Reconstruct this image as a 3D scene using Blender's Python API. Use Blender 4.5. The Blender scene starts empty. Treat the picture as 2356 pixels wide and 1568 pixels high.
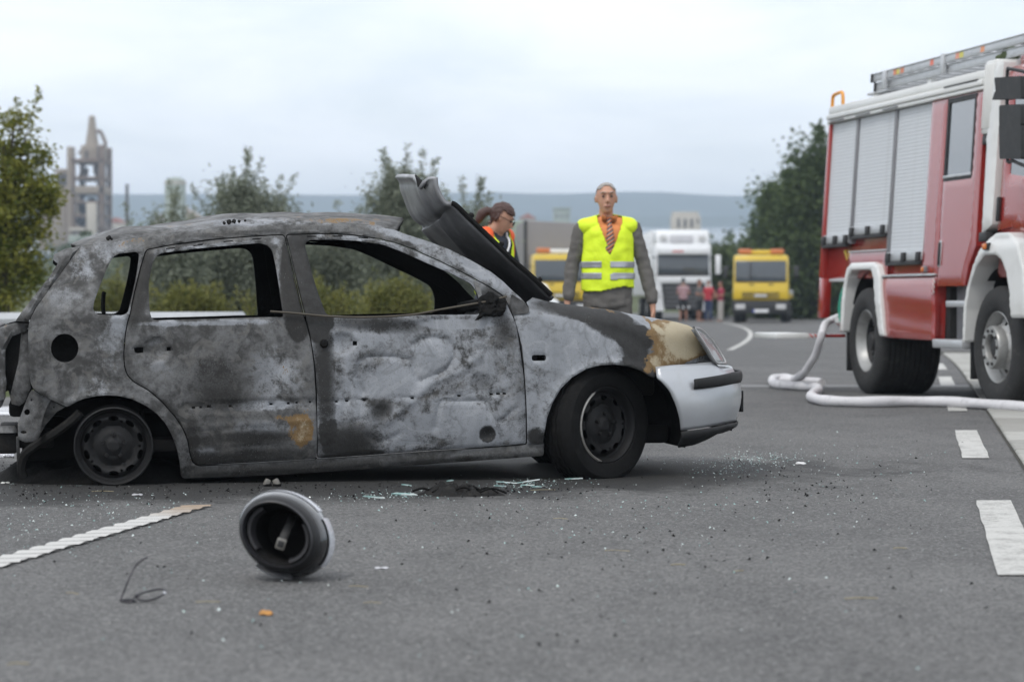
import bpy, bmesh, math, random
import numpy as np
from mathutils import Vector, Matrix, noise as mnoise
from mathutils.geometry import delaunay_2d_cdt
from mathutils.bvhtree import BVHTree
R = math.radians
scene = bpy.context.scene
COL = scene.collection

# ---------------------------------------------------------------- camera
FPX, CX, CY, EYE = 5900.0, 1178.0, 784.0, 0.88      # focal length and centre in traced pixels, eye height in metres
PITCH = math.atan(94 / FPX)
cam_d = bpy.data.cameras.new('camera'); cam = bpy.data.objects.new('camera', cam_d); COL.objects.link(cam)
cam.location = (0, 0, EYE); cam.rotation_euler = (math.pi / 2 - PITCH, 0, 0)
cam_d.sensor_width = 36; cam_d.lens = 36 * FPX / 2356; cam_d.clip_start = .1; cam_d.clip_end = 20000
cam_d.dof.use_dof = True; cam_d.dof.focus_distance = 12.2; cam_d.dof.aperture_fstop = 3.6; cam_d.dof.aperture_blades = 9
scene.camera = cam
# ---------------------------------------------------------------- world
SUN_EL, SUN_AZ = 55, 212          # azimuth clockwise from +Y, where the light comes from
w = bpy.data.worlds.new('World'); scene.world = w; w.use_nodes = True
nt = w.node_tree; nt.nodes.clear()
def wn(t, **k):
    n = nt.nodes.new(t)
    for a, b in k.items(): setattr(n, a, b)
    return n
out = wn('ShaderNodeOutputWorld'); bg = wn('ShaderNodeBackground'); bg.inputs[1].default_value = .1
sky = wn('ShaderNodeTexSky'); sky.sky_type = 'NISHITA'; sky.sun_disc = False
sky.sun_elevation = R(SUN_EL); sky.sun_rotation = R(SUN_AZ); sky.air_density = 1.0; sky.dust_density = 1.5
tc = wn('ShaderNodeTexCoord'); sep = wn('ShaderNodeSeparateXYZ'); nt.links.new(tc.outputs['Generated'], sep.inputs[0])
ad = wn('ShaderNodeMath', operation='ADD'); nt.links.new(sep.outputs[2], ad.inputs[0]); ad.inputs[1].default_value = .22
mxz = wn('ShaderNodeMath', operation='MAXIMUM'); nt.links.new(ad.outputs[0], mxz.inputs[0]); mxz.inputs[1].default_value = .1
dx = wn('ShaderNodeMath', operation='DIVIDE'); nt.links.new(sep.outputs[0], dx.inputs[0]); nt.links.new(mxz.outputs[0], dx.inputs[1])
dy = wn('ShaderNodeMath', operation='DIVIDE'); nt.links.new(sep.outputs[1], dy.inputs[0]); nt.links.new(mxz.outputs[0], dy.inputs[1])
cmb = wn('ShaderNodeCombineXYZ'); nt.links.new(dx.outputs[0], cmb.inputs[0]); nt.links.new(dy.outputs[0], cmb.inputs[1])
no = wn('ShaderNodeTexNoise'); no.inputs['Scale'].default_value = 2.6; no.inputs['Detail'].default_value = 9; no.inputs['Roughness'].default_value = .58; no.inputs['Distortion'].default_value = .35
nt.links.new(cmb.outputs[0], no.inputs['Vector'])
rp = wn('ShaderNodeValToRGB'); nt.links.new(no.outputs[0], rp.inputs[0])
rp.color_ramp.elements[0].position = .32; rp.color_ramp.elements[0].color = (.66, .66, .66, 1)
rp.color_ramp.elements[1].position = .62; rp.color_ramp.elements[1].color = (1, 1, 1, 1)
cl = wn('ShaderNodeMix', data_type='RGBA'); cl.inputs['B'].default_value = (11.0, 11.35, 11.9, 1)
nt.links.new(rp.outputs[0], cl.inputs['Factor']); 
skm = wn('ShaderNodeMix', data_type='RGBA', blend_type='MULTIPLY'); skm.inputs['Factor'].default_value = 1; skm.inputs['B'].default_value = (1.25, 1.25, 1.25, 1)
nt.links.new(sky.outputs[0], skm.inputs['A']); nt.links.new(skm.outputs['Result'], cl.inputs['A'])
nt.links.new(cl.outputs['Result'], bg.inputs[0]); nt.links.new(bg.outputs[0], out.inputs[0])
sd = bpy.data.lights.new('sun', 'SUN'); sd.energy = 1.1; sd.angle = R(14); sd.color = (1, .965, .91)
sun = bpy.data.objects.new('sun', sd); COL.objects.link(sun)
sun.rotation_euler = (R(90 - SUN_EL), 0, R(180 - SUN_AZ))
scene.view_settings.view_transform = 'Standard'; scene.view_settings.look = 'None'; scene.view_settings.exposure = .34; scene.view_settings.gamma = 1
scene.render.engine = 'CYCLES'
scene.cycles.max_bounces = 6; scene.cycles.volume_bounces = 0; scene.cycles.transparent_max_bounces = 12
random.seed(7); RNG = np.random.default_rng(7)

# ---------------------------------------------------------------- from a pixel of the photograph to a point on a real plane
SP, CP = math.sin(PITCH), math.cos(PITCH)
def ray(u, v):
    a, b = (u - CX) / FPX, (CY - v) / FPX
    return Vector((a, CP + b * SP, -SP + b * CP))
def gnd(u, v, z=0.0):
    d = ray(u, v); t = (z - EYE) / d.z
    return Vector((d.x * t, d.y * t, z))
def dep(u, v, y):
    d = ray(u, v); t = y / d.y
    return Vector((d.x * t, y, EYE + d.z * t))
def crop(ox, oy, s):
    return lambda pts: [((x / s + ox) / 1.73854, (y / s + oy) / 1.73854) for x, y in pts]
c1 = crop(0, 800, 1.3069); c2 = crop(1100, 650, 1.96); c3 = crop(1200, 1200, 1.96); c4 = crop(2000, 1100, 1.7419)
c5 = crop(3000, 100, .98); cz = crop(3200, 950, 2.4117); ck = crop(3200, 100, 2.6295); c7 = crop(3700, 900, 1.96); c5b = crop(3700, 200, 1.96)
c6 = crop(1800, 650, 2.412)

class Frame:                        # local frame of a vehicle: X forward, Y away from the camera's side, Z up
    def __init__(s, p0, p1):
        s.p0 = p0; f = (p1 - p0); s.len = f.length; s.f = f.normalized(); s.l = Vector((-s.f.y, s.f.x, 0)); s.rz = math.atan2(s.f.y, s.f.x)
    def to(s, p):
        d = p - s.p0; return Vector((d.dot(s.f), d.dot(s.l), d.z))
    def world(s, x, y, z): return s.p0 + s.f * x + s.l * y + Vector((0, 0, z))
    def hit(s, u, v, S):            # where the sight line meets the side surface y = S(x, z)
        o = s.to(Vector((0, 0, EYE))); r = ray(u, v); d = Vector((r.dot(s.f), r.dot(s.l), r.z)); y = 0.0
        for _ in range(7):
            t = (y - o.y) / d.y; x, z = o.x + d.x * t, o.z + d.z * t; y = S(x, z) if callable(S) else S
        t = (y - o.y) / d.y
        return (o.x + d.x * t, o.z + d.z * t)
    def hits(s, pts, S): return [s.hit(u, v, S) for u, v in pts]

# ---------------------------------------------------------------- scene helpers
def tag(o, label=None, cat=None, group=None, kind=None):
    if label: o['label'] = label
    if cat: o['category'] = cat
    if group: o['group'] = group
    if kind: o['kind'] = kind
    return o
def thing(name, label, cat, loc=(0, 0, 0), rz=0, group=None):
    o = bpy.data.objects.new(name, None); COL.objects.link(o); o.location = loc; o.rotation_euler = (0, 0, rz); o.empty_display_size = .2
    return tag(o, label, cat, group)
def obj(name, me, mat=None, parent=None, smooth=True):
    if isinstance(me, bmesh.types.BMesh):
        b = me; me = bpy.data.meshes.new(name); b.to_mesh(me); b.free()
    o = bpy.data.objects.new(name, me); COL.objects.link(o)
    if mat is not None:
        for m in (mat if isinstance(mat, (list, tuple)) else [mat]): me.materials.append(m)
    if parent: o.parent = parent
    if smooth and len(me.polygons):
        me.shade_smooth()
        try: me.set_sharp_from_angle(angle=R(38))
        except Exception: pass
    return o
def mesh(name, V, F):
    me = bpy.data.meshes.new(name); me.from_pydata([tuple(map(float, v)) for v in V], [], [tuple(map(int, f)) for f in F]); me.update(); return me
def quadmesh(name, V, nv=4):        # fast mesh of loose quads (or tris): V is (n*nv, 3)
    V = np.asarray(V, dtype=np.float32); n = len(V); k = n // nv
    me = bpy.data.meshes.new(name); me.vertices.add(n); me.vertices.foreach_set('co', V.ravel())
    me.loops.add(n); me.loops.foreach_set('vertex_index', np.arange(n, dtype=np.int32))
    me.polygons.add(k); me.polygons.foreach_set('loop_start', np.arange(0, n, nv, dtype=np.int32)); me.polygons.foreach_set('loop_total', np.full(k, nv, dtype=np.int32))
    me.update(); me.validate(); return me
def boxbm(bm, c, s, bevel=0.0, rot=None, seg=2):
    r = bmesh.ops.create_cube(bm, size=1.0); vs = r['verts']
    bmesh.ops.scale(bm, vec=s, verts=vs)
    if bevel > 0:
        es = list({e for v in vs for e in v.link_edges})
        rr = bmesh.ops.bevel(bm, geom=es, offset=bevel, segments=seg, profile=.5, affect='EDGES')
        vs = list({v for f in rr['faces'] for v in f.verts} | {v for v in vs if v.is_valid})
    if rot is not None: bmesh.ops.transform(bm, matrix=rot.to_4x4(), verts=vs)
    bmesh.ops.translate(bm, vec=c, verts=vs)
    return vs
def box(name, c, s, mat, parent=None, bevel=.01, rot=None):
    bm = bmesh.new(); boxbm(bm, c, s, min(bevel, min(s) * .45), rot); return obj(name, bm, mat, parent)
def lathe(prof, n=48, axis='Y'):    # profile of (radius, offset along axis)
    V, F = [], []
    m = len(prof)
    for i in range(n):
        a = 2 * math.pi * i / n; c, s = math.cos(a), math.sin(a)
        for r, h in prof:
            V.append((r * c, h, r * s) if axis == 'Y' else (r * c, r * s, h))
    for i in range(n):
        j = (i + 1) % n
        for k in range(m - 1): F.append((i * m + k, j * m + k, j * m + k + 1, i * m + k + 1))
    return V, F
def tube(pts, rad, n=8, cap=True):
    pts = [Vector(p) for p in pts]; V, F = [], []; m = len(pts)
    rr = rad if isinstance(rad, (list, tuple)) else [rad] * m
    up = Vector((0, 0, 1)); prev = None
    for i, p in enumerate(pts):
        t = (pts[min(i + 1, m - 1)] - pts[max(i - 1, 0)]).normalized()
        if prev is None:
            a = t.cross(up)
            if a.length < .05: a = t.cross(Vector((1, 0, 0)))
            a.normalize()
        else:
            a = prev - t * prev.dot(t); a.normalize()
        prev = a; b = t.cross(a)
        for k in range(n):
            th = 2 * math.pi * k / n; V.append(p + (a * math.cos(th) + b * math.sin(th)) * rr[i])
    for i in range(m - 1):
        for k in range(n):
            l = (k + 1) % n; F.append((i * n + k, i * n + l, (i + 1) * n + l, (i + 1) * n + k))
    if cap: F.append(tuple(range(n - 1, -1, -1))); F.append(tuple((m - 1) * n + k for k in range(n)))
    return V, F
def smooth_path(pts, per=8):
    P = [Vector(p) for p in pts]; outp = []
    for i in range(len(P) - 1):
        p0, p1, p2, p3 = P[max(i - 1, 0)], P[i], P[i + 1], P[min(i + 2, len(P) - 1)]
        for k in range(per):
            t = k / per
            outp.append(.5 * ((2 * p1) + (p2 - p0) * t + (2 * p0 - 5 * p1 + 4 * p2 - p3) * t * t + (3 * p1 - p0 - 3 * p2 + p3) * t ** 3))
    outp.append(P[-1]); return outp
class MB:
    def __init__(s): s.V = []; s.F = []
    def add(s, VF):
        k = len(s.V); s.V += [tuple(v) for v in VF[0]]; s.F += [tuple(i + k for i in f) for f in VF[1]]; return s
    def build(s, name, mat, parent=None, smooth=True): return obj(name, mesh(name, s.V, s.F), mat, parent, smooth)
def prism(poly, y0, y1):            # polygon of (x, z) extruded along y
    n = len(poly); V = [(x, y0, z) for x, z in poly] + [(x, y1, z) for x, z in poly]
    F = [tuple(range(n)), tuple(range(2 * n - 1, n - 1, -1))] + [(i, i + n, (i + 1) % n + n, (i + 1) % n) for i in range(n)]
    return V, F
def fixn(o):
    bm = bmesh.new(); bm.from_mesh(o.data); bmesh.ops.recalc_face_normals(bm, faces=bm.faces); bm.to_mesh(o.data); bm.free(); return o

# ---------------------------------------------------------------- plates cut from an outline with openings
def inside(P, poly):
    x, y = P[:, 0], P[:, 1]; r = np.zeros(len(P), bool); q = np.asarray(poly); n = len(q); j = n - 1
    for i in range(n):
        xi, yi = q[i]; xj, yj = q[j]
        if yi != yj:
            r ^= ((yi > y) != (yj > y)) & (x < (xj - xi) * (y - yi) / (yj - yi) + xi)
        j = i
    return r
def bdist(P, polys):
    d = np.full(len(P), 1e9)
    for q in polys:
        q = np.asarray(q); n = len(q)
        for i in range(n):
            a, b = q[i], q[(i + 1) % n]; e = b - a; L = e @ e
            if L < 1e-12: continue
            t = np.clip(((P - a) @ e) / L, 0, 1); dd = np.hypot(*(P - a - t[:, None] * e).T); d = np.minimum(d, dd)
    return d
def rounded(poly, r=.02, n=4):      # corner rounding
    out_ = []; P = [np.array(p, float) for p in poly]; m = len(P)
    for i in range(m):
        p, a, b = P[i], P[i - 1], P[(i + 1) % m]; la, lb = np.linalg.norm(a - p), np.linalg.norm(b - p)
        k = min(r, la * .4, lb * .4)
        if k < 1e-5: out_.append(tuple(p)); continue
        s, e = p + (a - p) / la * k, p + (b - p) / lb * k
        for j in range(n + 1):
            t = j / n; out_.append(tuple((1 - t) ** 2 * s + 2 * t * (1 - t) * p + t * t * e))
    return out_
def smoothpoly(poly, it=1):         # Chaikin
    for _ in range(it):
        q = []
        for i in range(len(poly)):
            a, b = poly[i], poly[(i + 1) % len(poly)]
            q += [(.75 * a[0] + .25 * b[0], .75 * a[1] + .25 * b[1]), (.25 * a[0] + .75 * b[0], .25 * a[1] + .75 * b[1])]
        poly = q
    return poly
def ell(cx, cz_, rx, rz_, n=20, sq=2.0):
    o = []
    for i in range(n):
        a = 2 * math.pi * i / n; c, s = math.cos(a), math.sin(a)
        o.append((cx + rx * math.copysign(abs(c) ** (2 / sq), c), cz_ + rz_ * math.copysign(abs(s) ** (2 / sq), s)))
    return o
def cdt(outer, holes, cell):
    V, E = [], []
    def addloop(q):
        k = len(V); pts = []
        for i in range(len(q)):
            a, b = q[i], q[(i + 1) % len(q)]; L = math.hypot(b[0] - a[0], b[1] - a[1]); m = max(1, int(L / cell))
            for j in range(m): pts.append((a[0] + (b[0] - a[0]) * j / m, a[1] + (b[1] - a[1]) * j / m))
        V.extend(pts); n = len(pts); E.extend((k + i, k + (i + 1) % n) for i in range(n))
    for q in [outer] + holes: addloop(q)
    A = np.asarray(outer); x0, z0 = A.min(0); x1, z1 = A.max(0)
    gx, gz = np.meshgrid(np.arange(x0, x1, cell), np.arange(z0, z1, cell * .87)); gx = gx + (np.arange(gx.shape[0]) % 2)[:, None] * cell * .5
    G = np.c_[gx.ravel(), gz.ravel()]; k = inside(G, outer)
    for h in holes: k &= ~inside(G, h)
    G = G[k]
    if len(G): G = G[bdist(G, [outer] + holes) > cell * .45]
    V += [tuple(g) for g in G]
    v, e, f, *_ = delaunay_2d_cdt([Vector(p) for p in V], E, [], 0, 1e-6)
    P = np.array([tuple(p) for p in v]); T = np.array([t for t in f if len(t) == 3])
    C = P[T].mean(1); k = inside(C, outer)
    for h in holes: k &= ~inside(C, h)
    return P, T[k]
def plate(name, outer, holes, S, mat, parent, cell=.02, thick=.03, roll=.006, detail=None, far=None, attr=None, back=None, lip=0):
    """S(x,z) vectorised -> y; plate with rounded edges, a thickness and side walls. far=W mirrors it to the other side of the vehicle."""
    P, T = cdt(outer, holes, cell)
    e = bdist(P, [outer] + holes)
    y = S(P[:, 0], P[:, 1])
    if roll: y = y + roll * np.clip(1 - e / roll, 0, 1) ** 2
    if lip: y = y - lip * np.exp(-(e / .02) ** 2)
    if detail is not None: y = y + detail(P[:, 0], P[:, 1])
    n = len(P)
    yb = np.maximum(S(P[:, 0], P[:, 1]) + thick, y + thick * .6)
    V = np.r_[np.c_[P[:, 0], y, P[:, 1]], np.c_[P[:, 0], yb, P[:, 1]]]
    a, b, c = P[T[:, 0]], P[T[:, 1]], P[T[:, 2]]
    ccw = ((b - a)[:, 0] * (c - a)[:, 1] - (b - a)[:, 1] * (c - a)[:, 0]) > 0
    T = np.where(ccw[:, None], T, T[:, ::-1])
    ed = {}
    for t in T:
        for i in range(3):
            k = (int(t[i]), int(t[(i + 1) % 3])); ed[k] = ed.get(k, 0) + 1
    F = [tuple(t) for t in T] + [tuple(t[::-1] + n) for t in T]
    for (i, j) in ed:
        if (j, i) not in ed: F.append((j, i, i + n, j + n))
    if far is not None: V[:, 1] = far - V[:, 1]; F = [f[::-1] for f in F]
    me = mesh(name, V, F)
    if attr is not None and far is None: burn_attr(me, V, attr)
    o = obj(name, me, mat, parent)
    if back is not None:
        me.materials.append(back); k = np.zeros(len(F), np.int32); k[len(T):] = 1; me.polygons.foreach_set('material_index', k)
    return o

# ---------------------------------------------------------------- materials
def lin(c): return tuple((x / 255 / 12.92 if x / 255 <= .04045 else ((x / 255 + .055) / 1.055) ** 2.4) for x in c)
class NT:
    def __init__(s, name):
        s.m = bpy.data.materials.new(name); s.m.use_nodes = True; s.t = s.m.node_tree; s.b = s.t.nodes['Principled BSDF']; s.o = s.t.nodes['Material Output']
        s.tc = s.t.nodes.new('ShaderNodeTexCoord').outputs['Object']
    def new(s, t, **k):
        n = s.t.nodes.new(t)
        for a, b in k.items(): setattr(n, a, b)
        return n
    def put(s, sock, v):
        if isinstance(v, bpy.types.NodeSocket): s.t.links.new(v, sock)
        elif isinstance(v, (int, float)) and sock.type == 'RGBA': sock.default_value = (v, v, v, 1)
        elif isinstance(v, tuple) and sock.type == 'RGBA': sock.default_value = (*v[:3], 1)
        else: sock.default_value = v
    def m2(s, op, a, b=0.0, c=0.0, clamp=False):
        n = s.new('ShaderNodeMath', operation=op); n.use_clamp = clamp
        for i, v in enumerate((a, b, c)): s.put(n.inputs[i], v)
        return n.outputs[0]
    def noise(s, sc, det=5, rough=.55, dist=0.0, vec=None):
        n = s.new('ShaderNodeTexNoise'); n.inputs['Scale'].default_value = sc; n.inputs['Detail'].default_value = det; n.inputs['Roughness'].default_value = rough; n.inputs['Distortion'].default_value = dist
        s.t.links.new(vec or s.tc, n.inputs['Vector']); return n.outputs[0]
    def voro(s, sc, feat='F1', out='Distance', vec=None, rnd=1.0):
        n = s.new('ShaderNodeTexVoronoi', feature=feat); n.inputs['Scale'].default_value = sc; n.inputs['Randomness'].default_value = rnd
        s.t.links.new(vec or s.tc, n.inputs['Vector']); return n.outputs[out]
    def step(s, v, a, b):
        n = s.new('ShaderNodeMapRange', interpolation_type='SMOOTHSTEP'); s.put(n.inputs[0], v); n.inputs[1].default_value = a; n.inputs[2].default_value = b; return n.outputs[0]
    def mix(s, f, a, b, mode='MIX'):
        n = s.new('ShaderNodeMix', data_type='RGBA', blend_type=mode); s.put(n.inputs['Factor'], f); s.put(n.inputs['A'], a); s.put(n.inputs['B'], b); return n.outputs['Result']
    def scale(s, v):
        n = s.new('ShaderNodeMapping'); n.inputs['Scale'].default_value = v; s.t.links.new(s.tc, n.inputs[0]); return n.outputs[0]
    def bump(s, h, dist, strength=1.0):
        n = s.new('ShaderNodeBump'); n.inputs['Distance'].default_value = dist; n.inputs['Strength'].default_value = strength; s.put(n.inputs['Height'], h); s.t.links.new(n.outputs[0], s.b.inputs['Normal'])
    def attr(s, name, out='Vector'):
        n = s.new('ShaderNodeAttribute'); n.attribute_name = name; return n.outputs[out]
    def fin(s, col, rough=.5, metal=0.0, spec=.5, **k):
        s.put(s.b.inputs['Base Color'], col); s.put(s.b.inputs['Roughness'], rough); s.put(s.b.inputs['Metallic'], metal); s.put(s.b.inputs['Specular IOR Level'], spec)
        for a, b in k.items(): s.put(s.b.inputs[a], b)
        return s.m
def M(name, col, rough=.5, metal=0.0, var=.18, sc=4.0, bump=0.0, bsc=60.0, spec=.5, dirt=None, **k):
    """plain surface with procedural unevenness: colour variation, optional dirt colour, roughness variation and fine relief"""
    n = NT(name); a = n.noise(sc, 7, .6)
    c = n.mix(a, tuple(x * (1 - var) for x in col), tuple(min(1, x * (1 + var)) for x in col))
    if dirt is not None:
        d = n.step(n.noise(sc * 1.7, 8, .65, .4), .5, .78); c = n.mix(n.m2('MULTIPLY', d, dirt[3] if len(dirt) > 3 else .6), c, dirt[:3])
    rr = n.m2('ADD', rough - .06, n.m2('MULTIPLY', n.noise(sc * 3, 4), .14))
    if bump: n.bump(n.noise(bsc, 4), bump, 1.0)
    return n.fin(c, rr, metal, spec, **k)
# ================================================================ ground, road, markings, far landscape
def asphalt():
    n = NT('asphalt'); v1 = n.voro(115, out='Color'); sp_ = n.new('ShaderNodeSeparateColor'); n.t.links.new(v1, sp_.inputs[0]); r1 = sp_.outputs[0]
    big = n.noise(.35, 6, .6, .3); mid = n.noise(2.2, 7, .6, .5, n.scale((1, .45, 1))); fine = n.noise(70, 4, .6)
    g = n.m2('ADD', n.m2('MULTIPLY', big, .5), n.m2('MULTIPLY', mid, .5))
    c = n.mix(n.step(g, .36, .64), (.078, .077, .076), (.125, .123, .120))
    c = n.mix(n.m2('MULTIPLY', n.step(r1, .60, .95), .65), c, (.22, .218, .21)); c = n.mix(n.m2('MULTIPLY', n.step(r1, .38, .05), .75), c, (.035, .034, .034))
    c = n.mix(n.m2('MULTIPLY', n.step(n.voro(42, out='Distance'), .10, .05), .55), c, (.30, .30, .29))
    # soot and wet staining round the burnt car, widened to paint in shade beneath
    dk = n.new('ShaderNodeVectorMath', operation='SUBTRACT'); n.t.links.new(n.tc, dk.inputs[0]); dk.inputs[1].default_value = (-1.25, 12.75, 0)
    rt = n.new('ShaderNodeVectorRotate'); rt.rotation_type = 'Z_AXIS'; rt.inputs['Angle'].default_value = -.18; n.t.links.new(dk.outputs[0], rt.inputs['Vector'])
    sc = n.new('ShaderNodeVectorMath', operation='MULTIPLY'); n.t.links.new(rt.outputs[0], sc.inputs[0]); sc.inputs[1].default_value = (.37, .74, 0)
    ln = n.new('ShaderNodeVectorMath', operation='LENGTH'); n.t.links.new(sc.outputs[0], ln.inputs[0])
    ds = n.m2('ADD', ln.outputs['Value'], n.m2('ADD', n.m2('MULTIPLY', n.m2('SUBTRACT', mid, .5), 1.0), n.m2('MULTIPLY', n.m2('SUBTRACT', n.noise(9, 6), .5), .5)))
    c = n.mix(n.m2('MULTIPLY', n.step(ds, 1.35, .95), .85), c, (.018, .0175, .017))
    n.bump(n.m2('ADD', n.m2('MULTIPLY', r1, .6), n.m2('MULTIPLY', fine, .6)), .007, 1.0)
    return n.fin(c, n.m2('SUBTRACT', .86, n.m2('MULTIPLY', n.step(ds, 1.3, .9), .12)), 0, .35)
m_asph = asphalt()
def xl(y):                                     # left lane line, x along the road
    t = y - 30; return 1.675 + .157 * t - (.0009 * t * t if t > 0 else 0)
def xr(y): return xl(y) + 3.36
ROADL, ROADR = -5.2, 6.2                        # edges relative to the left line
ys = [-30, -10, 0, 5] + list(np.arange(8, 40, 2.0)) + list(np.arange(40, 200, 6.0))
def strip(name, f0, f1, z, ylist, mat, parent=None, kind=None):
    V = []; F = []
    for y in ylist: V += [(f0(y), y, z), (f1(y), y, z)]
    for i in range(len(ylist) - 1): F.append((2 * i, 2 * i + 1, 2 * i + 3, 2 * i + 2))
    o = obj(name, mesh(name, V, F), mat, parent)
    if kind: o['kind'] = kind
    return o
# terrain: one sheet out to the hills; flat beside the road, climbing and falling gently further out
def terr(x, y):
    r = math.hypot(x, y); z = -.06
    if y > 40: z -= .9 * min(1, (y - 40) / 60) * min(1, max(0, abs(x - xl(min(y, 150)) - 1) - 9) / 10)
    if y > 160: t = y - 160; z += t * .0195 * min(1, t / 150) + .0 * x
    return z + .05 * mnoise.noise(Vector((x * .07, y * .07, 0))) * (1 if abs(x - xl(min(max(y, -20), 150)) - 1) > 9 else 0)
gx = np.concatenate([-np.geomspace(9, 3600, 26)[::-1], np.linspace(-8, 16, 13), np.geomspace(18, 3600, 26)]); gy = np.concatenate([np.linspace(-60, 160, 34), np.geomspace(175, 3700, 34)])
V = [(x, y, terr(x, y)) for y in gy for x in gx]; nx = len(gx); F = [(j * nx + i, j * nx + i + 1, (j + 1) * nx + i + 1, (j + 1) * nx + i) for j in range(len(gy) - 1) for i in range(nx - 1)]
n = NT('dry_grass_ground'); a = n.noise(.5, 7); b = n.noise(9, 6); far_ = n.noise(.004, 6)
c = n.mix(n.step(a, .35, .65), (.055, .07, .022), (.13, .12, .045)); c = n.mix(n.m2('MULTIPLY', b, .5), c, (.045, .06, .02)); c = n.mix(n.m2('MULTIPLY', n.step(far_, .45, .6), .5), c, (.05, .08, .035)); n.bump(b, .03)
m_gr = n.fin(c, .95, 0, .2)
tag(obj('terrain', mesh('terrain', V, F), m_gr), kind='structure')
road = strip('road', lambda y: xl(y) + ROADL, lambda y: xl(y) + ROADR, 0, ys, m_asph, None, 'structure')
# painted lines: sheets over the asphalt; the near line is profiled thermoplastic with cross ribs
mp = NT('road_paint'); a = mp.noise(7, 8, .7); b = mp.noise(60, 6, .7)
m_paint = mp.fin(mp.mix(mp.m2('MULTIPLY', mp.step(mp.m2('ADD', mp.m2('MULTIPLY', a, .5), mp.m2('MULTIPLY', b, .5)), .46, .60), .6), (.46, .455, .43), (.15, .145, .135)), .7, 0, .3)
ds_ = .157 / math.hypot(1, .157)
def dash(name, f, y0, y1, w0, w1, z, mat, rib=None, parent=None):
    V, F = [], []
    if rib:
        k = 0; y = y0
        while y < y1:
            e = min(y + rib * .86, y1); m = 5
            for q in range(m + 1):
                yy = y + (e - y) * q / m; h = z + .006 * math.sin(math.pi * (q + .3) / (m + .6)); j0, j1 = random.uniform(-.006, .006), random.uniform(-.006, .006)
                V += [(f(yy) + w0 + j0, yy - .02, h), (f(yy) + w1 + j1, yy + .02, h)]
            F += [(k + 2 * q, k + 2 * q + 1, k + 2 * q + 3, k + 2 * q + 2) for q in range(m)]; k = len(V); y += rib
    else:
        yl = np.linspace(y0, y1, max(2, int((y1 - y0) / .25) + 1))
        for yy in yl: V += [(f(yy) + w0 + random.uniform(-.004, .004), yy, z), (f(yy) + w1 + random.uniform(-.004, .004), yy, z)]
        F = [(2 * i, 2 * i + 1, 2 * i + 3, 2 * i + 2) for i in range(len(yl) - 1)]
    return obj(name, mesh(name, V, F), mat, parent)
mpe = NT('heated_road_paint'); a = mpe.noise(5, 8, .7); gy_ = mpe.new('ShaderNodeSeparateXYZ'); mpe.t.links.new(mpe.tc, gy_.inputs[0])
hm_ = mpe.step(mpe.m2('ADD', gy_.outputs[1], mpe.m2('MULTIPLY', a, .8)), 10.6, 11.3)
m_paint2 = mpe.fin(mpe.mix(hm_, mpe.mix(a, (.56, .55, .53), (.40, .395, .375)), mpe.mix(a, (.42, .30, .20), (.20, .17, .14))), .65, 0, .35)
for y0, y1, rb in ((4.2, 10.9, .155), (23, 36, None), (45, 106, None)):
    o = dash('lane_line', xl, y0, y1, -.075, .045, .005, m_paint2 if rb else m_paint, rb, road)
for k in range(-2, 10):
    y0 = 8.17 + 6.05 * k; dash('edge_dash', xr, y0, y0 + 3.05, -.055, .095, .005, m_paint, None, road)
dash('faint_line', lambda y: xl(y) + 1.2, 25.8, 26.6, 0, 4.5, .004, M('worn_white_streak', (.16, .16, .16), .8), None, road)
# concrete slabs along the right side of the road: each slab a piece of its own
pave = strip('pavement', lambda y: xr(y) + .24, lambda y: xr(y) + 3.2, .004, [6, 10, 14, 18, 22, 26, 30, 34, 38, 44], M('sandy_joint', (.035, .032, .024), .95, bump=.006, bsc=80), None, 'structure')
ms = NT('concrete_slab'); oi = ms.new('ShaderNodeObjectInfo').outputs['Random']; a = ms.noise(3, 7, .6); b = ms.noise(40, 5)
ms.bump(b, .002); m_slab = ms.fin(ms.mix(ms.m2('MULTIPLY', ms.step(a, .48, .7), .5), ms.mix(oi, (.24, .235, .215), (.36, .355, .33)), (.15, .145, .125)), .85, 0, .3)
bm = bmesh.new(); boxbm(bm, (0, 0, 0), (.478, .968, .05), .008, None, 1); slab_me = bpy.data.meshes.new('slab'); bm.to_mesh(slab_me); bm.free(); slab_me.materials.append(m_slab)
for r in range(5):
    for k in range(34):
        y = 8.3 + k * 1.0 + (.5 if r % 2 else 0); o = bpy.data.objects.new('slab', slab_me); COL.objects.link(o); o.parent = pave
        o.location = (xr(y) + .24 + .26 + r * .505, y, -.007 + random.uniform(-.003, .003)); o.rotation_euler = (random.uniform(-.004, .004), random.uniform(-.004, .004), -math.atan(.157))
mw = M('joint_weed', (.05, .06, .02), .9)
V = []
for _ in range(500):
    r = random.choice((1, 1, 2, 2, 3)); y = random.uniform(10, 26); x = xr(y) + .24 + .008 + r * .505 + random.gauss(0, .008); h = random.uniform(.004, .02); a = random.uniform(0, 6.28); dx_, dy_ = .008 * math.cos(a), .008 * math.sin(a)
    V += [(x - dx_, y - dy_, .012), (x + dx_, y + dy_, .012), (x + dx_ * .6, y + dy_ * .6, .016 + h), (x - dx_ * .4, y - dy_ * .4, .016 + h)]
tag(obj('joint_weeds', quadmesh('joint_weeds', V), mw, pave), kind='stuff')
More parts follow.
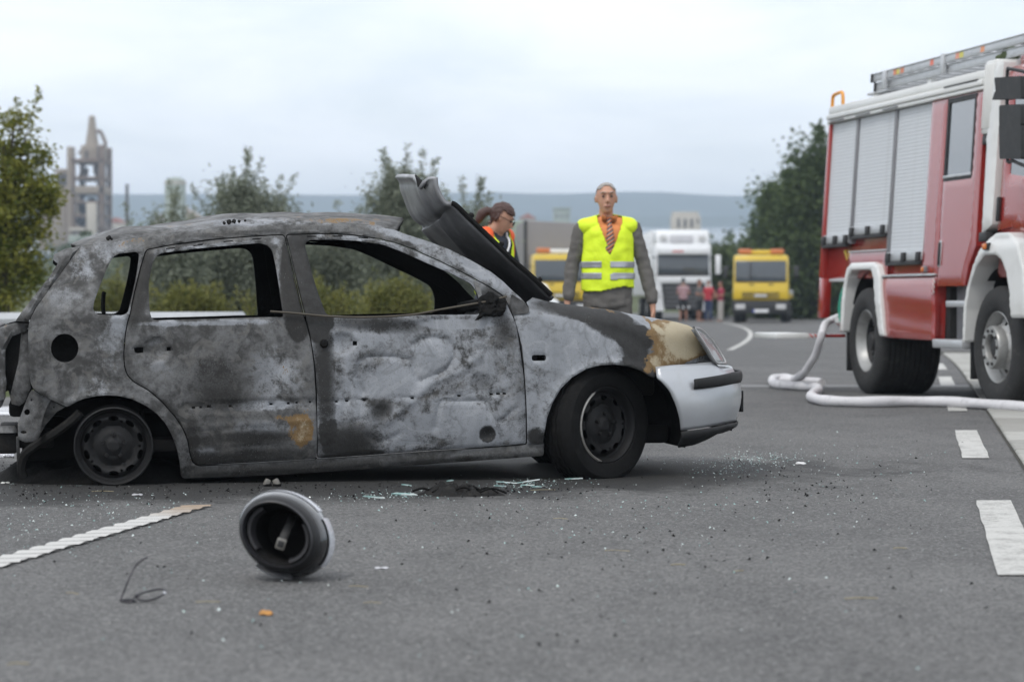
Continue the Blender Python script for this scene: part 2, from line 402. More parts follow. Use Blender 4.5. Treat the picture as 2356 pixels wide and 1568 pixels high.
# dry foam behind the car's tail
mfoam = NT('dried_foam'); a = mfoam.noise(6, 8, .7, .5); mfoam.bump(a, .01); m_foam = mfoam.fin(mfoam.mix(mfoam.step(a, .4, .62), (.30, .30, .31), (.66, .67, .69)), .8)
pts = []
cxy = gnd(-20, 945)
for k in range(36):
    a = 2 * math.pi * k / 36; r = 1 + .25 * mnoise.noise(Vector((math.cos(a) * 2, math.sin(a) * 2, 3))); pts.append((cxy.x + 1.1 * r * math.cos(a), cxy.y + .75 * r * math.sin(a)))
V = [(x, y, .004) for x, y in pts] + [(cxy.x, cxy.y, .012)]; tag(obj('foam', mesh('foam', V, [(i, (i + 1) % 36, 36) for i in range(36)]), m_foam), kind='stuff')
# ---- hills across the lake, lake
def ridge(name, y, z0, prof, depth, mat):
    V, F = [], []; xs_ = np.linspace(-3300, 3300, 150)
    for i, x in enumerate(xs_):
        h = prof(x)
        for k, (t, hh) in enumerate(((0, 0), (.3, .35), (.55, .72), (.8, .95), (1, 1.0), (1.5, .9))): V.append((x, y + depth * t + 30 * mnoise.noise(Vector((x * .004, k, 1))), z0 + (h - z0) * hh * (1 + .05 * mnoise.noise(Vector((x * .01, k * 3, 5))))))
    for i in range(len(xs_) - 1):
        for k in range(5): a = i * 6 + k; F.append((a, a + 6, a + 7, a + 1))
    return tag(obj(name, mesh(name, V, F), mat), kind='structure')
m_hill = M('wooded_hill', (.035, .052, .024), .95, 0, .5, .006, 0, 60, .1)
YH = 3000
def hz_(v, y): return dep(CX, v, y).z
def hp_(x):
    u = CX + FPX * x / (YH + 500); base = np.interp(u, [-800, 0, 235, 400, 700, 800, 900, 1150, 1250, 1420, 1500, 1600, 1700, 1780, 1950, 2400, 3300], [462, 455, 450, 448, 449, 452, 448, 444, 447, 442, 443, 451, 455, 450, 446, 455, 448])
    return hz_(base + 3 * mnoise.noise(Vector((x * .006, 0, 0))), YH + 500)
ridge('hills', YH, hz_(530, YH), hp_, 500, m_hill)
def hp2(x):
    u = CX + FPX * x / (2700 + 120); return hz_(498 + 6 * mnoise.noise(Vector((x * .004, 4, 0))), 2820)
ridge('far_shore_hills', 2700, hz_(530, 2700), hp2, 120, m_hill)
lz0, lz1 = hz_(563, 1250), hz_(523, 2690); ml = NT('lake_water'); a = ml.noise(.5, 4); ml.bump(a, .05, .3)
tag(obj('lake', mesh('lake', [(-900, 1250, lz0), (1500, 1250, lz0), (2400, 2690, lz1), (-2400, 2690, lz1)], [(0, 1, 2, 3)]), ml.fin((.06, .08, .09), .12, 0, .8)), kind='structure')
# ---- the air between here and the hills
mh = bpy.data.materials.new('haze_air'); mh.use_nodes = True; t_ = mh.node_tree; t_.nodes.clear(); ho = t_.nodes.new('ShaderNodeOutputMaterial'); pv = t_.nodes.new('ShaderNodeVolumePrincipled')
pv.inputs['Color'].default_value = (.70, .84, 1, 1); pv.inputs['Density'].default_value = .00040; pv.inputs['Anisotropy'].default_value = .2; t_.links.new(pv.outputs[0], ho.inputs['Volume'])
bm = bmesh.new(); boxbm(bm, (0, 1750, 74), (7600, 4000, 152), 0); tag(obj('haze', bm, mh), kind='stuff')
# ================================================================ burnt-out car
CARW = 1.60
CF = Frame(gnd(262, 1118), gnd(1437, 1103))
def S_car(x, z):
    x = np.asarray(x, float); z = np.asarray(z, float)
    y = .012 + .022 * ((z - .55) / .35) ** 2 * (z < .8) + .05 * np.clip((.34 - z) / .3, 0, 1) ** 2
    u = np.clip(z - .8, 0, 1); y = y + (z >= .8) * .0112 + .36 * u + .20 * u ** 2
    y = y + .16 * np.clip(-x / .6, 0, 2) ** 2 + .30 * np.clip((x - 2.35) / .7, 0, 2) ** 2.2
    return y
def cs(pts): return CF.hits(pts, lambda x, z: float(S_car(x, z)))
def burn_attr(me, V, blobs):
    base, bl = blobs
    rz = CF.rz; c, s = math.cos(rz), math.sin(rz)
    X = CF.p0.x + V[:, 0] * c - V[:, 1] * s; Y = CF.p0.y + V[:, 0] * s + V[:, 1] * c; Z = V[:, 2] - EYE
    f = Y * CP - Z * SP; up = Y * SP + Z * CP
    u = CX + FPX * X / f; v = CY - FPX * up / f
    A = np.tile(np.array(base, float), (len(V), 1))
    for (cx, cy, rx, ry, ang, ch, am) in bl:
        ca, sa = math.cos(R(ang)), math.sin(R(ang)); du, dv = u - cx, v - cy
        a, b = (du * ca + dv * sa) / rx, (-du * sa + dv * ca) / ry
        k = np.clip(1 - (a * a + b * b), 0, 1); A[:, ch] += am * np.sqrt(k)
    A = np.clip(A, 0, 1.5)
    at = me.color_attributes.new('burn', 'FLOAT_COLOR', 'POINT'); at.data.foreach_set('color', np.c_[A, np.ones(len(A))].astype(np.float32).ravel())
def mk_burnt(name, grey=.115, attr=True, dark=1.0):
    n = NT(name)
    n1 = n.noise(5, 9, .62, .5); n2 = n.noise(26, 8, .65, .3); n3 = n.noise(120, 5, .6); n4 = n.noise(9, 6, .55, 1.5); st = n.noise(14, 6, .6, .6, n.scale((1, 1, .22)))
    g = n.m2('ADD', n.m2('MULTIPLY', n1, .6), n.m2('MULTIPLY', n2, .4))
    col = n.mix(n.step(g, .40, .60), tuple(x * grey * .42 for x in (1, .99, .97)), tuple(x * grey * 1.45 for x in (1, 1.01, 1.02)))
    col = n.mix(n.m2('MULTIPLY', n.step(n4, .52, .62), .45), col, (grey * 1.5, grey * 1.45, grey * 1.36))
    if attr:
        sp = n.new('ShaderNodeSeparateXYZ'); n.t.links.new(n.attr('burn'), sp.inputs[0]); w_, so, oc = sp.outputs
        n5 = n.noise(3.0, 3, .5, 1.2)
        nz = n.m2('ADD', n.m2('MULTIPLY', n.m2('SUBTRACT', n1, .5), 1.5), n.m2('ADD', n.m2('MULTIPLY', n.m2('SUBTRACT', n2, .5), .9), n.m2('MULTIPLY', n.m2('SUBTRACT', n3, .5), .55)))
        wm = n.step(n.m2('ADD', w_, nz), .36, .78)
        wc = n.mix(st, (.20, .215, .235), (.36, .375, .40))
        # heat-tint contours and pale bloom that follow the flow of the fire
        ct_ = n.m2('ABSOLUTE', n.m2('SUBTRACT', n.m2('FRACT', n.m2('MULTIPLY', n5, 4.0)), .5))
        wc = n.mix(n.m2('MULTIPLY', n.step(ct_, .34, .50), .38), wc, (.13, .135, .14)); wc = n.mix(n.m2('MULTIPLY', n.step(ct_, .14, .0), .30), wc, (.44, .45, .47))
        wc = n.mix(n.m2('MULTIPLY', n.step(n3, .56, .66), .6), wc, (.17, .17, .172))
        col = n.mix(n.m2('MULTIPLY', n.step(ct_, .34, .50), .30), col, (grey * .35, grey * .34, grey * .32))
        col = n.mix(n.m2('MULTIPLY', wm, .9), col, wc)
        sm = n.step(n.m2('ADD', so, n.m2('MULTIPLY', nz, .8)), .34, .84)
        col = n.mix(n.m2('MULTIPLY', sm, .95), col, n.mix(n2, (.008, .0076, .0072), (.036, .035, .033)))
        om = n.m2('ADD', oc, n.m2('MULTIPLY', nz, .85))
        col = n.mix(n.step(om, .36, .48), col, n.mix(n2, (.12, .075, .035), (.24, .155, .07)))
        col = n.mix(n.step(om, .60, .98), col, n.mix(n1, (.33, .26, .15), (.43, .39, .30)))
    # flaking specks, light and dark
    sps = n.step(n.voro(95), .16, .10); col = n.mix(n.m2('MULTIPLY', sps, n.m2('MULTIPLY', n.step(n1, .52, .6), .45)), col, (.34, .34, .33))
    spd = n.step(n.voro(140), .2, .12); col = n.mix(n.m2('MULTIPLY', spd, n.m2('MULTIPLY', n.step(n1, .48, .58), .75)), col, (.03, .028, .026))
    if dark != 1: col = n.mix(1.0, col, dark, 'MULTIPLY')
    n.bump(n.m2('ADD', n.m2('MULTIPLY', n2, .7), n.m2('MULTIPLY', n3, .4)), .0035, .8)
    return n.fin(col, n.m2('ADD', .5, n.m2('MULTIPLY', n2, .3)), .08, .25)
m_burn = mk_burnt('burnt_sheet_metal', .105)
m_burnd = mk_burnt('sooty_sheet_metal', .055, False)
m_burnm = mk_burnt('ashen_sheet_metal', .12, False)
m_soot = M('soot_black', (.006, .0058, .0056), .85, 0, .5, 12, .004, 60, .2)
m_char = M('charred_steel', (.014, .0135, .013), .8, .1, .5, 18, .003, 90, .2, dirt=(.045, .04, .033, .5))
m_silver = M('silver_car_paint', (.40, .415, .435), .38, .45, .06, 3, 0, 60, .5, dirt=(.30, .29, .27, .35), **{'Coat Weight': .35, 'Coat Roughness': .12})
m_plastic = M('black_grained_plastic', (.016, .016, .0165), .6, 0, .2, 8, .0008, 400, .25, dirt=(.04, .039, .036, .4))
m_rubber = M('tyre_rubber', (.009, .009, .009), .85, 0, .4, 14, .003, 90, .15, dirt=(.024, .023, .021, .45))
m_rim = M('scorched_steel_wheel', (.013, .013, .0135), .6, .2, .4, 20, .001, 150, .3, dirt=(.03, .028, .026, .5))
m_rimlip = M('scraped_wheel_lip', (.30, .29, .27), .45, .7, .6, 22, .001, 90, .5, dirt=(.06, .055, .05, .8))

car = thing('burnt_car', 'burnt-out ash grey five-door hatchback with its bonnet thrown up and no glass', 'car', CF.p0, CF.rz)
# ---- outlines traced on the car's right side
rail = c1([(428, 236), (600, 212), (800, 188), (1000, 162), (1150, 144), (1300, 133), (1420, 127)]) + c2([(170, 474), (400, 473), (600, 480), (800, 500), (950, 530)])
apil = c2([(1010, 556), (1200, 615), (1360, 675), (1530, 760), (1690, 852), (1790, 930), (1850, 990), (1950, 1078)])
tail = c1([(150, 650), (146, 700), (148, 800), (154, 900), (160, 955), (176, 990), (260, 1040), (352, 1083)])
arch = c1([(392, 1056), (440, 1036), (500, 1023), (560, 1019), (620, 1022), (690, 1039), (760, 1072), (820, 1115), (865, 1165), (900, 1230), (925, 1300), (938, 1360), (944, 1410), (946, 1442)])
sill = c1([(962, 1453), (1200, 1446), (1500, 1434)]) + [(830, 1079), (1050, 1063), (1252, 1048)]
fr_edge = c3([(1790, 1128), (1790, 1000), (1780, 850), (1765, 600), (1745, 420), (1720, 250), (1690, 130)]) + c2([(1985, 1165), (1985, 1130)])
body_o = cs(c1([(428, 236), (395, 278), (325, 374), (245, 484), (187, 564), (157, 625)]) + tail + arch + sill + [(1252, 1016)] + fr_edge + apil[::-1] + rail[::-1][:-1])
rd_top = c1([(766, 262), (900, 236), (1100, 209), (1300, 193), (1420, 186)])
rd = c1([(1042, 1386), (1012, 1372), (996, 1325), (985, 1255), (960, 1193), (920, 1132), (850, 1052), (780, 992), (700, 947), (668, 913), (654, 870), (650, 800), (658, 700), (672, 628), (682, 600), (702, 500), (735, 362)]) + rd_top + c2([(74, 570), (118, 760), (163, 960), (214, 1172)]) + c1([(1592, 618), (1606, 660), (1626, 745), (1640, 850), (1651, 1000), (1658, 1200), (1657, 1352), (1500, 1361)])
fd = c2([(92, 568), (400, 560), (600, 570), (800, 598), (950, 634), (1100, 690), (1300, 780), (1500, 880), (1690, 982), (1790, 1046), (1828, 1120), (1858, 1192)]) + c3([(1690, 170), (1712, 262), (1736, 425), (1756, 602), (1771, 850), (1778, 1000), (1776, 1126), (1500, 1148), (1000, 1180), (500, 1217), (140, 1240), (140, 1100), (137, 900), (134, 700), (126, 560), (108, 420), (84, 280), (56, 165)]) + c2([(240, 1190), (182, 960), (136, 760)])
rd_w = c1([(790, 628), (780, 540), (777, 440), (797, 335), (812, 298), (842, 277), (1000, 256), (1200, 237), (1360, 224), (1400, 236), (1425, 265), (1440, 330), (1460, 450), (1478, 580), (1484, 612), (1400, 611), (1100, 620)])
fd_w = c2([(238, 650), (248, 622), (280, 606), (450, 602), (650, 613), (850, 642), (1000, 700), (1200, 790), (1400, 877), (1540, 950), (1570, 992), (1600, 1060), (1612, 1190), (1300, 1192), (1000, 1200), (700, 1210), (402, 1193), (350, 1050), (300, 900), (262, 750)])
qw = c1([(592, 296), (620, 280), (712, 270), (727, 280), (724, 320), (712, 400), (690, 500), (668, 588), (640, 602), (560, 600), (506, 596), (486, 572), (492, 530), (522, 450), (562, 350)])
fill = c1([(338 + 72 * math.cos(a * .2618), 773 + 75 * math.sin(a * .2618)) for a in range(24)])
RD, FD = rounded(cs(rd), .015, 3), rounded(cs(fd), .012, 3)
RDW, FDW, QW, FIL = rounded(cs(rd_w), .03, 3), rounded(cs(fd_w), .02, 3), rounded(cs(qw), .03, 3), cs(fill)
def shrink(poly, d):
    P = np.array(poly); n = len(P); o = []
    area = .5 * sum(P[i - 1][0] * P[i][1] - P[i][0] * P[i - 1][1] for i in range(n)); sg = 1 if area > 0 else -1
    for i in range(n):
        a, b = P[i - 1], P[(i + 1) % n]; t = (b - a) / (np.linalg.norm(b - a) + 1e-9); o.append(tuple(P[i] + sg * d * np.array((-t[1], t[0]))))
    return o
def pline(pts):                       # distance to a traced line on the side
    q = np.array(cs(pts))
    def f(x, z):
        P = np.c_[x, z]; d = np.full(len(P), 9.)
        for a, b in zip(q[:-1], q[1:]):
            e = b - a; t = np.clip(((P - a) @ e) / (e @ e + 1e-12), 0, 1); d = np.minimum(d, np.hypot(*(P - a - t[:, None] * e).T))
        return d
    return f
def bowl(pt, rx, rz_):
    cx, cz_ = cs([pt])[0]
    return lambda x, z: np.clip(1 - ((x - cx) / rx) ** 2 - ((z - cz_) / rz_) ** 2, 0, 1)
def wob(x, z, a=.003, f=4.0, sd=0.0):
    return a * (np.sin(f * x * 2.1 + 1.3 + sd) * np.sin(f * z * 2.9 + .7 + sd) + .5 * np.sin(f * 4.3 * x + sd) * np.sin(f * 3.7 * z + 2))
# body side: quarter panel, roof rail, pillars and sill in one pressing
sill_l = pline([(430, 1078), (728, 1063), (1050, 1040), (1250, 1026)]); archl = pline(arch); hip = pline(c1([(250, 690), (420, 720), (520, 640), (640, 620)]))
fil_b = bowl(fill[0], 1, 1); fcx, fcz = cs(c1([(338, 773)]))[0]
def d_body(x, z):
    rr = np.hypot(x - fcx, z - fcz)
    return wob(x, z, .004) - .014 * np.exp(-(archl(x, z) / .02) ** 2) + .010 * np.exp(-(sill_l(x, z) / .012) ** 2) + .006 * np.exp(-((rr - .085) / .012) ** 2) - .004 * np.exp(-(hip(x, z) / .05) ** 2)
B_body = ((.12, .12, .0), [(150, 640, 70, 90, 0, 0, .30), (235, 590, 90, 45, -30, 0, .34), (250, 800, 45, 130, 15, 0, .36), (300, 720, 60, 60, 0, 0, .25), (200, 900, 110, 40, 15, 0, .18), (110, 780, 40, 130, 0, 1, .20), (330, 930, 110, 35, 25, 1, .25), (240, 720, 60, 26, 0, 2, .16),
    (420, 528, 170, 24, -8, 2, .24), (640, 512, 150, 10, 0, 0, .45), (1000, 575, 150, 30, 28, 0, .5), (1130, 640, 90, 25, 33, 0, .65), (900, 535, 110, 12, 15, 0, .4), (560, 535, 260, 8, -4, 1, .5), (455, 1000, 60, 120, 45, 1, .15), (700, 1076, 420, 22, -3, 1, .6), (300, 1040, 220, 70, 0, 1, .25), (880, 1066, 70, 16, -3, 0, .45), (1030, 1050, 40, 14, -3, 0, .3), (1150, 1045, 120, 20, -3, 1, .35), (1190, 705, 40, 30, 0, 0, .2), (300, 560, 60, 14, -10, 2, .2)])
for far in (None, CARW):
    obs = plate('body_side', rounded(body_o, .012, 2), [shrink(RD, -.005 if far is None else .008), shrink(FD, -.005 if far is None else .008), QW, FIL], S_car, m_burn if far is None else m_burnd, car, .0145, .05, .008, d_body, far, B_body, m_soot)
V, F = lathe([(.074, .03), (.070, .10), (.03, .12), (0, .12)], 28); o = obj('filler_pot', mesh('filler_pot', V, F), m_soot, car); o.location = (fcx, float(S_car(fcx, fcz)), fcz)
# doors
h1 = cs(c1([(700, 772), (722, 768), (750, 770), (750, 796), (722, 800), (705, 796)])); h2 = cs(c1([(873, 768), (893, 768), (893, 788), (873, 788)]))
hr = [cs(c1([(x - w_, y - 5), (x + w_, y - 5), (x + w_, y + 5), (x - w_, y + 5)])) for x, y, w_ in [(1012, 1085, 9), (1205, 1077, 7), (1418, 1066, 8), (1051, 1083, 7), (1092, 1080, 9), (1508, 1062, 7), (1552, 1058, 6), (1623, 1055, 5)]]
hf = [cs(c3([(x - w_, y - 7), (x + w_, y - 7), (x + w_, y + 7), (x - w_, y + 7)])) for x, y, w_ in [(288, 795, 10), (370, 789, 12), (505, 783, 13), (880, 767, 13), (1250, 749, 13), (1503, 737, 12), (1556, 734, 14), (1605, 732, 12)]]
slots_f = [cs(c2([(x, y), (x + 74, y + dy_ ), (x + 74, y + dy_ + 8), (x, y + 8)])) for x, y, dy_ in [(252, 574, 0), (458, 572, 1), (657, 582, 6), (864, 608, 14), (1058, 664, 26)]]
slots_r = [cs(c1([(x, y), (x + 48, y - 5), (x + 48, y), (x, y + 5)])) for x, y in [(868, 252), (1012, 236), (1170, 215), (1320, 202)]]
h3 = cs(c3([(417, 321), (448, 321), (448, 354), (417, 354)]))
b1, b2 = bowl(c1([(820, 780)])[0], .07, .062), bowl(c3([(335, 340)])[0], .066, .056)
chan_r = pline(c1([(985, 1088), (1640, 1058)])); crease_r = pline(c1([(985, 1185), (1640, 1150)])); bot_r = pline(c1([(1010, 1290), (1650, 1255)]))
win_r = pline(rd_w[:1] + rd_w[1:] + rd_w[:1])
def d_rd(x, z):
    c = chan_r(x, z)
    return wob(x, z, .004, 5, 2) + .022 * b1(x, z) ** .7 + .007 * np.clip((.030 - c) / .008, 0, 1) - .004 * np.exp(-(crease_r(x, z) / .012) ** 2) - .003 * np.exp(-(bot_r(x, z) / .01) ** 2)
g1 = pline(c3([(890, 350), (960, 302), (1060, 290), (1150, 312), (1210, 372), (1215, 440), (1170, 525), (1090, 580), (1000, 612), (935, 640), (908, 600), (896, 520), (880, 472), (760, 450), (620, 440), (505, 452), (466, 492), (450, 600), (478, 680), (500, 730)]))
g2 = pline(c3([(1060, 1000), (1080, 880), (1095, 805), (1125, 786), (1450, 792), (1482, 822), (1502, 900), (1542, 958), (1605, 928), (1690, 850)]))
g3 = pline(c3([(690, 945), (860, 800), (1040, 640), (1250, 560), (1400, 440)])); g4 = pline(c3([(145, 800), (1640, 712)])); g5 = pline(c3([(540, 1060), (600, 1110), (700, 1090), (770, 1050)])); g6 = pline(c3([(300, 980), (520, 930)]))
k1, k2, k3, k4 = bowl(c3([(1060, 440)])[0], .085, .08), bowl(c3([(1470, 1050)])[0], .038, .036), bowl(c3([(640, 880)])[0], .05, .045), bowl(c3([(1420, 640)])[0], .05, .05)
def d_fd(x, z):
    return wob(x, z, .005, 5, 4) + .022 * b2(x, z) ** .7 + .012 * np.exp(-(g1(x, z) / .013) ** 2) + .010 * np.exp(-(g2(x, z) / .012) ** 2) - .010 * np.exp(-(g3(x, z) / .022) ** 2) + .004 * np.exp(-(g4(x, z) / .006) ** 2) + .008 * np.exp(-(g5(x, z) / .012) ** 2) - .010 * k1(x, z) + .02 * k2(x, z) + .012 * k3(x, z) + .01 * k4(x, z) + .005 * np.exp(-(g6(x, z) / .012) ** 2)
B_rd = ((.03, .24, .0), [(630, 865, 85, 85, 10, 0, .55), (660, 840, 50, 60, 0, 2, .20), (480, 742, 190, 10, -1, 0, .8), (360, 800, 70, 90, 0, 0, .30), (560, 935, 190, 14, -1, 0, .55), (600, 985, 150, 26, -3, 0, .45), (690, 985, 34, 60, 12, 2, .34), (706, 1010, 26, 40, 0, 2, .26), (672, 960, 44, 22, 20, 2, .24), (480, 950, 160, 60, 0, 1, .18), (560, 1050, 200, 20, -3, 1, .5), (640, 962, 30, 10, 0, 2, .3), (520, 860, 130, 90, 20, 1, .22), (690, 760, 40, 40, 0, 1, .25), (480, 1040, 60, 20, 0, 0, .45), (560, 1010, 150, 20, -3, 1, .5), (322, 660, 30, 110, 10, 1, .7), (480, 568, 200, 12, -5, 0, .55), (685, 640, 44, 150, 0, 1, 1.1), (640, 620, 10, 100, -4, 0, .5), (500, 900, 60, 90, 0, 1, .2), (440, 1010, 20, 70, 0, 1, .4)])
B_fd = ((.62, .0, .0), [(745, 830, 30, 220, -3, 1, .85), (800, 1020, 95, 60, 0, 1, .9), (870, 745, 150, 26, 3, 1, .75), (1122, 998, 22, 22, 0, 1, 1.3), (878, 942, 34, 40, 30, 1, .8), (1110, 880, 36, 28, 0, 1, .55), (1160, 760, 36, 55, -10, 1, .75), (1195, 870, 22, 90, 0, 1, .5), (880, 800, 60, 25, -10, 1, .35), (1000, 985, 60, 30, 0, 1, .25), (1080, 800, 40, 60, 0, 1, .2), (705, 640, 60, 150, -10, 1, 1.2), (1010, 620, 60, 20, 25, 1, .2), (1000, 570, 300, 25, 22, 0, .3), (1140, 680, 50, 40, 0, 1, .9), (990, 820, 40, 45, 0, 0, .35), (900, 880, 120, 40, 0, 0, .3), (1050, 745, 90, 12, 0, 0, .5), (960, 1040, 250, 12, -3, 1, .5), (1040, 990, 160, 50, 0, 0, .2)])
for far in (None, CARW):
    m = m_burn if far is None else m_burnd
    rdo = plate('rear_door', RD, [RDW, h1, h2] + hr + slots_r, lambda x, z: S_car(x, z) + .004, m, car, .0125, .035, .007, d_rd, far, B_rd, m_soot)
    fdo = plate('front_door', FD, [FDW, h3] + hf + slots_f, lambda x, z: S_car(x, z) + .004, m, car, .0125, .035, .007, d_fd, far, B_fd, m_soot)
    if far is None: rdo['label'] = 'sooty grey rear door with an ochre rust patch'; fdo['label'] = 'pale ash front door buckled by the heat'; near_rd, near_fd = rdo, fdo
# lock cylinder, mirror stump, loose window seal
lx, lz = cs(c3([(190, 340)]))[0]; V, F = lathe([(.0, -.012), (.014, -.012), (.018, -.008), (.021, 0), (.021, .02)], 20)
o = obj('lock_cylinder', mesh('lock_cylinder', V, F), m_soot, near_fd); o.location = (lx, float(S_car(lx, lz)), lz)
def on_side(pts, off): return [(x, float(S_car(x, z)) + off, z) for x, z in cs(pts)]
mb = MB(); mb.add(tube(smooth_path(on_side(c2([(-40, 1166), (150, 1180), (400, 1203), (700, 1211), (1050, 1194), (1300, 1150), (1590, 1100)]), -.022)), .006, 6)); mb.add(tube(smooth_path(on_side(c2([(1590, 1100), (1700, 1078), (1812, 1048)]), -.03)), [.006] * 16 + [.003], 6))
mb.build('window_seal', M('scorched_seal', (.07, .06, .045), .6, .3, .5, 14), near_fd)
V = on_side(c2([(1556, 930), (1590, 940), (1612, 1000), (1628, 1066), (1600, 1072), (1578, 1010)]), -.006); mb = MB(); P2 = cs(c2([(1556, 930), (1590, 940), (1612, 1000), (1628, 1066), (1600, 1072), (1578, 1010)])); v_, f_ = prism(P2, -.008, .01)
fixn(obj('corner_strip', mesh('corner_strip', [(x, y + float(S_car(x, z)), z) for x, y, z in v_], f_), m_burnm, near_fd, False))
P2 = cs(c2([(1600, 960), (1690, 990), (1790, 1050), (1830, 1130), (1850, 1190), (1610, 1190)])); v_, f_ = prism(P2, .02, .03)
fixn(obj('corner_plate', mesh('corner_plate', [(x, y + float(S_car(x, z)), z) for x, y, z in v_], f_), m_burnd, near_fd, False))
# front wing
fen = cs(c4([(94, 272), (126, 382), (156, 502), (171, 650), (181, 800), (188, 950), (191, 1130), (190, 1184), (300, 1176), (306, 1100), (326, 990), (362, 890), (422, 790), (502, 710), (602, 651), (700, 626), (800, 622), (900, 636), (980, 665), (1040, 704), (1062, 714), (1090, 704), (1150, 664), (1230, 627), (1330, 614), (1498, 604), (1440, 500), (1390, 420), (1348, 364), (1325, 350), (1250, 328), (1100, 298), (950, 272), (800, 240), (600, 218), (430, 194), (350, 180), (250, 155), (190, 188), (208, 236), (196, 262), (150, 272)]))
blink = rounded(cs(c4([(224, 556), (322, 556), (322, 596), (224, 596)])), .013, 3)
fen_top = pline(c4([(250, 155), (430, 190), (600, 215), (800, 236), (950, 268), (1100, 294), (1250, 324), (1348, 362)])); fen_arch = pline(c4([(306, 1100), (326, 990), (362, 890), (422, 790), (502, 710), (602, 651), (700, 626), (800, 622), (900, 636), (980, 665), (1060, 714)])); fold = pline(c4([(210, 250), (420, 300), (700, 350), (900, 430), (1050, 560)]))
def d_fen(x, z):
    t = np.clip(1 - fen_top(x, z) / .10, 0, 1)
    return wob(x, z, .003, 4, 1) + .085 * t ** 2.4 * np.clip((2.98 - x) / .30, .15, 1) - .014 * np.exp(-(fen_arch(x, z) / .025) ** 2) + .006 * np.exp(-(fold(x, z) / .03) ** 2)
B_fen = ((.72, .0, .0), [(1330, 715, 130, 24, 8, 1, 1.0), (1420, 752, 100, 36, 22, 1, 1.1), (1475, 800, 60, 50, 30, 1, 1.15), (1470, 850, 60, 26, 15, 1, 1.05), (1390, 712, 70, 5, 14, 2, .5), (1500, 745, 40, 6, 40, 2, .5), (1560, 790, 78, 85, 0, 2, .85), (1500, 838, 30, 26, 0, 2, .45), (1560, 790, 78, 85, 0, 1, -.9), (1590, 770, 60, 60, 20, 2, .55), (1620, 840, 50, 24, -5, 2, -.5), (1240, 1010, 40, 30, 0, 1, .8), (1215, 760, 30, 60, 0, 1, .3), (1225, 960, 20, 60, 0, 1, .35), (1440, 790, 16, 10, 0, 1, .6), (1300, 780, 120, 60, 0, 0, .25)])
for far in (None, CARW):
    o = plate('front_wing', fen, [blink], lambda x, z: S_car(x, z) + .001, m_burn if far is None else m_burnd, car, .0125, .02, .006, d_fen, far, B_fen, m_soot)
    if far is None: o['label'] = 'pale front wing with soot and a yellowed blistered corner'
# hinge plate at the foot of the pillar
P2 = rounded(cs(c2([(1855, 1030), (1955, 1095), (1995, 1150), (1985, 1180), (1940, 1185), (1865, 1190), (1840, 1110)])), .01); v_, f_ = prism(P2, -.004, .012)
fixn(obj('hinge_plate', mesh('hinge_plate', [(x, y + float(S_car(x, z)), z) for x, y, z in v_], f_), m_burnd, car, False))
# ---- roof
rl = cs(rail); ry = [float(S_car(x, z)) + .012 for x, z in rl]
rp_ = smooth_path([(x, y, z) for (x, z), y in zip(rl, ry)], 6); V, F = [], []; n = len(rp_); J = 40
for i, p in enumerate(rp_):
    fr = i / (n - 1)
    for j in range(J + 1):
        t = j / J; y = p.y + (CARW - 2 * p.y) * t; k = 4 * t * (1 - t)
        ed = 1 - min(1, min(t, 1 - t) / .04)
        cr = .075 * min(1, fr * 6 + .25) * k ** .8 + .006 * math.sin(9 * p.x + 5 * t) * k + .004 * math.sin(23 * p.x + 17 * t) * k - .012 * math.exp(-((t - .045) / .012) ** 2) - .012 * math.exp(-((t - .955) / .012) ** 2)
        V.append((p.x + (.10 * k if fr > .8 else 0) * (fr - .8) * 5 - .05 * k * max(0, 1 - fr * 6), y, p.z - .004 + cr))
for i in range(n - 1):
    for j in range(J): a = i * (J + 1) + j; F.append((a, a + J + 1, a + J + 2, a + 1))
me = mesh('roof', V, F); burn_attr(me, np.array(V), ((.30, .06, .10), [(760, 505, 200, 16, 0, 2, .22), (600, 510, 140, 12, 0, 0, .3), (880, 512, 60, 20, 0, 1, .2), (500, 512, 60, 8, -5, 1, .3)]))
o = obj('roof', me, [m_burn, m_soot], car); sm_ = o.modifiers.new('thickness', 'SOLIDIFY'); sm_.thickness = .012; sm_.offset = -1; sm_.material_offset = 1
# crumbs left on the roof
for u, v, r in [(250, 546, .012), (257, 548, .007), (528, 509, .012), (540, 507, .011), (552, 507, .008), (517, 511, .008), (566, 506, .006)]:
    x, z = cs([(u, v + 2)])[0]; b = bmesh.new(); bmesh.ops.create_icosphere(b, subdivisions=2, radius=r)
    for q in b.verts: q.co *= 1 + .5 * mnoise.noise(q.co * 90 + Vector((u, v, 0)))
    o = obj('charred_crumb', b, m_char, car); o.location = (x, float(S_car(x, z)) + .05, z + .002)
# ---- screen header and far structures
hx, hz = rl[-1]; V = []; F = []
mb = MB(); mb.add(tube([(hx - .02 + .08 * 4 * t * (1 - t), .26 + (CARW - .52) * t, hz - .02 + .055 * (4 * t * (1 - t)) ** .8) for t in np.linspace(0, 1, 13)], .026, 8)); mb.build('screen_header', m_burnd, car)
mb = MB(); mb.add(tube([(rl[0][0] + .10, .28 + (CARW - .56) * t, rl[0][1] - .03 + .03 * 4 * t * (1 - t)) for t in np.linspace(0, 1, 9)], .03, 8)); mb.build('rear_header', m_burnd, car)
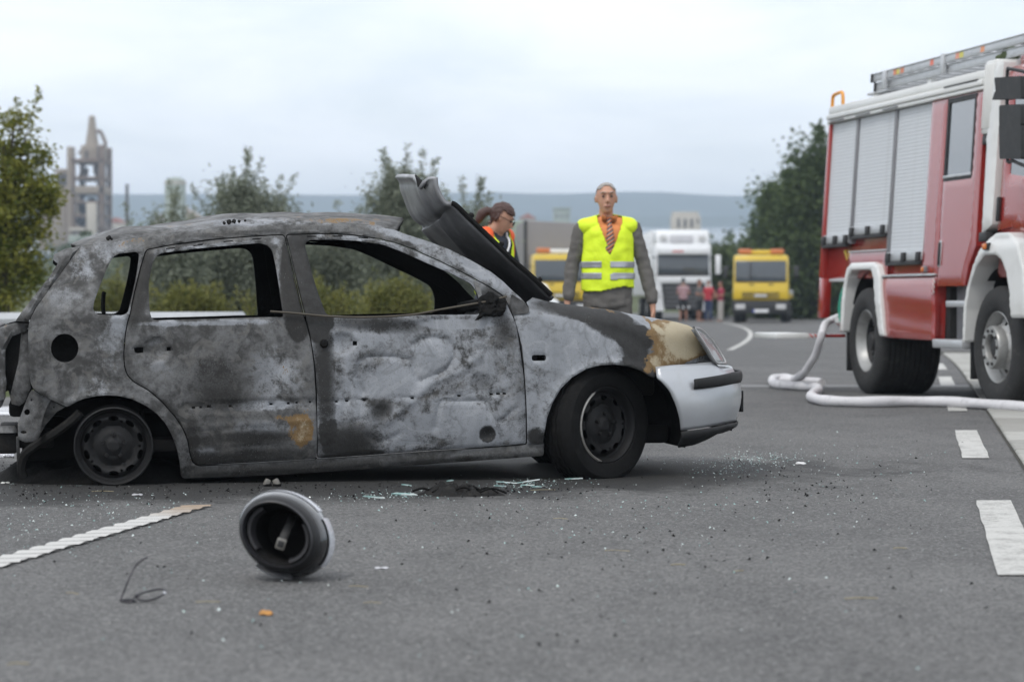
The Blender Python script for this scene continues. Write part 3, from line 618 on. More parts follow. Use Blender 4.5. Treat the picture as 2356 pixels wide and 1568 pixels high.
# ---- bonnet thrown back over the screen opening
near = c2([(1245, 122), (1250, 190), (1280, 262), (1332, 332), (1392, 350), (1500, 455), (1700, 645), (1850, 790), (2000, 920), (2168, 1080)])
farp = c2([(978, 112), (988, 195), (1030, 280), (1085, 390), (1150, 485), (1235, 575), (1330, 672), (1450, 745), (1600, 840), (1760, 960)])
nl = [Vector((x, .12, z)) for x, z in CF.hits(near, .12)]; fl = [Vector((x, CARW - .14, z)) for x, z in CF.hits(farp, CARW - .14)]
nl, fl = smooth_path(nl, 5), smooth_path(fl, 5); V, F = [], []; J = 44; n = len(nl)
for i in range(n):
    a, b = nl[i], fl[i]; tg = (nl[min(i + 1, n - 1)] - nl[max(i - 1, 0)]).normalized(); nrm = Vector((-tg.z, 0, tg.x)).normalized()
    if nrm.x > 0: nrm = -nrm
    s_ = i / (n - 1)
    for j in range(J + 1):
        t = j / J; k = 4 * t * (1 - t); p = a.lerp(b, t)
        d = .10 * k * (.35 + .65 * s_) + .016 * math.exp(-((t - .2 - .1 * s_) / .03) ** 2) + .016 * math.exp(-((t - .8 + .1 * s_) / .03) ** 2) + .006 * math.sin(6 * t + 9 * s_) * k
        if i < 3: d += .03 * (3 - i) / 3 * (1 - math.exp(-min(t, 1 - t) / .1))
        q = p + nrm * d
        nk = math.exp(-((t - .13) / .05) ** 2) * max(0, 1 - i / 4) * .06
        q += tg * nk
        V.append(q)
for i in range(n - 1):
    for j in range(J): a = i * (J + 1) + j; F.append((a, a + 1, a + J + 2, a + J + 1))
nb = NT('heat_blued_bonnet_lit_top'); a1 = nb.noise(3, 7, .6, .4); a2 = nb.noise(40, 6)
nb.bump(a2, .001); zz_ = nb.new('ShaderNodeSeparateXYZ'); nb.t.links.new(nb.tc, zz_.inputs[0]); sz2 = nb.step(nb.m2('ADD', zz_.outputs[2], nb.m2('MULTIPLY', a1, .35)), 1.55, 1.05)  # tone graded by height: pale top painted as catching sky, soot below
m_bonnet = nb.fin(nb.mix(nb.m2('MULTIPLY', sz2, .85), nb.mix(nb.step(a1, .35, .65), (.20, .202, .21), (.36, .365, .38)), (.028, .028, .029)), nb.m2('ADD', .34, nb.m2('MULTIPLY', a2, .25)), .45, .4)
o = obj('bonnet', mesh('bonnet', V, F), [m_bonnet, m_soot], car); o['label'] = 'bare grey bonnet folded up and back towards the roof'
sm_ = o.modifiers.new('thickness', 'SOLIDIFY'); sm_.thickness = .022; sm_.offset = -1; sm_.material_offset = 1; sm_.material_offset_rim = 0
for nm_, i0, i1 in (('bonnet_seam', 18, n - 1),):
    mb = MB(); mb.add(tube([nl[i] + Vector((.012, -.008, .012)) for i in range(i0, i1)], .014, 6)); so_ = mb.build(nm_, m_soot, o)
for i in (25, 31, 41):
    b = bmesh.new(); bmesh.ops.create_icosphere(b, subdivisions=2, radius=.013)
    for q in b.verts: q.co *= 1 + .5 * mnoise.noise(q.co * 60 + Vector((i, 0, 0)))
    k = obj('bump_stop', b, m_char, o); k.location = nl[i] + Vector((.025, 0, .025))
# ---- front bumper wrapped round the nose
xa = CF.hit(*c4([(1260, 1070)])[0], .03)[0]
sil = CF.hit(1701, 900, 0.0)[0] - .030; ca_, sa_ = 1.0, math.tan(R(16))
def plan(u, xn):
    a = u * math.pi / 2; return xa + (xn - xa) * max(0.0, math.sin(a)) ** .95, .03 + .74 * (1 - max(0.0, math.cos(a)) ** 1.15)
xn = sil + .1
for _ in range(20):
    mx = max(plan(k / 60, xn)[0] - plan(k / 60, xn)[1] * .30 for k in range(61)); xn += (sil - mx) * .8
def ztr(pts):
    q = sorted(CF.hits(pts, .05)); X = [a for a, b in q]; Z = [b for a, b in q]
    return lambda x: float(np.interp(x, X, Z))
ztop = ztr(c4([(1100, 710), (1150, 678), (1230, 640), (1330, 626), (1500, 614), (1570, 606), (1630, 655)]) ); zlow = ztr(c4([(1255, 1080), (1400, 1064), (1615, 1040)])); zsp = ztr(c4([(1255, 1204), (1400, 1186), (1540, 1150), (1610, 1120)]))
xarch = ztr  # arch edge: x as a function of z
qa = sorted([(z, x) for x, z in CF.hits(c4([(1262, 1080), (1248, 1000), (1216, 900), (1172, 800), (1122, 740), (1092, 712)]), .03)])
ax = lambda z: float(np.interp(z, [a for a, b in qa], [b for a, b in qa]))
def wrap(name, zf0, zf1, off, mat, parent, u0=0.0, u1=1.0, nu=40, nz=14, prof=None, arched=False, thick=.012, mirror=True):
    V, F = [], []; us = [u0 + (u1 - u0) * i / nu for i in range(nu + 1)]; cols = []
    for u in us: cols.append((u, 0))
    if mirror: cols += [(u, 1) for u in us[::-1][1 if u1 >= .999 else 0:]]
    for u, mr in cols:
        x, y = plan(u, xn)
        x2, y2 = plan(u + .01, xn); nx, ny = (y2 - y), -(x2 - x); L = math.hypot(nx, ny); nx, ny = nx / L, ny / L
        for k in range(nz + 1):
            t = k / nz; z = zf0(x) + (zf1(x) - zf0(x)) * t; o_ = off + (prof(t) if prof else 0)
            xx = x
            if arched and x < xa + .28:
                e = ax(z); w_ = (x - xa) / .28; xx = e + (xa + .28 - e) * w_
            yy = y + ny * o_; xx += nx * o_
            V.append((xx, CARW - yy if mr else yy, z))
    m = len(cols)
    for i in range(m - 1):
        for k in range(nz): a = i * (nz + 1) + k; F.append((a, a + nz + 1, a + nz + 2, a + 1))
    o = obj(name, mesh(name, V, F), mat, parent); s_ = o.modifiers.new('thickness', 'SOLIDIFY'); s_.thickness = thick; s_.offset = -1
    return o
bump_prof = lambda t: .028 * math.sin(math.pi * min(1, t * 1.05)) - .02 * max(0, t - .8) / .2
bumper = wrap('front_bumper', zlow, ztop, 0, m_silver, car, nu=44, nz=18, prof=bump_prof, arched=True); bumper['label'] = 'unburnt silver front bumper'
sp = wrap('lower_spoiler', zsp, lambda x: zlow(x) - .004, -.004, m_plastic, bumper, nz=8, prof=lambda t: .02 * math.sin(math.pi * t * .8) - .05 * (1 - t) ** 2)
zs0 = ztr(c4([(1330, 794), (1660, 764)])); zs1 = ztr(c4([(1330, 722), (1655, 680)]))
us0 = next(k / 200 for k in range(200) if plan(k / 200, xn)[0] > CF.hit(*c4([(1332, 755)])[0], .05)[0])
wrap('rub_strip', zs0, zs1, .024, m_plastic, bumper, u0=us0, u1=1.0, nz=8, prof=lambda t: .010 * max(0, math.sin(math.pi * t)) ** .5)
pz = CF.hit(1700, 925, .5)[1]
V, F = prism(rounded([(0, -.055), (.012, -.055), (.012, .055), (0, .055)], .002), .62, CARW - .62)
o = obj('number_plate', mesh('number_plate', [(x + xn + .022, y, z + pz) for x, y, z in V], F), m_plastic, bumper); box('plate_face', (xn + .0355, CARW / 2, pz), (.002, CARW - 1.26, .10), M('plate_white', (.6, .6, .58), .5), o, 0)
for dz in (-.085, -.12): MB().add(tube([(xn - .005, .64, pz + dz), (xn - .005, CARW - .64, pz + dz)], .012, 6)).build('grille_bar', m_plastic, bumper)
# headlights: empty clear shells
for far in (0, 1):
    hp = [(*CF.hit(*p, y_), y_) for p, y_ in zip(c4([(1352, 368), (1440, 502), (1500, 602), (1545, 612), (1570, 606), (1540, 548), (1475, 452), (1400, 380)]), [.07, .11, .15, .20, .26, .30, .28, .22])]
    V = [(x, CARW - y if far else y, z) for x, z, y in hp]; cc = sum((Vector(v) for v in V), Vector()) / len(V); cc += Vector((.004, .006 if far else -.006, .002))
    V.append(tuple(cc)); k = len(V) - 1; F = [(i, (i + 1) % k, k) if not far else ((i + 1) % k, i, k) for i in range(k)]
    hm = NT('clear_lens'); hm.b.inputs['Transmission Weight'].default_value = .0
    o = obj('headlight', mesh('headlight', V, F), M('hazed_headlight_lens', (.21, .215, .215), .12, .0, .5, 14, 0, 60, .7), car); s_ = o.modifiers.new('sub', 'SUBSURF'); s_.levels = s_.render_levels = 2; s_.subdivision_type = 'SIMPLE'
    s_ = o.modifiers.new('thickness', 'SOLIDIFY'); s_.thickness = .018; s_.offset = -1
    mb = MB(); rim_ = [Vector(v) for v in V[:-1]]; mb.add(tube(smooth_path(rim_ + rim_[:1], 4), .007, 6, False)); mb.build('lens_rim', M('clear_edge', (.30, .30, .30), .25), o)
# ---- engine bay, bulkhead, floor
box('slam_panel', (xn - .34, CARW / 2, .60), (.08, .9, .06), m_burnd, car, .01)
box('radiator', (xn - .30, CARW / 2, .40), (.06, .85, .34), m_soot, car, .01)
box('bulkhead', (2.08, CARW / 2, .50), (.04, 1.36, .58), m_soot, car, .01)
box('cowl', (2.02, CARW / 2, .79), (.22, 1.30, .05), m_burnd, car, .015)
bm = bmesh.new(); boxbm(bm, (2.55, .8, .45), (.45, .6, .34), .03); boxbm(bm, (2.5, .8, .64), (.3, .45, .06), .02); boxbm(bm, (2.6, .4, .5), (.2, .2, .2), .02); boxbm(bm, (2.4, 1.25, .55), (.24, .2, .18), .02); obj('engine', bm, m_char, car)
bm = bmesh.new(); boxbm(bm, (1.05, CARW / 2, .185), (2.1, 1.42, .06), .015); boxbm(bm, (1.05, CARW / 2, .25), (2.0, .2, .14), .04); obj('floor_pan', bm, m_soot, car)
box('subframe', (2.5, CARW / 2, .21), (.55, 1.0, .10), m_soot, car, .03)
box('rear_floor', (-.18, CARW / 2, .36), (.62, 1.1, .08), m_soot, car, .02)
mb = MB(); mb.add(tube([(1.9, .12, .84), (1.95, .5, .86), (1.95, 1.1, .86), (1.9, CARW - .12, .84)], .03, 8)); mb.build('dash_beam', m_char, car)
for (sx, sy) in ((1.05, .42), (1.05, 1.18), (.15, .5), (.15, 1.1)):
    mb = MB(); mb.add(tube(smooth_path([(sx, sy - .2, .3), (sx - .12, sy - .2, .6), (sx - .17, sy - .16, .76), (sx - .17, sy + .16, .76), (sx - .12, sy + .2, .6), (sx, sy + .2, .3)], 4), .014, 6)); mb.add(tube([(sx - .12, sy - .2, .58), (sx - .12, sy + .2, .58)], .01, 6)); mb.add(tube([(sx, sy - .2, .34), (sx + .45, sy - .2, .36), (sx + .45, sy + .2, .36), (sx, sy + .2, .34)], .014, 6))
    mb.build('seat_frame', m_char, car)
mb = MB(); P_ = on_side(c1([(556, 600), (552, 560), (554, 500), (558, 480)]), .55); mb.add(tube(smooth_path(P_), .011, 6)); mb.build('bent_rod', m_soot, car)
# wheel housings
def housing(xc, zc, r, a0, a1, y0, y1):
    V, F = [], []; n = 20
    for i in range(n + 1):
        a = R(a0 + (a1 - a0) * i / n)
        V += [(xc + r * math.cos(a), y0, zc + r * math.sin(a)), (xc + r * math.cos(a), y1, zc + r * math.sin(a)), (xc + r * .2 * math.cos(a), y1, zc + r * .2 * math.sin(a))]
    for i in range(n):
        k = i * 3; F += [(k, k + 3, k + 4, k + 1), (k + 1, k + 4, k + 5, k + 2)]
    return V, F
rc = CF.hit(*c1([(594, 1280)])[0], .0); fc = CF.hit(1424, 1003, .02)
for y0, y1 in ((.07, .42), (CARW - .07, CARW - .42)):
    V, F = housing(rc[0], rc[1] + .04, .34, -5, 185, y0, y1); o = obj('wheel_housing', mesh('wheel_housing', V, F), m_soot, car)
    V, F = housing(fc[0] + .0, fc[1] + .03, .36, -15, 195, y0, y1 if y0 < 1 else y1); o = obj('wheel_housing', mesh('wheel_housing', V, F), m_soot, car)
# ---- tail
S2 = lambda d: (lambda x, z: S_car(x, z) + d)
hs = cs(c1([(422, 240), (392, 278), (322, 376), (242, 486), (182, 566), (150, 636), (80, 632), (120, 575), (195, 480), (258, 400), (302, 332), (278, 312), (282, 284), (345, 252)]))
tg = cs(c1([(148, 646), (72, 642), (32, 652), (-4, 668), (-30, 720), (-40, 850), (-36, 1040), (-5, 1052), (22, 1044), (34, 960), (22, 870), (28, 780), (62, 712), (140, 684)]))
cav = cs(c1([(150, 686), (100, 690), (58, 720), (30, 790), (30, 960), (60, 1060), (100, 1090), (170, 1000)]))
brk = cs(c1([(166, 992), (245, 1036), (340, 1084), (298, 1108), (236, 1180), (192, 1262), (132, 1268), (94, 1252), (92, 1172), (124, 1082), (152, 1012)]))
bh = [cs(c1([(x + rx * math.cos(a * .7854), y + ry * math.sin(a * .7854)) for a in range(8)])) for x, y, rx, ry in [(141, 1110, 16, 16), (123, 1215, 17, 8), (164, 1047, 6, 6), (282, 1085, 4, 4)]]
post = cs(c1([(128, 1060), (100, 1080), (60, 1070), (50, 1030), (95, 850), (110, 690), (148, 690), (160, 985)]))
for far in (None, CARW):
    mm = m_burn if far is None else m_burnd
    plate('tailgate_frame', hs, [], S2(.012), mm, car, .02, .05, .012, None, far, ((.28, .12, .08), [(150, 580, 30, 30, 0, 2, .1), (100, 640, 60, 60, -45, 0, .25)]), m_soot)
    plate('tailgate_edge', tg, [], S2(.05), mm, car, .02, .03, .015, None, far, ((.40, .05, .06), [(15, 760, 14, 80, 0, 2, .3)]), m_soot)
    plate('lamp_recess', cav, [], S2(.12), m_soot, car, .03, .01, 0, None, far)
    plate('tail_post', post, [], S2(.075), mm, car, .02, .02, .01, lambda x, z: wob(x, z, .012, 9), far, ((.05, .35, 0), [(85, 900, 12, 90, 5, 0, .5)]))
    plate('rear_bracket', brk, bh, S2(.05), mm, car, .018, .015, .006, lambda x, z: wob(x, z, .006, 7), far, ((.06, .28, 0), []))
ux, uz = cs(c1([(300, 290)]))[0]
box('tailgate_spoiler', (ux + .10, CARW / 2, uz + .015), (.12, CARW - .62, .03), m_burnd, car, .012)
tx, tz = cs(c1([(10, 850)]))[0]
bm = bmesh.new(); boxbm(bm, (tx - .02, CARW / 2, tz - .02), (.035, 1.05, .40), .012); obj('tailgate_panel', bm, m_burnm, car)
bx_, bz_ = cs(c1([(45, 1275)]))[0]
box('bumper_beam', (bx_ - .01, CARW / 2, bz_), (.10, 1.16, .10), m_char, car, .015)
box('beam_mount', (bx_ + .10, .30, bz_ + .02), (.22, .09, .09), m_char, car, .01)
V, F = lathe([(.0, .03), (.04, .03), (.05, .012), (.055, 0), (.05, -.002), (.04, .01), (0, .01)], 20, 'Z'); o = obj('beam_cap', mesh('beam_cap', V, F), m_burnm, car); o.location = (bx_ - .01, .24, bz_ + .052)
mb = MB(); pp = on_side(c1([(420, 1110), (380, 1150), (300, 1210), (200, 1275), (130, 1330), (110, 1400), (125, 1450)]), .03); mb.add(tube(smooth_path(pp, 5), .022, 7)); mb.build('hanging_trim', m_char, car)
mb = MB(); pp = on_side(c1([(92, 1240), (94, 1320), (96, 1400)]), .08); mb.add(tube(pp, .008, 6)); mb.build('hanging_rod', m_burnm, car)
mb = MB(); mb.add(tube(smooth_path([(.05, .45, .2), (-.3, .5, .2), (-.5, .6, .18), (-.55, .9, .18)], 5), .03, 8)); mb.add(tube([(0, .2, .19), (0, CARW - .2, .19)], .035, 8)); mb.build('rear_axle', m_soot, car)

# ---- wheels
def wheel(parent, cen, steer, rr, wid, tyre=None, flat=0.0, tilt=0.0, nslot=10, m_disc=None):
    """steel wheel; the outside faces -Y. tyre = outer radius or None when it has burnt away"""
    e = bpy.data.objects.new('wheel', None); COL.objects.link(e); e.parent = parent; e.location = cen; e.rotation_euler = (R(tilt), 0, R(steer)); e.empty_display_size = .1
    V, F = lathe([(rr * .80, wid * .95), (rr * .86, wid * .98), (rr * .99, wid), (rr, wid * .96), (rr * .9, wid * .9), (rr * .84, wid * .6), (rr * .82, wid * .3), (rr * .9, .035), (rr * .985, .028), (rr, .010), (rr * 1.0, .004), (rr * .97, 0), (rr * .94, .006), (rr * .90, .020), (rr * .87, .045), (rr * .80, .06)], 64)
    obj('rim', mesh('rim', V, F), m_rim, e)
    hs_ = []
    for k in range(nslot):
        a = 2 * math.pi * (k + .5) / nslot; ca, sa = math.cos(a), math.sin(a); q = []
        for (x, z) in ell(0, 0, rr * .13, rr * .065, 12): q.append((rr * .70 * ca + (-sa * x + ca * z), rr * .70 * sa + (ca * x + sa * z)))
        hs_.append(q)
        a = 2 * math.pi * k / nslot
        if k % 2 == 0: hs_.append(ell(rr * .66 * math.cos(a), rr * .66 * math.sin(a), rr * .035, rr * .035, 8))
    P, T = cdt(ell(0, 0, rr * .84, rr * .84, 48), hs_, .012); r_ = np.hypot(P[:, 0], P[:, 1]) / rr
    y = np.interp(r_, [0, .16, .19, .24, .34, .40, .52, .60, .70, .80, .84], [.012, .012, .022, .026, .026, .034, .046, .030, .022, .034, .05])
    n = len(P); V = np.r_[np.c_[P[:, 0], y, P[:, 1]], np.c_[P[:, 0], y + .006, P[:, 1]]]
    obj('wheel_disc', mesh('wheel_disc', V, [tuple(t) for t in T] + [tuple(t[::-1] + n) for t in T]), m_disc or m_rim, e)
    for k in range(5):
        a = 2 * math.pi * k / 5 + .3; V, F = lathe([(0, -.012), (.007, -.012), (.009, -.008), (.010, 0), (.010, .014)], 6); b = obj('wheel_bolt', mesh('wheel_bolt', V, F), m_rim, e, False); b.location = (rr * .29 * math.cos(a), .02, rr * .29 * math.sin(a))
    V, F = lathe([(0, .1), (rr * .75, .1), (rr * .75, .12), (0, .12)], 32); obj('brake_drum', mesh('brake_drum', V, F), m_soot, e)
    if tyre:
        h = tyre - rr; prof = [(rr * .97, .012), (rr * 1.02, -.004), (rr + h * .35, -.016), (rr + h * .65, -.014), (tyre - .018, .004), (tyre - .006, .016), (tyre, .03)]
        ring = []
        for q in (.055, .06, .085, .09, .115, .12, .145): ring.append((tyre - (.008 if q in (.06, .085 - .0, .12) else 0), q))
        prof += [(tyre, .05), (tyre - .008, .052), (tyre - .008, .060), (tyre, .062), (tyre, .085), (tyre - .008, .087), (tyre - .008, .095), (tyre, .097), (tyre, .12), (tyre - .008, .122), (tyre - .008, .130), (tyre, .132), (tyre, .155), (tyre - .018, .178), (rr + h * .5, .195), (rr * .98, .175)]
        V, F = lathe(prof, 96); V2 = []
        for i, (x, y, z) in enumerate(V):
            r = math.hypot(x, z)
            if r > tyre - .012 and .028 < y < .157 and (i // len(prof)) % 3 == 0: x, z = x * (1 - .006 / r), z * (1 - .006 / r)
            if z < -tyre + flat: k = (-tyre + flat) - z; y += (-.03 if y < .08 else .03) * min(1, k / max(flat, .01)); z = -tyre + flat - .12 * k * 0
            V2.append((x, y, z))
        obj('tyre', mesh('tyre', V2, F), m_rubber, e)
    return e
rw = wheel(car, (rc[0], .02, .187), -1, .187, .15, tilt=3); wheel(car, (rc[0], CARW - .02, .187), 180, .187, .15)
steer = 31
FW = (fc[0] - .035, .115, .264)
fw = wheel(car, FW, steer, .190, .16, .298, .034); wheel(car, (FW[0], CARW - .115, .262), 180 + steer, .190, .16, .298, .034)
mb = MB(); mb.add(tube([(.184 * math.cos(R(a)), -.002, .184 * math.sin(R(a))) for a in range(118, 262, 6)], [.003] + [.0075] * 22 + [.003], 6)); mb.build('bent_rim_edge', m_rimlip, fw)

b = bmesh.new(); bmesh.ops.create_grid(b, x_segments=50, y_segments=24, size=.5)
for v in b.verts:
    x, y = v.co.x * 2, v.co.y * 2; h = max(0, 1 - (abs(x) ** 2.4 + y * y)); nz = mnoise.fractal(Vector((x * 3, y * 2.4, 4.3)), .9, 2.1, 5)
    v.co = Vector((.02 + x * .62, .62 + y * .50, -.006 + h * (.16 + .10 * nz) + .012 * mnoise.noise(Vector((x * 12, y * 12, 1))) * (h > 0)))
obj('burnt_residue', b, m_soot, car)
box('dark_filler_box', (.02, CARW / 2, .22), (.9, .9, .24), m_soot, car, .04)  # black box added to keep the space round the rear wheels dark
# ================================================================ fire engine
TF = Frame(gnd(1988, 905), gnd(2290, 939))
LEAN = .065
def S_t(x, z): return LEAN * np.clip(np.asarray(z, float) - .85, 0, 9)
m_red = M('fire_red_paint', (.30, .026, .021), .22, 0, .08, 1.2, 0, 60, .5, dirt=(.30, .06, .05, .35), **{'Coat Weight': .8, 'Coat Roughness': .06})
m_wht = M('white_lacquer', (.66, .66, .64), .35, 0, .05, 2, 0, 60, .5, dirt=(.45, .44, .41, .4), **{'Coat Weight': .3, 'Coat Roughness': .15})
m_alu = M('aluminium', (.52, .53, .54), .42, .6, .12, 6, .0005, 200, .5, dirt=(.30, .30, .30, .5))
m_slat = M('shutter_aluminium', (.56, .58, .60), .6, .1, .06, 3, 0, 60, .4, dirt=(.40, .40, .40, .3))
m_blk = M('black_steel', (.02, .02, .021), .55, 0, .3, 8, .001, 150, .4, dirt=(.06, .056, .05, .5))
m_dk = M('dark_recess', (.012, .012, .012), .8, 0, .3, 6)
m_tglass = M('tinted_glass', (.09, .10, .11), .05, 0, .05, 2, 0, 60, .9, **{'Coat Weight': 1.0, 'Coat Roughness': .02})
m_tyre = M('lorry_tyre', (.030, .030, .030), .8, 0, .35, 8, .002, 70, .3, dirt=(.08, .076, .07, .6))
m_hub = M('wheel_silver', (.36, .36, .35), .4, .5, .15, 10, 0, 60, .5, dirt=(.13, .12, .11, .6))
m_grey = M('grey_step_plate', (.20, .20, .21), .6, .2, .2, 6, .001, 120, .4)
m_amber = M('amber_lens', (.60, .16, .02), .25, 0, .1, 20)
m_yel = M('yellow_enamel', (.60, .42, .03), .4, 0, .1, 6)
fe = thing('fire_engine', 'red and white fire engine with silver roller shutters and a ladder on its roof', 'fire engine', TF.p0, TF.rz)
def tbox(name, x0, x1, y0, y1, z0, z1, mat, parent=fe, bevel=.012, lean=True):
    bm = bmesh.new(); boxbm(bm, ((x0 + x1) / 2, (y0 + y1) / 2, (z0 + z1) / 2), (abs(x1 - x0), abs(y1 - y0), abs(z1 - z0)), min(bevel, .45 * min(abs(x1 - x0), abs(y1 - y0), abs(z1 - z0))))
    if lean:
        for v in bm.verts: v.co.y += float(S_t(0, v.co.z))
    return obj(name, bm, mat, parent)
def tplate(name, poly, mat, y=0.0, thick=.03, roll=.008, holes=(), parent=fe, rnd=.01, cell=.06, detail=None):
    return plate(name, rounded(poly, rnd, 3), [rounded(h, rnd, 3) for h in holes], lambda x, z: S_t(x, z) + y, mat, parent, cell, thick, roll, detail)
W = 2.42
# hull
tbox('rear_body', -1.45, 1.52, .06, W, 1.08, 2.66, m_red, bevel=.03)
tbox('body_roof', -1.44, 2.82, .10, W - .05, 2.66, 2.80, m_alu, bevel=.03)
tbox('crew_cab', 1.53, 2.9, .07, W, 1.0, 2.66, m_red, bevel=.03)
tbox('chassis', -1.3, 4.5, .75, 1.7, .55, 1.0, m_blk, bevel=.02)
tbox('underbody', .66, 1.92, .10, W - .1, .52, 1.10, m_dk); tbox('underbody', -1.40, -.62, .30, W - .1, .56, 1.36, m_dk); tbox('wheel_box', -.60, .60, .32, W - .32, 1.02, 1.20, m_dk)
# long white cornice in three steps
for z0, z1, yo in ((2.632, 2.668, -.022), (2.670, 2.722, -.034), (2.724, 2.80, -.012)): tbox('cornice', -1.47, 2.80, yo, .12, z0, z1, m_wht, bevel=.012)
for x0 in (-1.35, -.55, .25): tbox('cornice_slot', x0, x0 + .42, -.030, .0, 2.640, 2.656, m_grey, bevel=.002)
tbox('cornice_slot', 1.9, 2.7, -.040, -.02, 2.716, 2.728, m_blk, bevel=.002)
# frames and posts
tbox('corner_post', -1.475, -1.415, -.005, .10, 1.10, 2.63, m_red); tbox('corner_panel', -1.475, -1.33, .0, .09, .70, 1.10, m_red)
for xa_, xb_ in ((-.625, -.555), (.495, .565)): tbox('shutter_guide', xa_, xb_, .012, .07, 1.42 if xa_ < 0 else 1.20, 2.63, m_grey, bevel=.006)
# roller shutters, slat by slat
def shutter(x0, x1, z0, z1):
    e = bpy.data.objects.new('roller_shutter', None); COL.objects.link(e); e.parent = fe; e.empty_display_size = .1
    p = .0335; n = int((z1 - z0 - .10) / p); zt = z1
    prof = [(.0006, 0), (-.0006, .06 * p), (-.001, .2 * p), (-.001, .8 * p), (-.0006, .94 * p), (.0006, p)]
    V = []; F = []
    for x in (x0, x1): V += [(x, y + LEAN * z, z) for y, z in prof]
    F = [(k, k + 6, k + 7, k + 1) for k in range(5)]; me = mesh('slat', V, F); me.materials.append(m_slat); me.shade_smooth()
    for k in range(n):
        o = bpy.data.objects.new('slat', me); COL.objects.link(o); o.parent = e; z = zt - (k + 1) * p; o.location = (0, float(S_t(0, z)) + .03, z)
    zb = zt - n * p
    tbox('backing', x0, x1, .045, .055, zb, z1, m_grey, e, 0)
    tbox('end_bar', x0, x1, -.004, .04, zb - .085, zb - .002, m_alu, e, .006); tbox('lower_rail', x0, x1, -.018, .03, zb - .125, zb - .088, m_blk, e, .006)
    for t in (.02, .48, .90): tbox('latch', x0 + (x1 - x0) * t, x0 + (x1 - x0) * t + .09, -.03, .0, zb - .10, zb - .01, m_blk, e, .01)
    return e
shutter(-1.41, -.63, 1.40, 2.625); shutter(-.55, .49, 1.46, 2.625); shutter(.57, 1.50, 1.20, 2.625)
# red flank
tplate('flank_panel', [(1.51, 1.10), (1.905, 1.10), (1.905, 2.63), (1.51, 2.63)], m_red, 0, .06)
dw = [(1.955, 1.925), (2.60, 1.925), (2.60, 2.60), (1.955, 2.60)]
door = tplate('crew_door', [(1.915, 1.00), (2.60, 1.0), (2.66, 1.16), (2.80, 1.33), (2.80, 2.63), (1.915, 2.63)], m_red, 0, .06, .008, [dw])
tplate('window_seal', [(1.935, 1.905), (2.62, 1.905), (2.62, 2.62), (1.935, 2.62)], m_blk, -.004, .012, .004, [[(1.975, 1.945), (2.58, 1.945), (2.58, 2.58), (1.975, 2.58)]], door)
tplate('window_pane', [(1.95, 1.92), (2.605, 1.92), (2.605, 2.605), (1.95, 2.605)], m_tglass, .012, .008, 0, (), door)
tbox('window_rail', 1.94, 2.60, -.008, .01, 1.93, 1.955, m_alu, door, .004)
tbox('door_handle', 1.955, 1.995, -.02, .01, 1.18, 1.38, m_blk, door, .01); tbox('handle_plate', 1.945, 2.005, -.006, .01, 1.165, 1.395, m_alu, door, .006)
tplate('side_locker', [(.52, .54), (1.90, .53), (1.90, 1.085), (.40, 1.085)], m_red, 0, .07, .01, (), fe, .012, .05, lambda x, z: .004 * np.sin(z * 17 + x) )
tbox('locker_rail', .45, 1.89, -.014, .04, 1.092, 1.112, m_alu, bevel=.003); tbox('locker_side', 1.885, 1.90, .01, .5, .53, 1.085, m_red)
tplate('arch_panel', [(-.60, 1.20), (.42, 1.20), (.50, 1.10), (.55, 1.10), (.55, 1.335), (-.60, 1.335)], m_red, .01, .05); tbox('arch_rail', -.58, .52, -.004, .05, 1.335, 1.35, m_alu, bevel=.004)
o_ = tbox('side_marker', 1.60, 1.68, -.03, .01, 1.12, 1.18, m_grey, bevel=.012); tbox('amber_lens', 1.612, 1.668, -.042, -.025, 1.13, 1.17, m_amber, o_, .008)
m_chev = NT('red_white_chevrons'); gx_ = m_chev.new('ShaderNodeSeparateXYZ'); m_chev.t.links.new(m_chev.tc, gx_.inputs[0]); sd_ = m_chev.m2('FRACT', m_chev.m2('MULTIPLY', m_chev.m2('ADD', m_chev.m2('ADD', gx_.outputs[0], gx_.outputs[1]), gx_.outputs[2]), 22.0))
m_chv = m_chev.fin(m_chev.mix(m_chev.step(sd_, .49, .51), (.40, .03, .025), (.6, .6, .58)), .4)
tbox('reflector', 1.862, 1.905, -.012, -.004, .93, 1.07, m_chv, bevel=.002)
# mudguards
tplate('rear_mudguard', [(-.64, .57), (-.57, 1.02), (-.49, 1.19), (-.38, 1.235), (.28, 1.235), (.41, 1.20), (.49, 1.10), (.66, .55), (.53, .55), (.33, 1.05), (.27, 1.14), (.18, 1.165), (-.36, 1.165), (-.44, 1.12), (-.50, 1.0), (-.56, .57)], m_wht, -.04, .16, .014, (), fe, .02, .02)
fo = [(2.845, .53), (2.87, .78), (2.92, .98), (3.01, 1.14), (3.14, 1.28), (3.30, 1.38), (3.48, 1.42), (3.74, 1.42), (3.98, 1.33), (4.14, 1.13), (4.22, .92), (4.25, .74), (3.92, .74), (3.88, .92), (3.80, 1.08), (3.66, 1.20), (3.52, 1.245), (3.26, 1.245), (3.10, 1.16), (2.98, 1.0), (2.92, .80), (2.89, .53)]
tplate('front_mudguard', fo, m_wht, -.10, .22, .012, (), fe, .02, .02, lambda x, z: .02 * np.exp(-((z - 1.38) / .05) ** 2))
o_ = tbox('indicator', 3.30, 3.40, -.125, -.08, 1.285, 1.345, m_blk, bevel=.01, lean=True); tbox('amber_lens', 3.31, 3.39, -.135, -.115, 1.292, 1.338, m_amber, o_, .008)
for xc, r0 in ((0.0, .66), (3.36, .66)):
    V, F = housing(xc, .56, r0 * .9, -5, 185, .06, .75); obj('wheel_housing', mesh('wheel_housing', V, F), m_dk, fe)
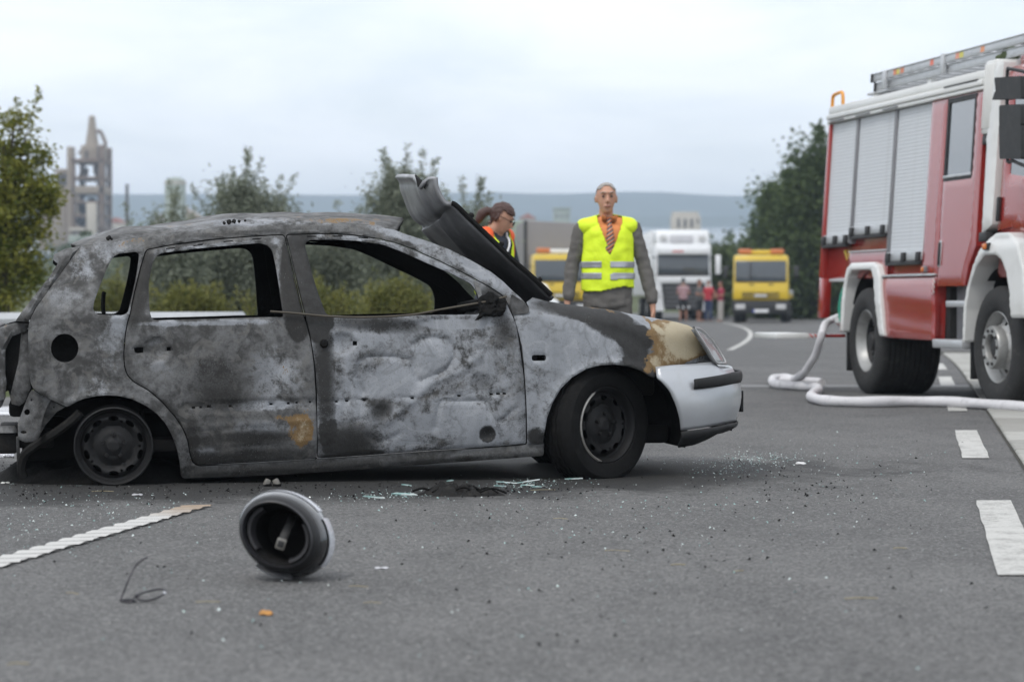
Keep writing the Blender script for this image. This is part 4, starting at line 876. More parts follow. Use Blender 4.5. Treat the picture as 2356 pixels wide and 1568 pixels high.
tbox('mud_flap', -.60, -.585, .02, .62, .20, .60, m_blk, lean=False, bevel=.004); tbox('mud_flap', 2.78, 2.80, .0, .34, .22, .60, m_blk, lean=False, bevel=.004)
# cab
tbox('cab_shell', 3.20, 4.72, .04, W, 1.05, 2.80, m_red, bevel=.06); tbox('cab_roof', 3.2, 4.6, .12, W - .1, 2.78, 2.90, m_red, bevel=.05)
tplate('cab_door', [(3.23, 1.45), (3.55, 1.47), (3.85, 1.42), (4.1, 1.25), (4.4, 1.1), (4.45, 2.74), (3.27, 2.74)], m_red, .01, .05, .015, [[(3.42, 1.90), (4.36, 1.80), (4.36, 2.62), (3.42, 2.62)]])
tplate('cab_window', [(3.40, 1.88), (4.38, 1.78), (4.38, 2.64), (3.40, 2.64)], m_tglass, .03, .01, 0)
tbox('cab_handle', 3.27, 3.32, -.02, .01, 1.52, 1.72, m_blk, bevel=.01)
V, F = lathe([(0, 0), (.20, 0), (.205, -.003), (.25, -.003), (.25, .004)], 48); o_ = obj('door_emblem', mesh('door_emblem', V, F), m_wht, fe); o_.location = (4.14, float(S_t(0, 1.45)) + .002, 1.45)
tplate('cab_pillar', [(2.98, 1.42), (3.20, 1.50), (3.21, 2.52), (3.24, 2.83), (3.05, 2.85), (2.96, 2.24)], m_wht, -.035, .12, .02)
sn = tbox('air_intake', 2.84, 3.08, -.03, .2, 2.25, 2.865, m_wht, bevel=.025)
for k in range(4): tbox('intake_rib', 2.875 + k * .05, 2.895 + k * .05, -.042, -.02, 2.30, 2.83, m_wht, sn, .006)
tbox('intake_foot', 2.83, 2.98, -.01, .1, 2.17, 2.25, m_blk, bevel=.01); tbox('pillar_foot', 2.97, 3.14, -.04, .1, 1.36, 1.44, m_blk, bevel=.01)
tbox('cab_sill', 4.25, 4.7, .02, .3, .55, 1.05, m_blk, bevel=.03); tbox('front_bumper', 4.55, 4.85, .0, W, .45, .95, m_wht, bevel=.05)
# mirrors, from a tubular arm
mr = bpy.data.objects.new('mirror_set', None); COL.objects.link(mr); mr.parent = fe
YM = -.28
mq = lambda pts: TF.hits(pts, YM)
for pts, nm_ in ((c5b([(590, 218), (800, 205), (800, 385), (606, 385)]), 'mirror_housing'), (c5b([(628, 435), (800, 425), (800, 590), (628, 590)]), 'mirror_housing'), (c5b([(626, 588), (800, 588), (800, 855), (632, 855)]), 'mirror_housing')):
    V, F = prism(rounded(mq(pts), .02), YM - .05, YM + .14); fixn(obj(nm_, mesh(nm_, V, F), m_blk, mr))
arm = [(x, YM - .03, z) for x, z in mq(c5b([(830, 175), (700, 150), (676, 170), (672, 400), (672, 840), (720, 870), (830, 915)]))]
MB().add(tube(smooth_path(arm, 4), .014, 7)).build('mirror_arm', m_blk, mr)
V, F = prism(rounded(mq(c5b([(545, 330), (590, 300), (600, 390), (525, 392)])), .01), YM, YM + .1); fixn(obj('spot_lamp', mesh('spot_lamp', V, F), m_blk, mr))
# crew steps
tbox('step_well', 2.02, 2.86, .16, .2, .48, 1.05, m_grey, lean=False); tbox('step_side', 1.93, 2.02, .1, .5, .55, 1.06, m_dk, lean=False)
tbox('step', 2.24, 2.70, -.02, .2, .82, .875, m_alu, lean=False, bevel=.01); tbox('step', 2.02, 2.74, -.06, .2, .47, .545, m_alu, lean=False, bevel=.012)
MB().add(tube([(2.1, .5, .38), (2.75, .5, .38)], .16, 20)).build('fuel_tank', m_grey, fe)
# rear equipment bay, flap and hoses
box('pump_unit', (-1.0, .42, .92), (.42, .2, .5), m_grey, fe, .02); tbox('bay_shelf', -1.3, -.62, .05, .3, 1.06, 1.09, m_alu, bevel=.004)
MB().add(tube([(-.86, .1, 1.36), (-.74, .12, 1.18), (-.66, .14, 1.12)], .025, 8)).build('yellow_bracket', m_yel, fe); MB().add(tube([(-.74, .1, 1.36), (-.72, .12, 1.18)], .02, 8)).build('yellow_bracket', m_yel, fe)
MB().add(tube(smooth_path([(-.62, .03, 1.02), (-.72, .02, .92), (-.78, .02, .78), (-.76, .04, .66), (-.68, .08, .62)], 5), .03, 8)).build('green_hose', M('green_hose_rubber', (.03, .30, .20), .5), fe)
MB().add(tube(smooth_path([(-.70, .05, .68), (-.85, .03, .66), (-.92, .05, .70), (-.82, .10, .76), (-.7, .10, .72)], 5), .035, 8)).build('coiled_hose', M('grey_hose', (.35, .36, .35), .7, 0, .2, 9), fe)
fl_ = tbox('folding_step', -1.35, -.62, -.66, .02, .520, .552, m_red, lean=False, bevel=.006); tbox('step_nosing', -1.36, -.60, -.68, -.36, .510, .562, m_wht, fl_, .008, False); tbox('step_tape', -.612, -.604, -.36, -.26, .52, .552, m_chv, fl_, .001, False)
# roof load
def ladder(x0, x1, z0, y0, y1):
    e = bpy.data.objects.new('ladder', None); COL.objects.link(e); e.parent = fe
    for y in (y0, y1):
        tbox('ladder_rail', x0, x1, y - .012, y + .012, z0, z0 + .075, m_alu, e, .004); tbox('rail_flange', x0, x1, y - .022, y + .012, z0 + .068, z0 + .078, m_alu, e, .003)
    k = x0 + .15
    while k < x1: MB().add(tube([(k, y0 + float(S_t(0, z0)), z0 + .035), (k, y1 + float(S_t(0, z0)), z0 + .035)], .016, 8)).build('rung', m_alu, e); k += .28
    for x in (x0 + .005, x1 - .005): tbox('end_cap', x - .02, x + .02, y0 - .026, y0 + .02, z0 - .004, z0 + .08, m_blk, e, .004)
    return e
l1 = ladder(-.52, 3.50, 2.972, .12, .52); l2 = ladder(-.50, 3.42, 2.885, .15, .48)
for x, h in ((-.16, .17), (1.42, .18)): tbox('ladder_clamp', x, x + .07, .085, .13, 2.88, 2.88 + h, m_alu, l1, .006)
for x, c in ((.10, (.62, .2, .1)), (.18, (.6, .5, .1)), (.30, (.6, .2, .1)), (1.1, (.7, .18, .12)), (1.75, (.7, .3, .2)), (1.85, (.6, .55, .1)), (2.35, (.7, .3, .15))):
    tbox('rail_sticker', x, x + .09, .1065, .1085, 2.985, 3.035, M('sticker', c, .5), l1, 0)
for x in (-.62, .9, 2.7): tbox('ladder_post', x, x + .1, .16, .22, 2.80, 2.89, m_wht, fe, .008)
tbox('rear_gantry', -.75, -.1, .14, 1.2, 2.86, 2.885, m_alu, fe, .006); tbox('roof_locker', 2.9, 4.3, .55, 1.9, 2.86, 3.12, m_grey, fe, .02); tbox('roof_locker', 0.1, 2.5, 1.0, 1.9, 2.80, 3.0, m_alu, fe, .02)
MB().add(tube(smooth_path([(-1.44, .14, 2.70), (-1.42, .14, 2.88), (-1.36, .14, 2.915), (-1.16, .14, 2.925), (-1.10, .14, 2.90), (-1.09, .14, 2.80)], 4), .018, 8)).build('grab_rail', M('orange_rail', (.70, .30, .04), .4), fe)
b = bmesh.new()
for k in range(26):
    r = bmesh.ops.create_icosphere(b, subdivisions=1, radius=random.uniform(.02, .045)); bmesh.ops.translate(b, verts=r['verts'], vec=(2.78 + random.gauss(0, .06), .32 + random.gauss(0, .05), 2.86 + abs(random.gauss(0, .07))))
tag(obj('camouflage_net', b, M('camouflage_green', (.06, .08, .035), .9, 0, .5, 20), fe), kind='stuff')
# wheels
def lorry_wheel(parent, x, y, rt, wid, kind, steer=0, far=False):
    e = bpy.data.objects.new('wheel', None); COL.objects.link(e); e.parent = parent; e.location = (x, y, rt - .004); e.rotation_euler = (0, 0, R(steer) + (math.pi if far else 0)); rr = rt * .585
    prof = [(rr * .96, .05), (rr * 1.0, .02), (rr * 1.1, .0), (rr * 1.35, -.012), (rt * .90, .0), (rt * .97, .018), (rt, .045)]
    k = .045
    while k < wid - .08: prof += [(rt, k + .035), (rt - .012, k + .038), (rt - .012, k + .047), (rt, k + .05)]; k += .05
    prof += [(rt, wid - .045), (rt * .96, wid - .015), (rr * 1.1, wid)]
    V, F = lathe(prof, 72); obj('tyre', mesh('tyre', V, F), m_tyre, e)
    V, F = lathe([(rr * .9, wid * .8), (rr * .88, .10), (rr * .94, .05), (rr * 1.0, .035), (rr * 1.01, .02), (rr * .985, .014), (rr * .93, .03), (rr * .86, .07), (rr * .80, .10)], 56); obj('rim', mesh('rim', V, F), m_hub, e)
    hl = [ell(rr * .72 * math.cos(2 * math.pi * k / 10), rr * .72 * math.sin(2 * math.pi * k / 10), rr * .085, rr * .085, 10) for k in range(10)]
    P, T = cdt(ell(0, 0, rr * .88, rr * .88, 48), hl, .02); r_ = np.hypot(P[:, 0], P[:, 1]) / rr
    y_ = np.interp(r_, [0, .45, .56, .60, .80, .88], [.01, .01, .02, .05, .09, .11]) if kind == 'front' else np.interp(r_, [0, .5, .6, .85, .88], [.22, .22, .20, .13, .10])
    obj('wheel_disc', mesh('wheel_disc', np.c_[P[:, 0], y_, P[:, 1]], [tuple(t) for t in T]), m_hub if kind == 'front' else m_blk, e)
    if kind == 'front':
        V, F = lathe([(rr * .60, .03), (rr * .60, -.03), (rr * .57, -.045), (rr * .38, -.045), (rr * .36, -.03), (rr * .36, .03)], 48); obj('hub_ring', mesh('hub_ring', V, F), m_hub, e)
        V, F = lathe([(0, -.02), (rr * .2, -.02), (rr * .3, -.005), (rr * .36, .02)], 32); obj('hub_cap', mesh('hub_cap', V, F), m_blk, e)
        for k in range(10):
            a = 2 * math.pi * k / 10; V, F = lathe([(0, -.058), (.011, -.058), (.016, -.05), (.017, -.04)], 6); q = obj('wheel_nut', mesh('wheel_nut', V, F), m_blk, e, False); q.location = (rr * .475 * math.cos(a), 0, rr * .475 * math.sin(a))
    else:
        V, F = lathe([(0, .06), (rr * .28, .06), (rr * .32, .09), (rr * .34, .22)], 32); obj('hub_cap', mesh('hub_cap', V, F), m_blk, e)
    return e
lorry_wheel(fe, 0, .0, .50, .60, 'rear'); lorry_wheel(fe, 0, W, .50, .60, 'rear', 0, True)
lorry_wheel(fe, TF.len, .0, .50, .30, 'front', 2); lorry_wheel(fe, TF.len, W, .50, .30, 'front', 2, True)

# ---- fire hose on the road, running up into the rear bay
m_hose = M('white_canvas_hose', (.58, .57, .58), .8, 0, .1, 6, .001, 200, .3, dirt=(.26, .26, .27, .6))
hg = lambda u, v: gnd(u, v, .045)
hv = [TF.world(-.98, .08, .72), TF.world(-1.0, -.05, .66), dep(1893, 760, 24.3), dep(1878, 812, 24.4), dep(1862, 840, 24.6), dep(1845, 862, 25.0), hg(1822, 872), hg(1795, 868), hg(1778, 872), hg(1782, 882), hg(1815, 886), hg(1850, 888), hg(1875, 890), hg(1884, 897), hg(1873, 904), hg(1866, 910), hg(1878, 917), hg(1910, 922), hg(1990, 924), hg(2100, 923), hg(2200, 925), hg(2300, 932), hg(2400, 940), hg(2500, 946)]
hp3 = smooth_path(hv, 6); hp3 = [Vector((p.x, p.y, max(p.z, .044))) for p in hp3]
nb_ = len(hp3); o = obj('fire_hose', mesh('fire_hose', *tube(hp3, [.036 if i < 30 else .044 + .003 * math.sin(i * .7) for i in range(nb_)], 12)), m_hose); tag(o, 'white canvas fire hose hanging from the fire engine and snaking along the road', 'hose')
hp4 = [hg(1800, 874), hg(1840, 876), hg(1885, 879), hg(1893, 880)]
tag(obj('hose_end', mesh('hose_end', *tube([p + Vector((0, .09, 0)) for p in hp4], [.035, .042, .044, .038], 12)), m_hose), 'short loose hose end lying beside the fire hose bend', 'hose')
# ================================================================ vegetation
def leafmat(name, c0, c1, trans=.35):
    n = NT(name); t = n.attr('tint', 'Fac'); c = n.mix(t, c0, c1); n.fin(c, .65, 0, .3)
    tr = n.new('ShaderNodeBsdfTranslucent'); n.put(tr.inputs[0], c); ms = n.new('ShaderNodeMixShader'); ms.inputs[0].default_value = trans
    n.t.links.new(n.b.outputs[0], ms.inputs[1]); n.t.links.new(tr.outputs[0], ms.inputs[2]); n.t.links.new(ms.outputs[0], n.o.inputs[0]); return n.m
def leaves(name, C, size, mat, parent, aspect=.45, up=.0, tint=None, rng=RNG):
    """one bent-free leaf quad at each point of C (n,3)"""
    C = np.asarray(C); n = len(C); d = rng.normal(size=(n, 3)); d[:, 2] = d[:, 2] * .7 + up; d /= np.linalg.norm(d, axis=1)[:, None]
    e = rng.normal(size=(n, 3)); e -= (e * d).sum(1)[:, None] * d; e /= np.linalg.norm(e, axis=1)[:, None]
    L = (size * rng.uniform(.6, 1.3, n))[:, None]; W_ = L * aspect
    V = np.stack([C - e * W_ * .15, C + d * L * .45 - e * W_ * .5, C + d * L, C + d * L * .45 + e * W_ * .5], 1).reshape(-1, 3)
    me = quadmesh(name, V); t = rng.uniform(0, 1, n) if tint is None else tint
    at = me.attributes.new('tint', 'FLOAT', 'POINT'); at.data.foreach_set('value', np.repeat(t, 4).astype(np.float32))
    return obj(name, me, mat, parent, False)
m_bark = M('bark', (.06, .05, .04), .9, 0, .4, 6, .01, 30)
def tree(name, label, cat, base, lobes, nleaf, size, mat, group=None, shoots=0, shoot_len=.6, clump=.16, aspect=.45, trunk=.08, limbs=10, up=0.0, seed=1, sub=110):
    """lobes: (dx, dy, z, rx, ry, rz) ellipsoids; leaves gather in clumps over and inside them, with shoots that stand out of the crown"""
    rng = np.random.default_rng(seed); e = thing(name, label, cat, base, 0, group)
    vol = np.array([l[3] * l[4] * l[5] for l in lobes]) ** .7; pr = vol / vol.sum(); nc = max(30, nleaf // sub); cen = []; tips = []
    for k in range(nc):
        l = lobes[rng.choice(len(lobes), p=pr)]; d = rng.normal(size=3); d /= np.linalg.norm(d); r = rng.uniform(.25, 1.06) ** .5
        cen.append((l[0] + d[0] * r * l[3], l[1] + d[1] * r * l[4], max(.08, l[2] + d[2] * r * l[5])))
    cen = np.array(cen); P = []; T = []
    per = int(nleaf * (1 - .0) / nc)
    for c in cen:
        s_ = clump * rng.uniform(.6, 1.5); q = c + rng.normal(size=(per, 3)) * np.array((s_, s_, s_ * .75)); P.append(q); T.append(np.clip(rng.normal(rng.uniform(.25, .75), .2, per), 0, 1))
    mb = MB(); top = max(l[2] + l[5] for l in lobes)
    for k in range(shoots):
        l = lobes[rng.choice(len(lobes), p=pr)]; a = rng.uniform(0, 6.28); r = rng.uniform(0, .95) ** .5
        b0 = np.array((l[0] + r * l[3] * math.cos(a), l[1] + r * l[4] * math.sin(a), l[2] + l[5] * math.sqrt(max(0, 1 - r * r)) * .85)); ln = shoot_len * rng.uniform(.4, 1.2); dr = np.array((r * .6 * math.cos(a) + rng.normal() * .12, r * .6 * math.sin(a), 1.0)); dr /= np.linalg.norm(dr)
        m = int(70 * ln / .6); t = rng.uniform(0, 1, m); q = b0 + dr * (t * ln)[:, None] + rng.normal(size=(m, 3)) * (.05 * (1.1 - t))[:, None]; P.append(q); T.append(np.clip(rng.normal(.6, .2, m), 0, 1))
        mb.add(tube([b0 - dr * .2, b0 + dr * ln], [.008, .002], 4, False))
    leaves('crown', np.concatenate(P), size, mat, e, aspect, up, np.concatenate(T), rng)
    zt = top * .55
    mb.add(tube(smooth_path([(0, 0, -.3), (.05 * trunk * 8, 0, zt * .4), (0, .05, zt), (0, 0, top * .85)], 4), [trunk * (1.15 - .08 * i) for i in range(13)], 8))
    for k in range(limbs):
        c = cen[rng.integers(nc)]; z0 = min(c[2] * .6, zt); mb.add(tube(smooth_path([(0, 0, z0 * rng.uniform(.4, 1)), tuple(c * np.array((.5, .5, .8))), tuple(c)], 3), [trunk * .5, trunk * .42, trunk * .36, trunk * .3, trunk * .25, trunk * .2, trunk * .1], 5, False))
    mb.build('trunk', m_bark, e); return e
m_l1 = leafmat('yellowing_leaf', (.07, .10, .018), (.26, .25, .04)); m_l2 = leafmat('silver_willow_leaf', (.11, .13, .092), (.30, .325, .25)); m_l3 = leafmat('dark_leaf', (.03, .052, .02), (.11, .15, .05)); m_l4 = leafmat('weed_leaf', (.07, .09, .02), (.24, .23, .06)); m_l5 = leafmat('far_green_leaf', (.035, .055, .02), (.09, .115, .04))
def at(u, D, z=0.0): return Vector(((u - CX) / FPX * D, D, z))
def zpx(v, D): return EYE + (690 - v) / FPX * D
def lob(u0, u1, v0, v1, D, uc, dy=1.0):          # ellipsoid lobe that spans a traced box, relative to a base at uc
    x0, x1 = (u0 - uc) / FPX * D, (u1 - uc) / FPX * D; z0, z1 = zpx(v1, D), zpx(v0, D)
    return ((x0 + x1) / 2, 0, (z0 + z1) / 2, (x1 - x0) / 2, dy * (x1 - x0) / 2, (z1 - z0) / 2)
D = 38
tree('tree', 'yellow-green broadleaf tree standing beyond the car tail by the crash barrier', 'tree', at(10, D, -.05), [lob(-70, 60, 300, 520, D, 10), lob(20, 85, 235, 420, D, 10), lob(-60, 100, 400, 620, D, 10), lob(60, 128, 400, 500, D, 10), lob(-80, 90, 520, 730, D, 10, .8), lob(-120, 0, 330, 700, D, 10), lob(40, 110, 330, 420, D, 10)], 21000, .085, m_l1, None, 16, .5, .12, .5, .10, 14, .1, 3)
D = 50; GB = 'silvery shrubs behind the crash barrier'
for i, (uc, lbs, n_, sh, lab, sd_) in enumerate([
    (375, [(285, 370, 480, 720), (330, 460, 470, 720), (300, 440, 560, 730)], 9000, 16, 'loose silvery shrub in front of the cement works silo', 11),
    (575, [(470, 600, 400, 640), (540, 685, 420, 650), (460, 690, 500, 730), (520, 600, 385, 500)], 22000, 26, 'broad dense silvery shrub seen above the rear door window', 12),
    (735, [(650, 830, 560, 730), (690, 800, 520, 640)], 11000, 8, 'low silvery shrub seen through the front door window', 13),
    (930, [(862, 1000, 390, 600), (880, 985, 375, 500), (850, 1010, 500, 730)], 15000, 24, 'tall airy silvery shrub behind the raised bonnet', 14),
    (1085, [(1045, 1140, 455, 620), (1050, 1130, 560, 730)], 6500, 14, 'thin silvery shrub behind the person with the ponytail', 15),
    (820, [(790, 860, 480, 560), (760, 900, 540, 730)], 7000, 8, 'small silvery shrub between the two taller ones', 16)]):
    tree('shrub', lab, 'shrub', at(uc, D + i % 3 * 1.5, -.25), [lob(*b_, D, uc, .8) for b_ in lbs], int(n_ * 2.2), .115, m_l2, GB, int(sh * 1.6), .75, .19, .28, .05, 12, .25, sd_)
D = 116; GT = 'dark green trees behind the fire engine'
for i, (uc, lbs, n_, lab, sd_) in enumerate([
    (1870, [(1800, 1930, 360, 640), (1830, 1960, 300, 500), (1770, 1900, 480, 730), (1850, 1990, 400, 740)], 26000, 'tall dark green tree rising beside the rear of the fire engine', 21),
    (1780, [(1740, 1830, 480, 720), (1760, 1850, 420, 560), (1715, 1800, 560, 730)], 15000, 'lower dark green tree beside the recovery lorry', 22),
    (2030, [(1960, 2120, 340, 740)], 9000, 'dark green tree hidden behind the fire engine cab', 23)]):
    tree('tree', lab, 'tree', at(uc, D + i * 4, -.2), [lob(*b_, D + i * 4, uc, .9) for b_ in lbs], n_, .27, m_l3, GT, 6, 1.0, .45, .6, .12, 14, 0, sd_)
for uc, D, lbs, lab, sd_ in [(1672, 128, [(1635, 1712, 575, 735), (1650, 1700, 560, 640)], 'light green roadside bush between the two lorries', 31), (1860, 118, [(1820, 1900, 600, 735)], 'green bush behind the recovery lorry bed', 32)]:
    tree('bush', lab, 'bush', at(uc, D, -.4), [lob(*b_, D, uc, .8) for b_ in lbs], 6000, .22, m_l5, None, 4, .8, .34, .6, .08, 8, 0, sd_)
# verge weeds and grass: stuff
rg = np.random.default_rng(5); n = 26000; u = rg.uniform(-120, 1230, n); Dv = rg.uniform(27.5, 46, n); X = (u - CX) / FPX * Dv; hgt = np.clip(rg.gamma(2.0, .16, n), .05, 1.0) * (.55 + .45 * np.sin(X * 2.1) * np.cos(Dv * .9)); hgt = np.abs(hgt) + .06
keep = X < np.array([xl(y) for y in Dv]) + ROADL - .35; X, Dv, hgt = X[keep], Dv[keep], hgt[keep]; n = len(X); w_ = rg.uniform(.006, .016, n); a = rg.uniform(0, 3.14, n); lean = rg.normal(0, .22, (n, 2)) * hgt[:, None]
B0 = np.c_[X, Dv, np.full(n, -.08)]; sd_ = np.c_[np.cos(a) * w_, np.sin(a) * w_, np.zeros(n)]; mid = B0 + np.c_[lean * .4, hgt * .6]; tip = B0 + np.c_[lean, hgt]
V = np.stack([B0 - sd_, B0 + sd_, mid + sd_ * .8, mid - sd_ * .8, mid - sd_ * .8, mid + sd_ * .8, tip + sd_ * .2, tip - sd_ * .2], 1).reshape(-1, 3)
me = quadmesh('verge_grass', V); at_ = me.attributes.new('tint', 'FLOAT', 'POINT'); at_.data.foreach_set('value', np.repeat(np.clip(rg.normal(.55, .25, n), 0, 1), 8).astype(np.float32))
tag(obj('verge_grass', me, m_l4, None, False), 'tall yellow-green weeds along the verge behind the car', 'grass', None, 'stuff')
for k, (uc, D, lbs, lab) in enumerate([(690, 36, [(560, 820, 655, 735), (620, 760, 630, 720)], 'yellow-green flowering weed clump seen through the car windows'), (900, 37, [(820, 1010, 670, 735), (850, 960, 640, 720)], 'dry yellow weed clump seen through the front door window'), (420, 37, [(340, 520, 660, 735)], 'fresh green weed clump seen through the rear door window'), (250, 40, [(170, 340, 640, 735)], 'green weed clump seen through the small side window')]):
    tree('weed_clump', lab, 'weeds', at(uc, D, -.1), [lob(*b_, D, uc, .5) for b_ in lbs], 6500, .07, m_l4, None, 14, .3, .10, .3, .012, 10, .5, 41 + k)
rg = np.random.default_rng(8); P = []
for k in range(520):
    u = rg.uniform(150, 2300); D = rg.uniform(260, 620); z = (D - 160) * .0195 * min(1, (D - 160) / 150); c = np.array(((u - CX) / FPX * D, D, z + rg.uniform(.5, 3.5))); P.append(c + rg.normal(size=(60, 3)) * np.array((2.2, 2.2, 1.3)))
leaves_o = leaves('far_wood', np.concatenate(P), 1.1, m_l5, None, .7, 0, None, rg); tag(leaves_o, 'hazy far-off woodland below the lake and hills', 'woodland', None, 'stuff')

# ---- crash barrier beyond the car
m_galv = M('galvanised_steel', (.46, .47, .48), .5, .4, .12, 5, .001, 80, .5, dirt=(.28, .28, .27, .5))
g0, g1 = Vector((-9.5, 23.6, 0)), Vector((-3.0, 28.6, 0)); gb = thing('crash_barrier', 'galvanised steel crash barrier behind the burnt car', 'barrier', g0, math.atan2(g1.y - g0.y, g1.x - g0.x)); L = (g1 - g0).length
V, F = [], []
wp = [(.0, .42), (-.04, .45), (-.08, .49), (-.08, .53), (-.03, .57), (-.03, .60), (-.08, .64), (-.08, .68), (-.04, .72), (.0, .745)]
for x in np.linspace(0, L, 12): V += [(x, y, z) for y, z in wp]
F = [(i * 10 + k, i * 10 + k + 1, i * 10 + k + 11, i * 10 + k + 10) for i in range(11) for k in range(9)]
o = obj('barrier_rail', mesh('barrier_rail', V, F), m_galv, gb); s_ = o.modifiers.new('t', 'SOLIDIFY'); s_.thickness = .006
for x in np.arange(.3, L, 2.0): box('barrier_post', (x, .05, .33), (.06, .1, .8), m_galv, gb, .006)

# ================================================================ cement works and other far buildings
m_conc = M('weathered_concrete', (.30, .25, .20), .9, 0, .14, .08, 0, 60, .2, dirt=(.22, .18, .15, .5)); m_cdk = M('dark_plant', (.075, .065, .062), .8, 0, .3, .2); m_steel = M('rusty_steelwork', (.17, .12, .09), .8, 0, .25, .3); m_pale = M('pale_cladding', (.48, .44, .38), .8, 0, .08, .1); m_grn = M('green_grey_cladding', (.30, .34, .30), .8, 0, .1, .1); m_roofred = M('red_roof', (.35, .13, .09), .8)
ct = crop(100, 480, 3.015)
def fbox(name, pts, D, d0, d1, mat, parent, org, bevel=0.1):
    (u0, v0), (u1, v1) = pts; x0, x1 = (u0 - CX) / FPX * D, (u1 - CX) / FPX * D; z0, z1 = zpx(v1, D), zpx(v0, D)
    return box(name, ((x0 + x1) / 2 - org.x, (d0 + d1) / 2, (z0 + z1) / 2 - org.z), (abs(x1 - x0), abs(d1 - d0), abs(z1 - z0)), mat, parent, bevel)
D = 620; org = Vector(((195 - CX) / FPX * D, D, zpx(592, D))); tw = thing('preheater_tower', 'tall open-framed cement works tower with cyclones inside', 'tower', org)
def tb(name, x0, y0, x1, y1, mat, d0=0, d1=14): return fbox(name, ct([(x0, y0), (x1, y1)]), D, d0, d1, mat, tw, org)
tb('lift_shaft', 500, 318, 568, 1560, m_conc, 1, 5); tb('rear_screen', 596, 1000, 745, 1290, m_cdk, 9, 10); tb('rear_screen', 800, 885, 905, 1290, m_steel, 9, 10); tb('rear_screen', 600, 520, 640, 690, m_steel, 9, 10); tb('rear_screen', 850, 512, 905, 800, m_steel, 9, 10)
for x0, x1 in ((562, 602), (896, 948)):
    for d0 in (0, 12): tb('column', x0, 300 if x0 > 800 else 460, x1, 1560, m_steel, d0, d0 + 2)
for y0, y1 in ((466, 514), (682, 716), (795, 890), (975, 1005), (1140, 1170), (1290, 1335)): tb('floor_slab', 566, y0, 945, y1, m_steel if y1 - y0 < 50 else m_conc, 0, 14)
tb('top_housing', 660, 300, 905, 470, m_conc, 2, 12); tb('dark_bay', 715, 360, 745, 470, m_cdk, 1.7, 2.1); tb('dark_bay', 862, 310, 903, 470, m_cdk, 1.7, 2.1)
for x0, y0, x1, y1 in ((630, 560, 715, 690), (770, 512, 860, 690), (600, 740, 680, 800), (810, 712, 880, 800), (700, 920, 800, 985), (590, 1010, 735, 1140), (560, 1165, 740, 1290), (860, 1040, 900, 1280), (600, 885, 690, 930), (820, 900, 890, 985)):
    q = ct([(x0, y0), (x1, y1)]); xx0, xx1 = (q[0][0] - CX) / FPX * D, (q[1][0] - CX) / FPX * D; z1, z0 = zpx(q[0][1], D), zpx(q[1][1], D); r = (xx1 - xx0) / 2
    V, F = lathe([(r * .3, 0), (r * .55, (z1 - z0) * .15), (r, (z1 - z0) * .5), (r, z1 - z0), (0, z1 - z0)], 14, 'Z'); o = obj('cyclone', mesh('cyclone', V, F), m_cdk if y0 > 700 else m_steel, tw); o.location = ((xx0 + xx1) / 2 - org.x, 7, z0 - org.z)
tb('side_cladding', 745, 1000, 868, 1395, m_pale, -.5, 3); tb('base_block', 545, 1390, 900, 1560, m_grn, -2, 16); tb('parapet', 545, 1300, 725, 1335, m_pale, -1, 2)
for x0, x1 in ((790, 770), (860, 845)): pass
def spar(name, a, b, r, d=6):
    (u0, v0), (u1, v1) = ct([a, b]); MB().add(tube([((u0 - CX) / FPX * D - org.x, d, zpx(v0, D) - org.z), ((u1 - CX) / FPX * D - org.x, d, zpx(v1, D) - org.z)], r, 6)).build(name, m_steel, tw)
q = ct([(720, 100), (810, 300)]); x0, x1 = (q[0][0] - CX) / FPX * D, (q[1][0] - CX) / FPX * D; V, F = lathe([((x1 - x0) * .95, 0), ((x1 - x0) * .62, 3.8), ((x1 - x0) * .42, 7.2), (0, 7.6)], 12, 'Z'); o = obj('vent_cone', mesh('vent_cone', V, F), m_conc, tw); o.location = ((x0 + x1) / 2 - org.x, 6, zpx(q[1][1], D) - org.z)
spar('duct', (770, 125), (870, 120), .55); spar('duct', (868, 118), (930, 260), .5); spar('duct', (925, 255), (925, 310), .5); spar('brace', (600, 400), (660, 310), .3); spar('brace', (585, 700), (690, 512), .25)
org2 = Vector(((115 - CX) / FPX * D, D + 4, zpx(592, D))); sl = thing('storage_block', 'windowless beige storage block beside the open tower', 'building', org2)
fbox('wall', ct([(125, 790), (485, 1570)]), D, 0, 20, m_conc, sl, org2, .4); fbox('roof_house', ct([(305, 600), (445, 780)]), D, 4, 12, m_cdk, sl, org2, .3); fbox('roof_cap', ct([(300, 570), (440, 645)]), D, 3.5, 12.5, m_conc, sl, org2, .3); fbox('corner_strip', ct([(465, 800), (500, 1560)]), D, -1, 3, m_steel, sl, org2, .2)
D2 = 580; o2 = Vector(((404 - CX) / FPX * D2, D2, zpx(590, D2))); si = thing('silo', 'round green-grey silo with a domed cap behind the loose shrub', 'silo', o2); r = 24 / FPX * D2; h_ = zpx(418, D2) - o2.z
V, F = lathe([(r, 0), (r, h_), (r * .9, h_ + .5), (r * .3, h_ + 1.0), (0, h_ + 1.1)], 28, 'Z'); obj('silo_wall', mesh('silo_wall', V, F), m_grn, si); V, F = lathe([(r * 1.02, h_ - .6), (r * 1.05, h_ - .3), (r * 1.02, h_)], 28, 'Z'); obj('silo_band', mesh('silo_band', V, F), m_pale, si)
o3 = Vector(((395 - CX) / FPX * D2, D2 + 12, zpx(590, D2))); hs_ = thing('factory_hall', 'pale factory hall with a pitched roof behind the loose shrub', 'building', o3); fbox('wall', [(340, 500), (450, 590)], D2, 0, 15, m_pale, hs_, o3, .2)
V, F = prism([(-5.7, 8.9), (5.7, 8.9), (0, 12.1)], -.5, 15.5); obj('roof', mesh('roof', V, F), m_conc, hs_, False)
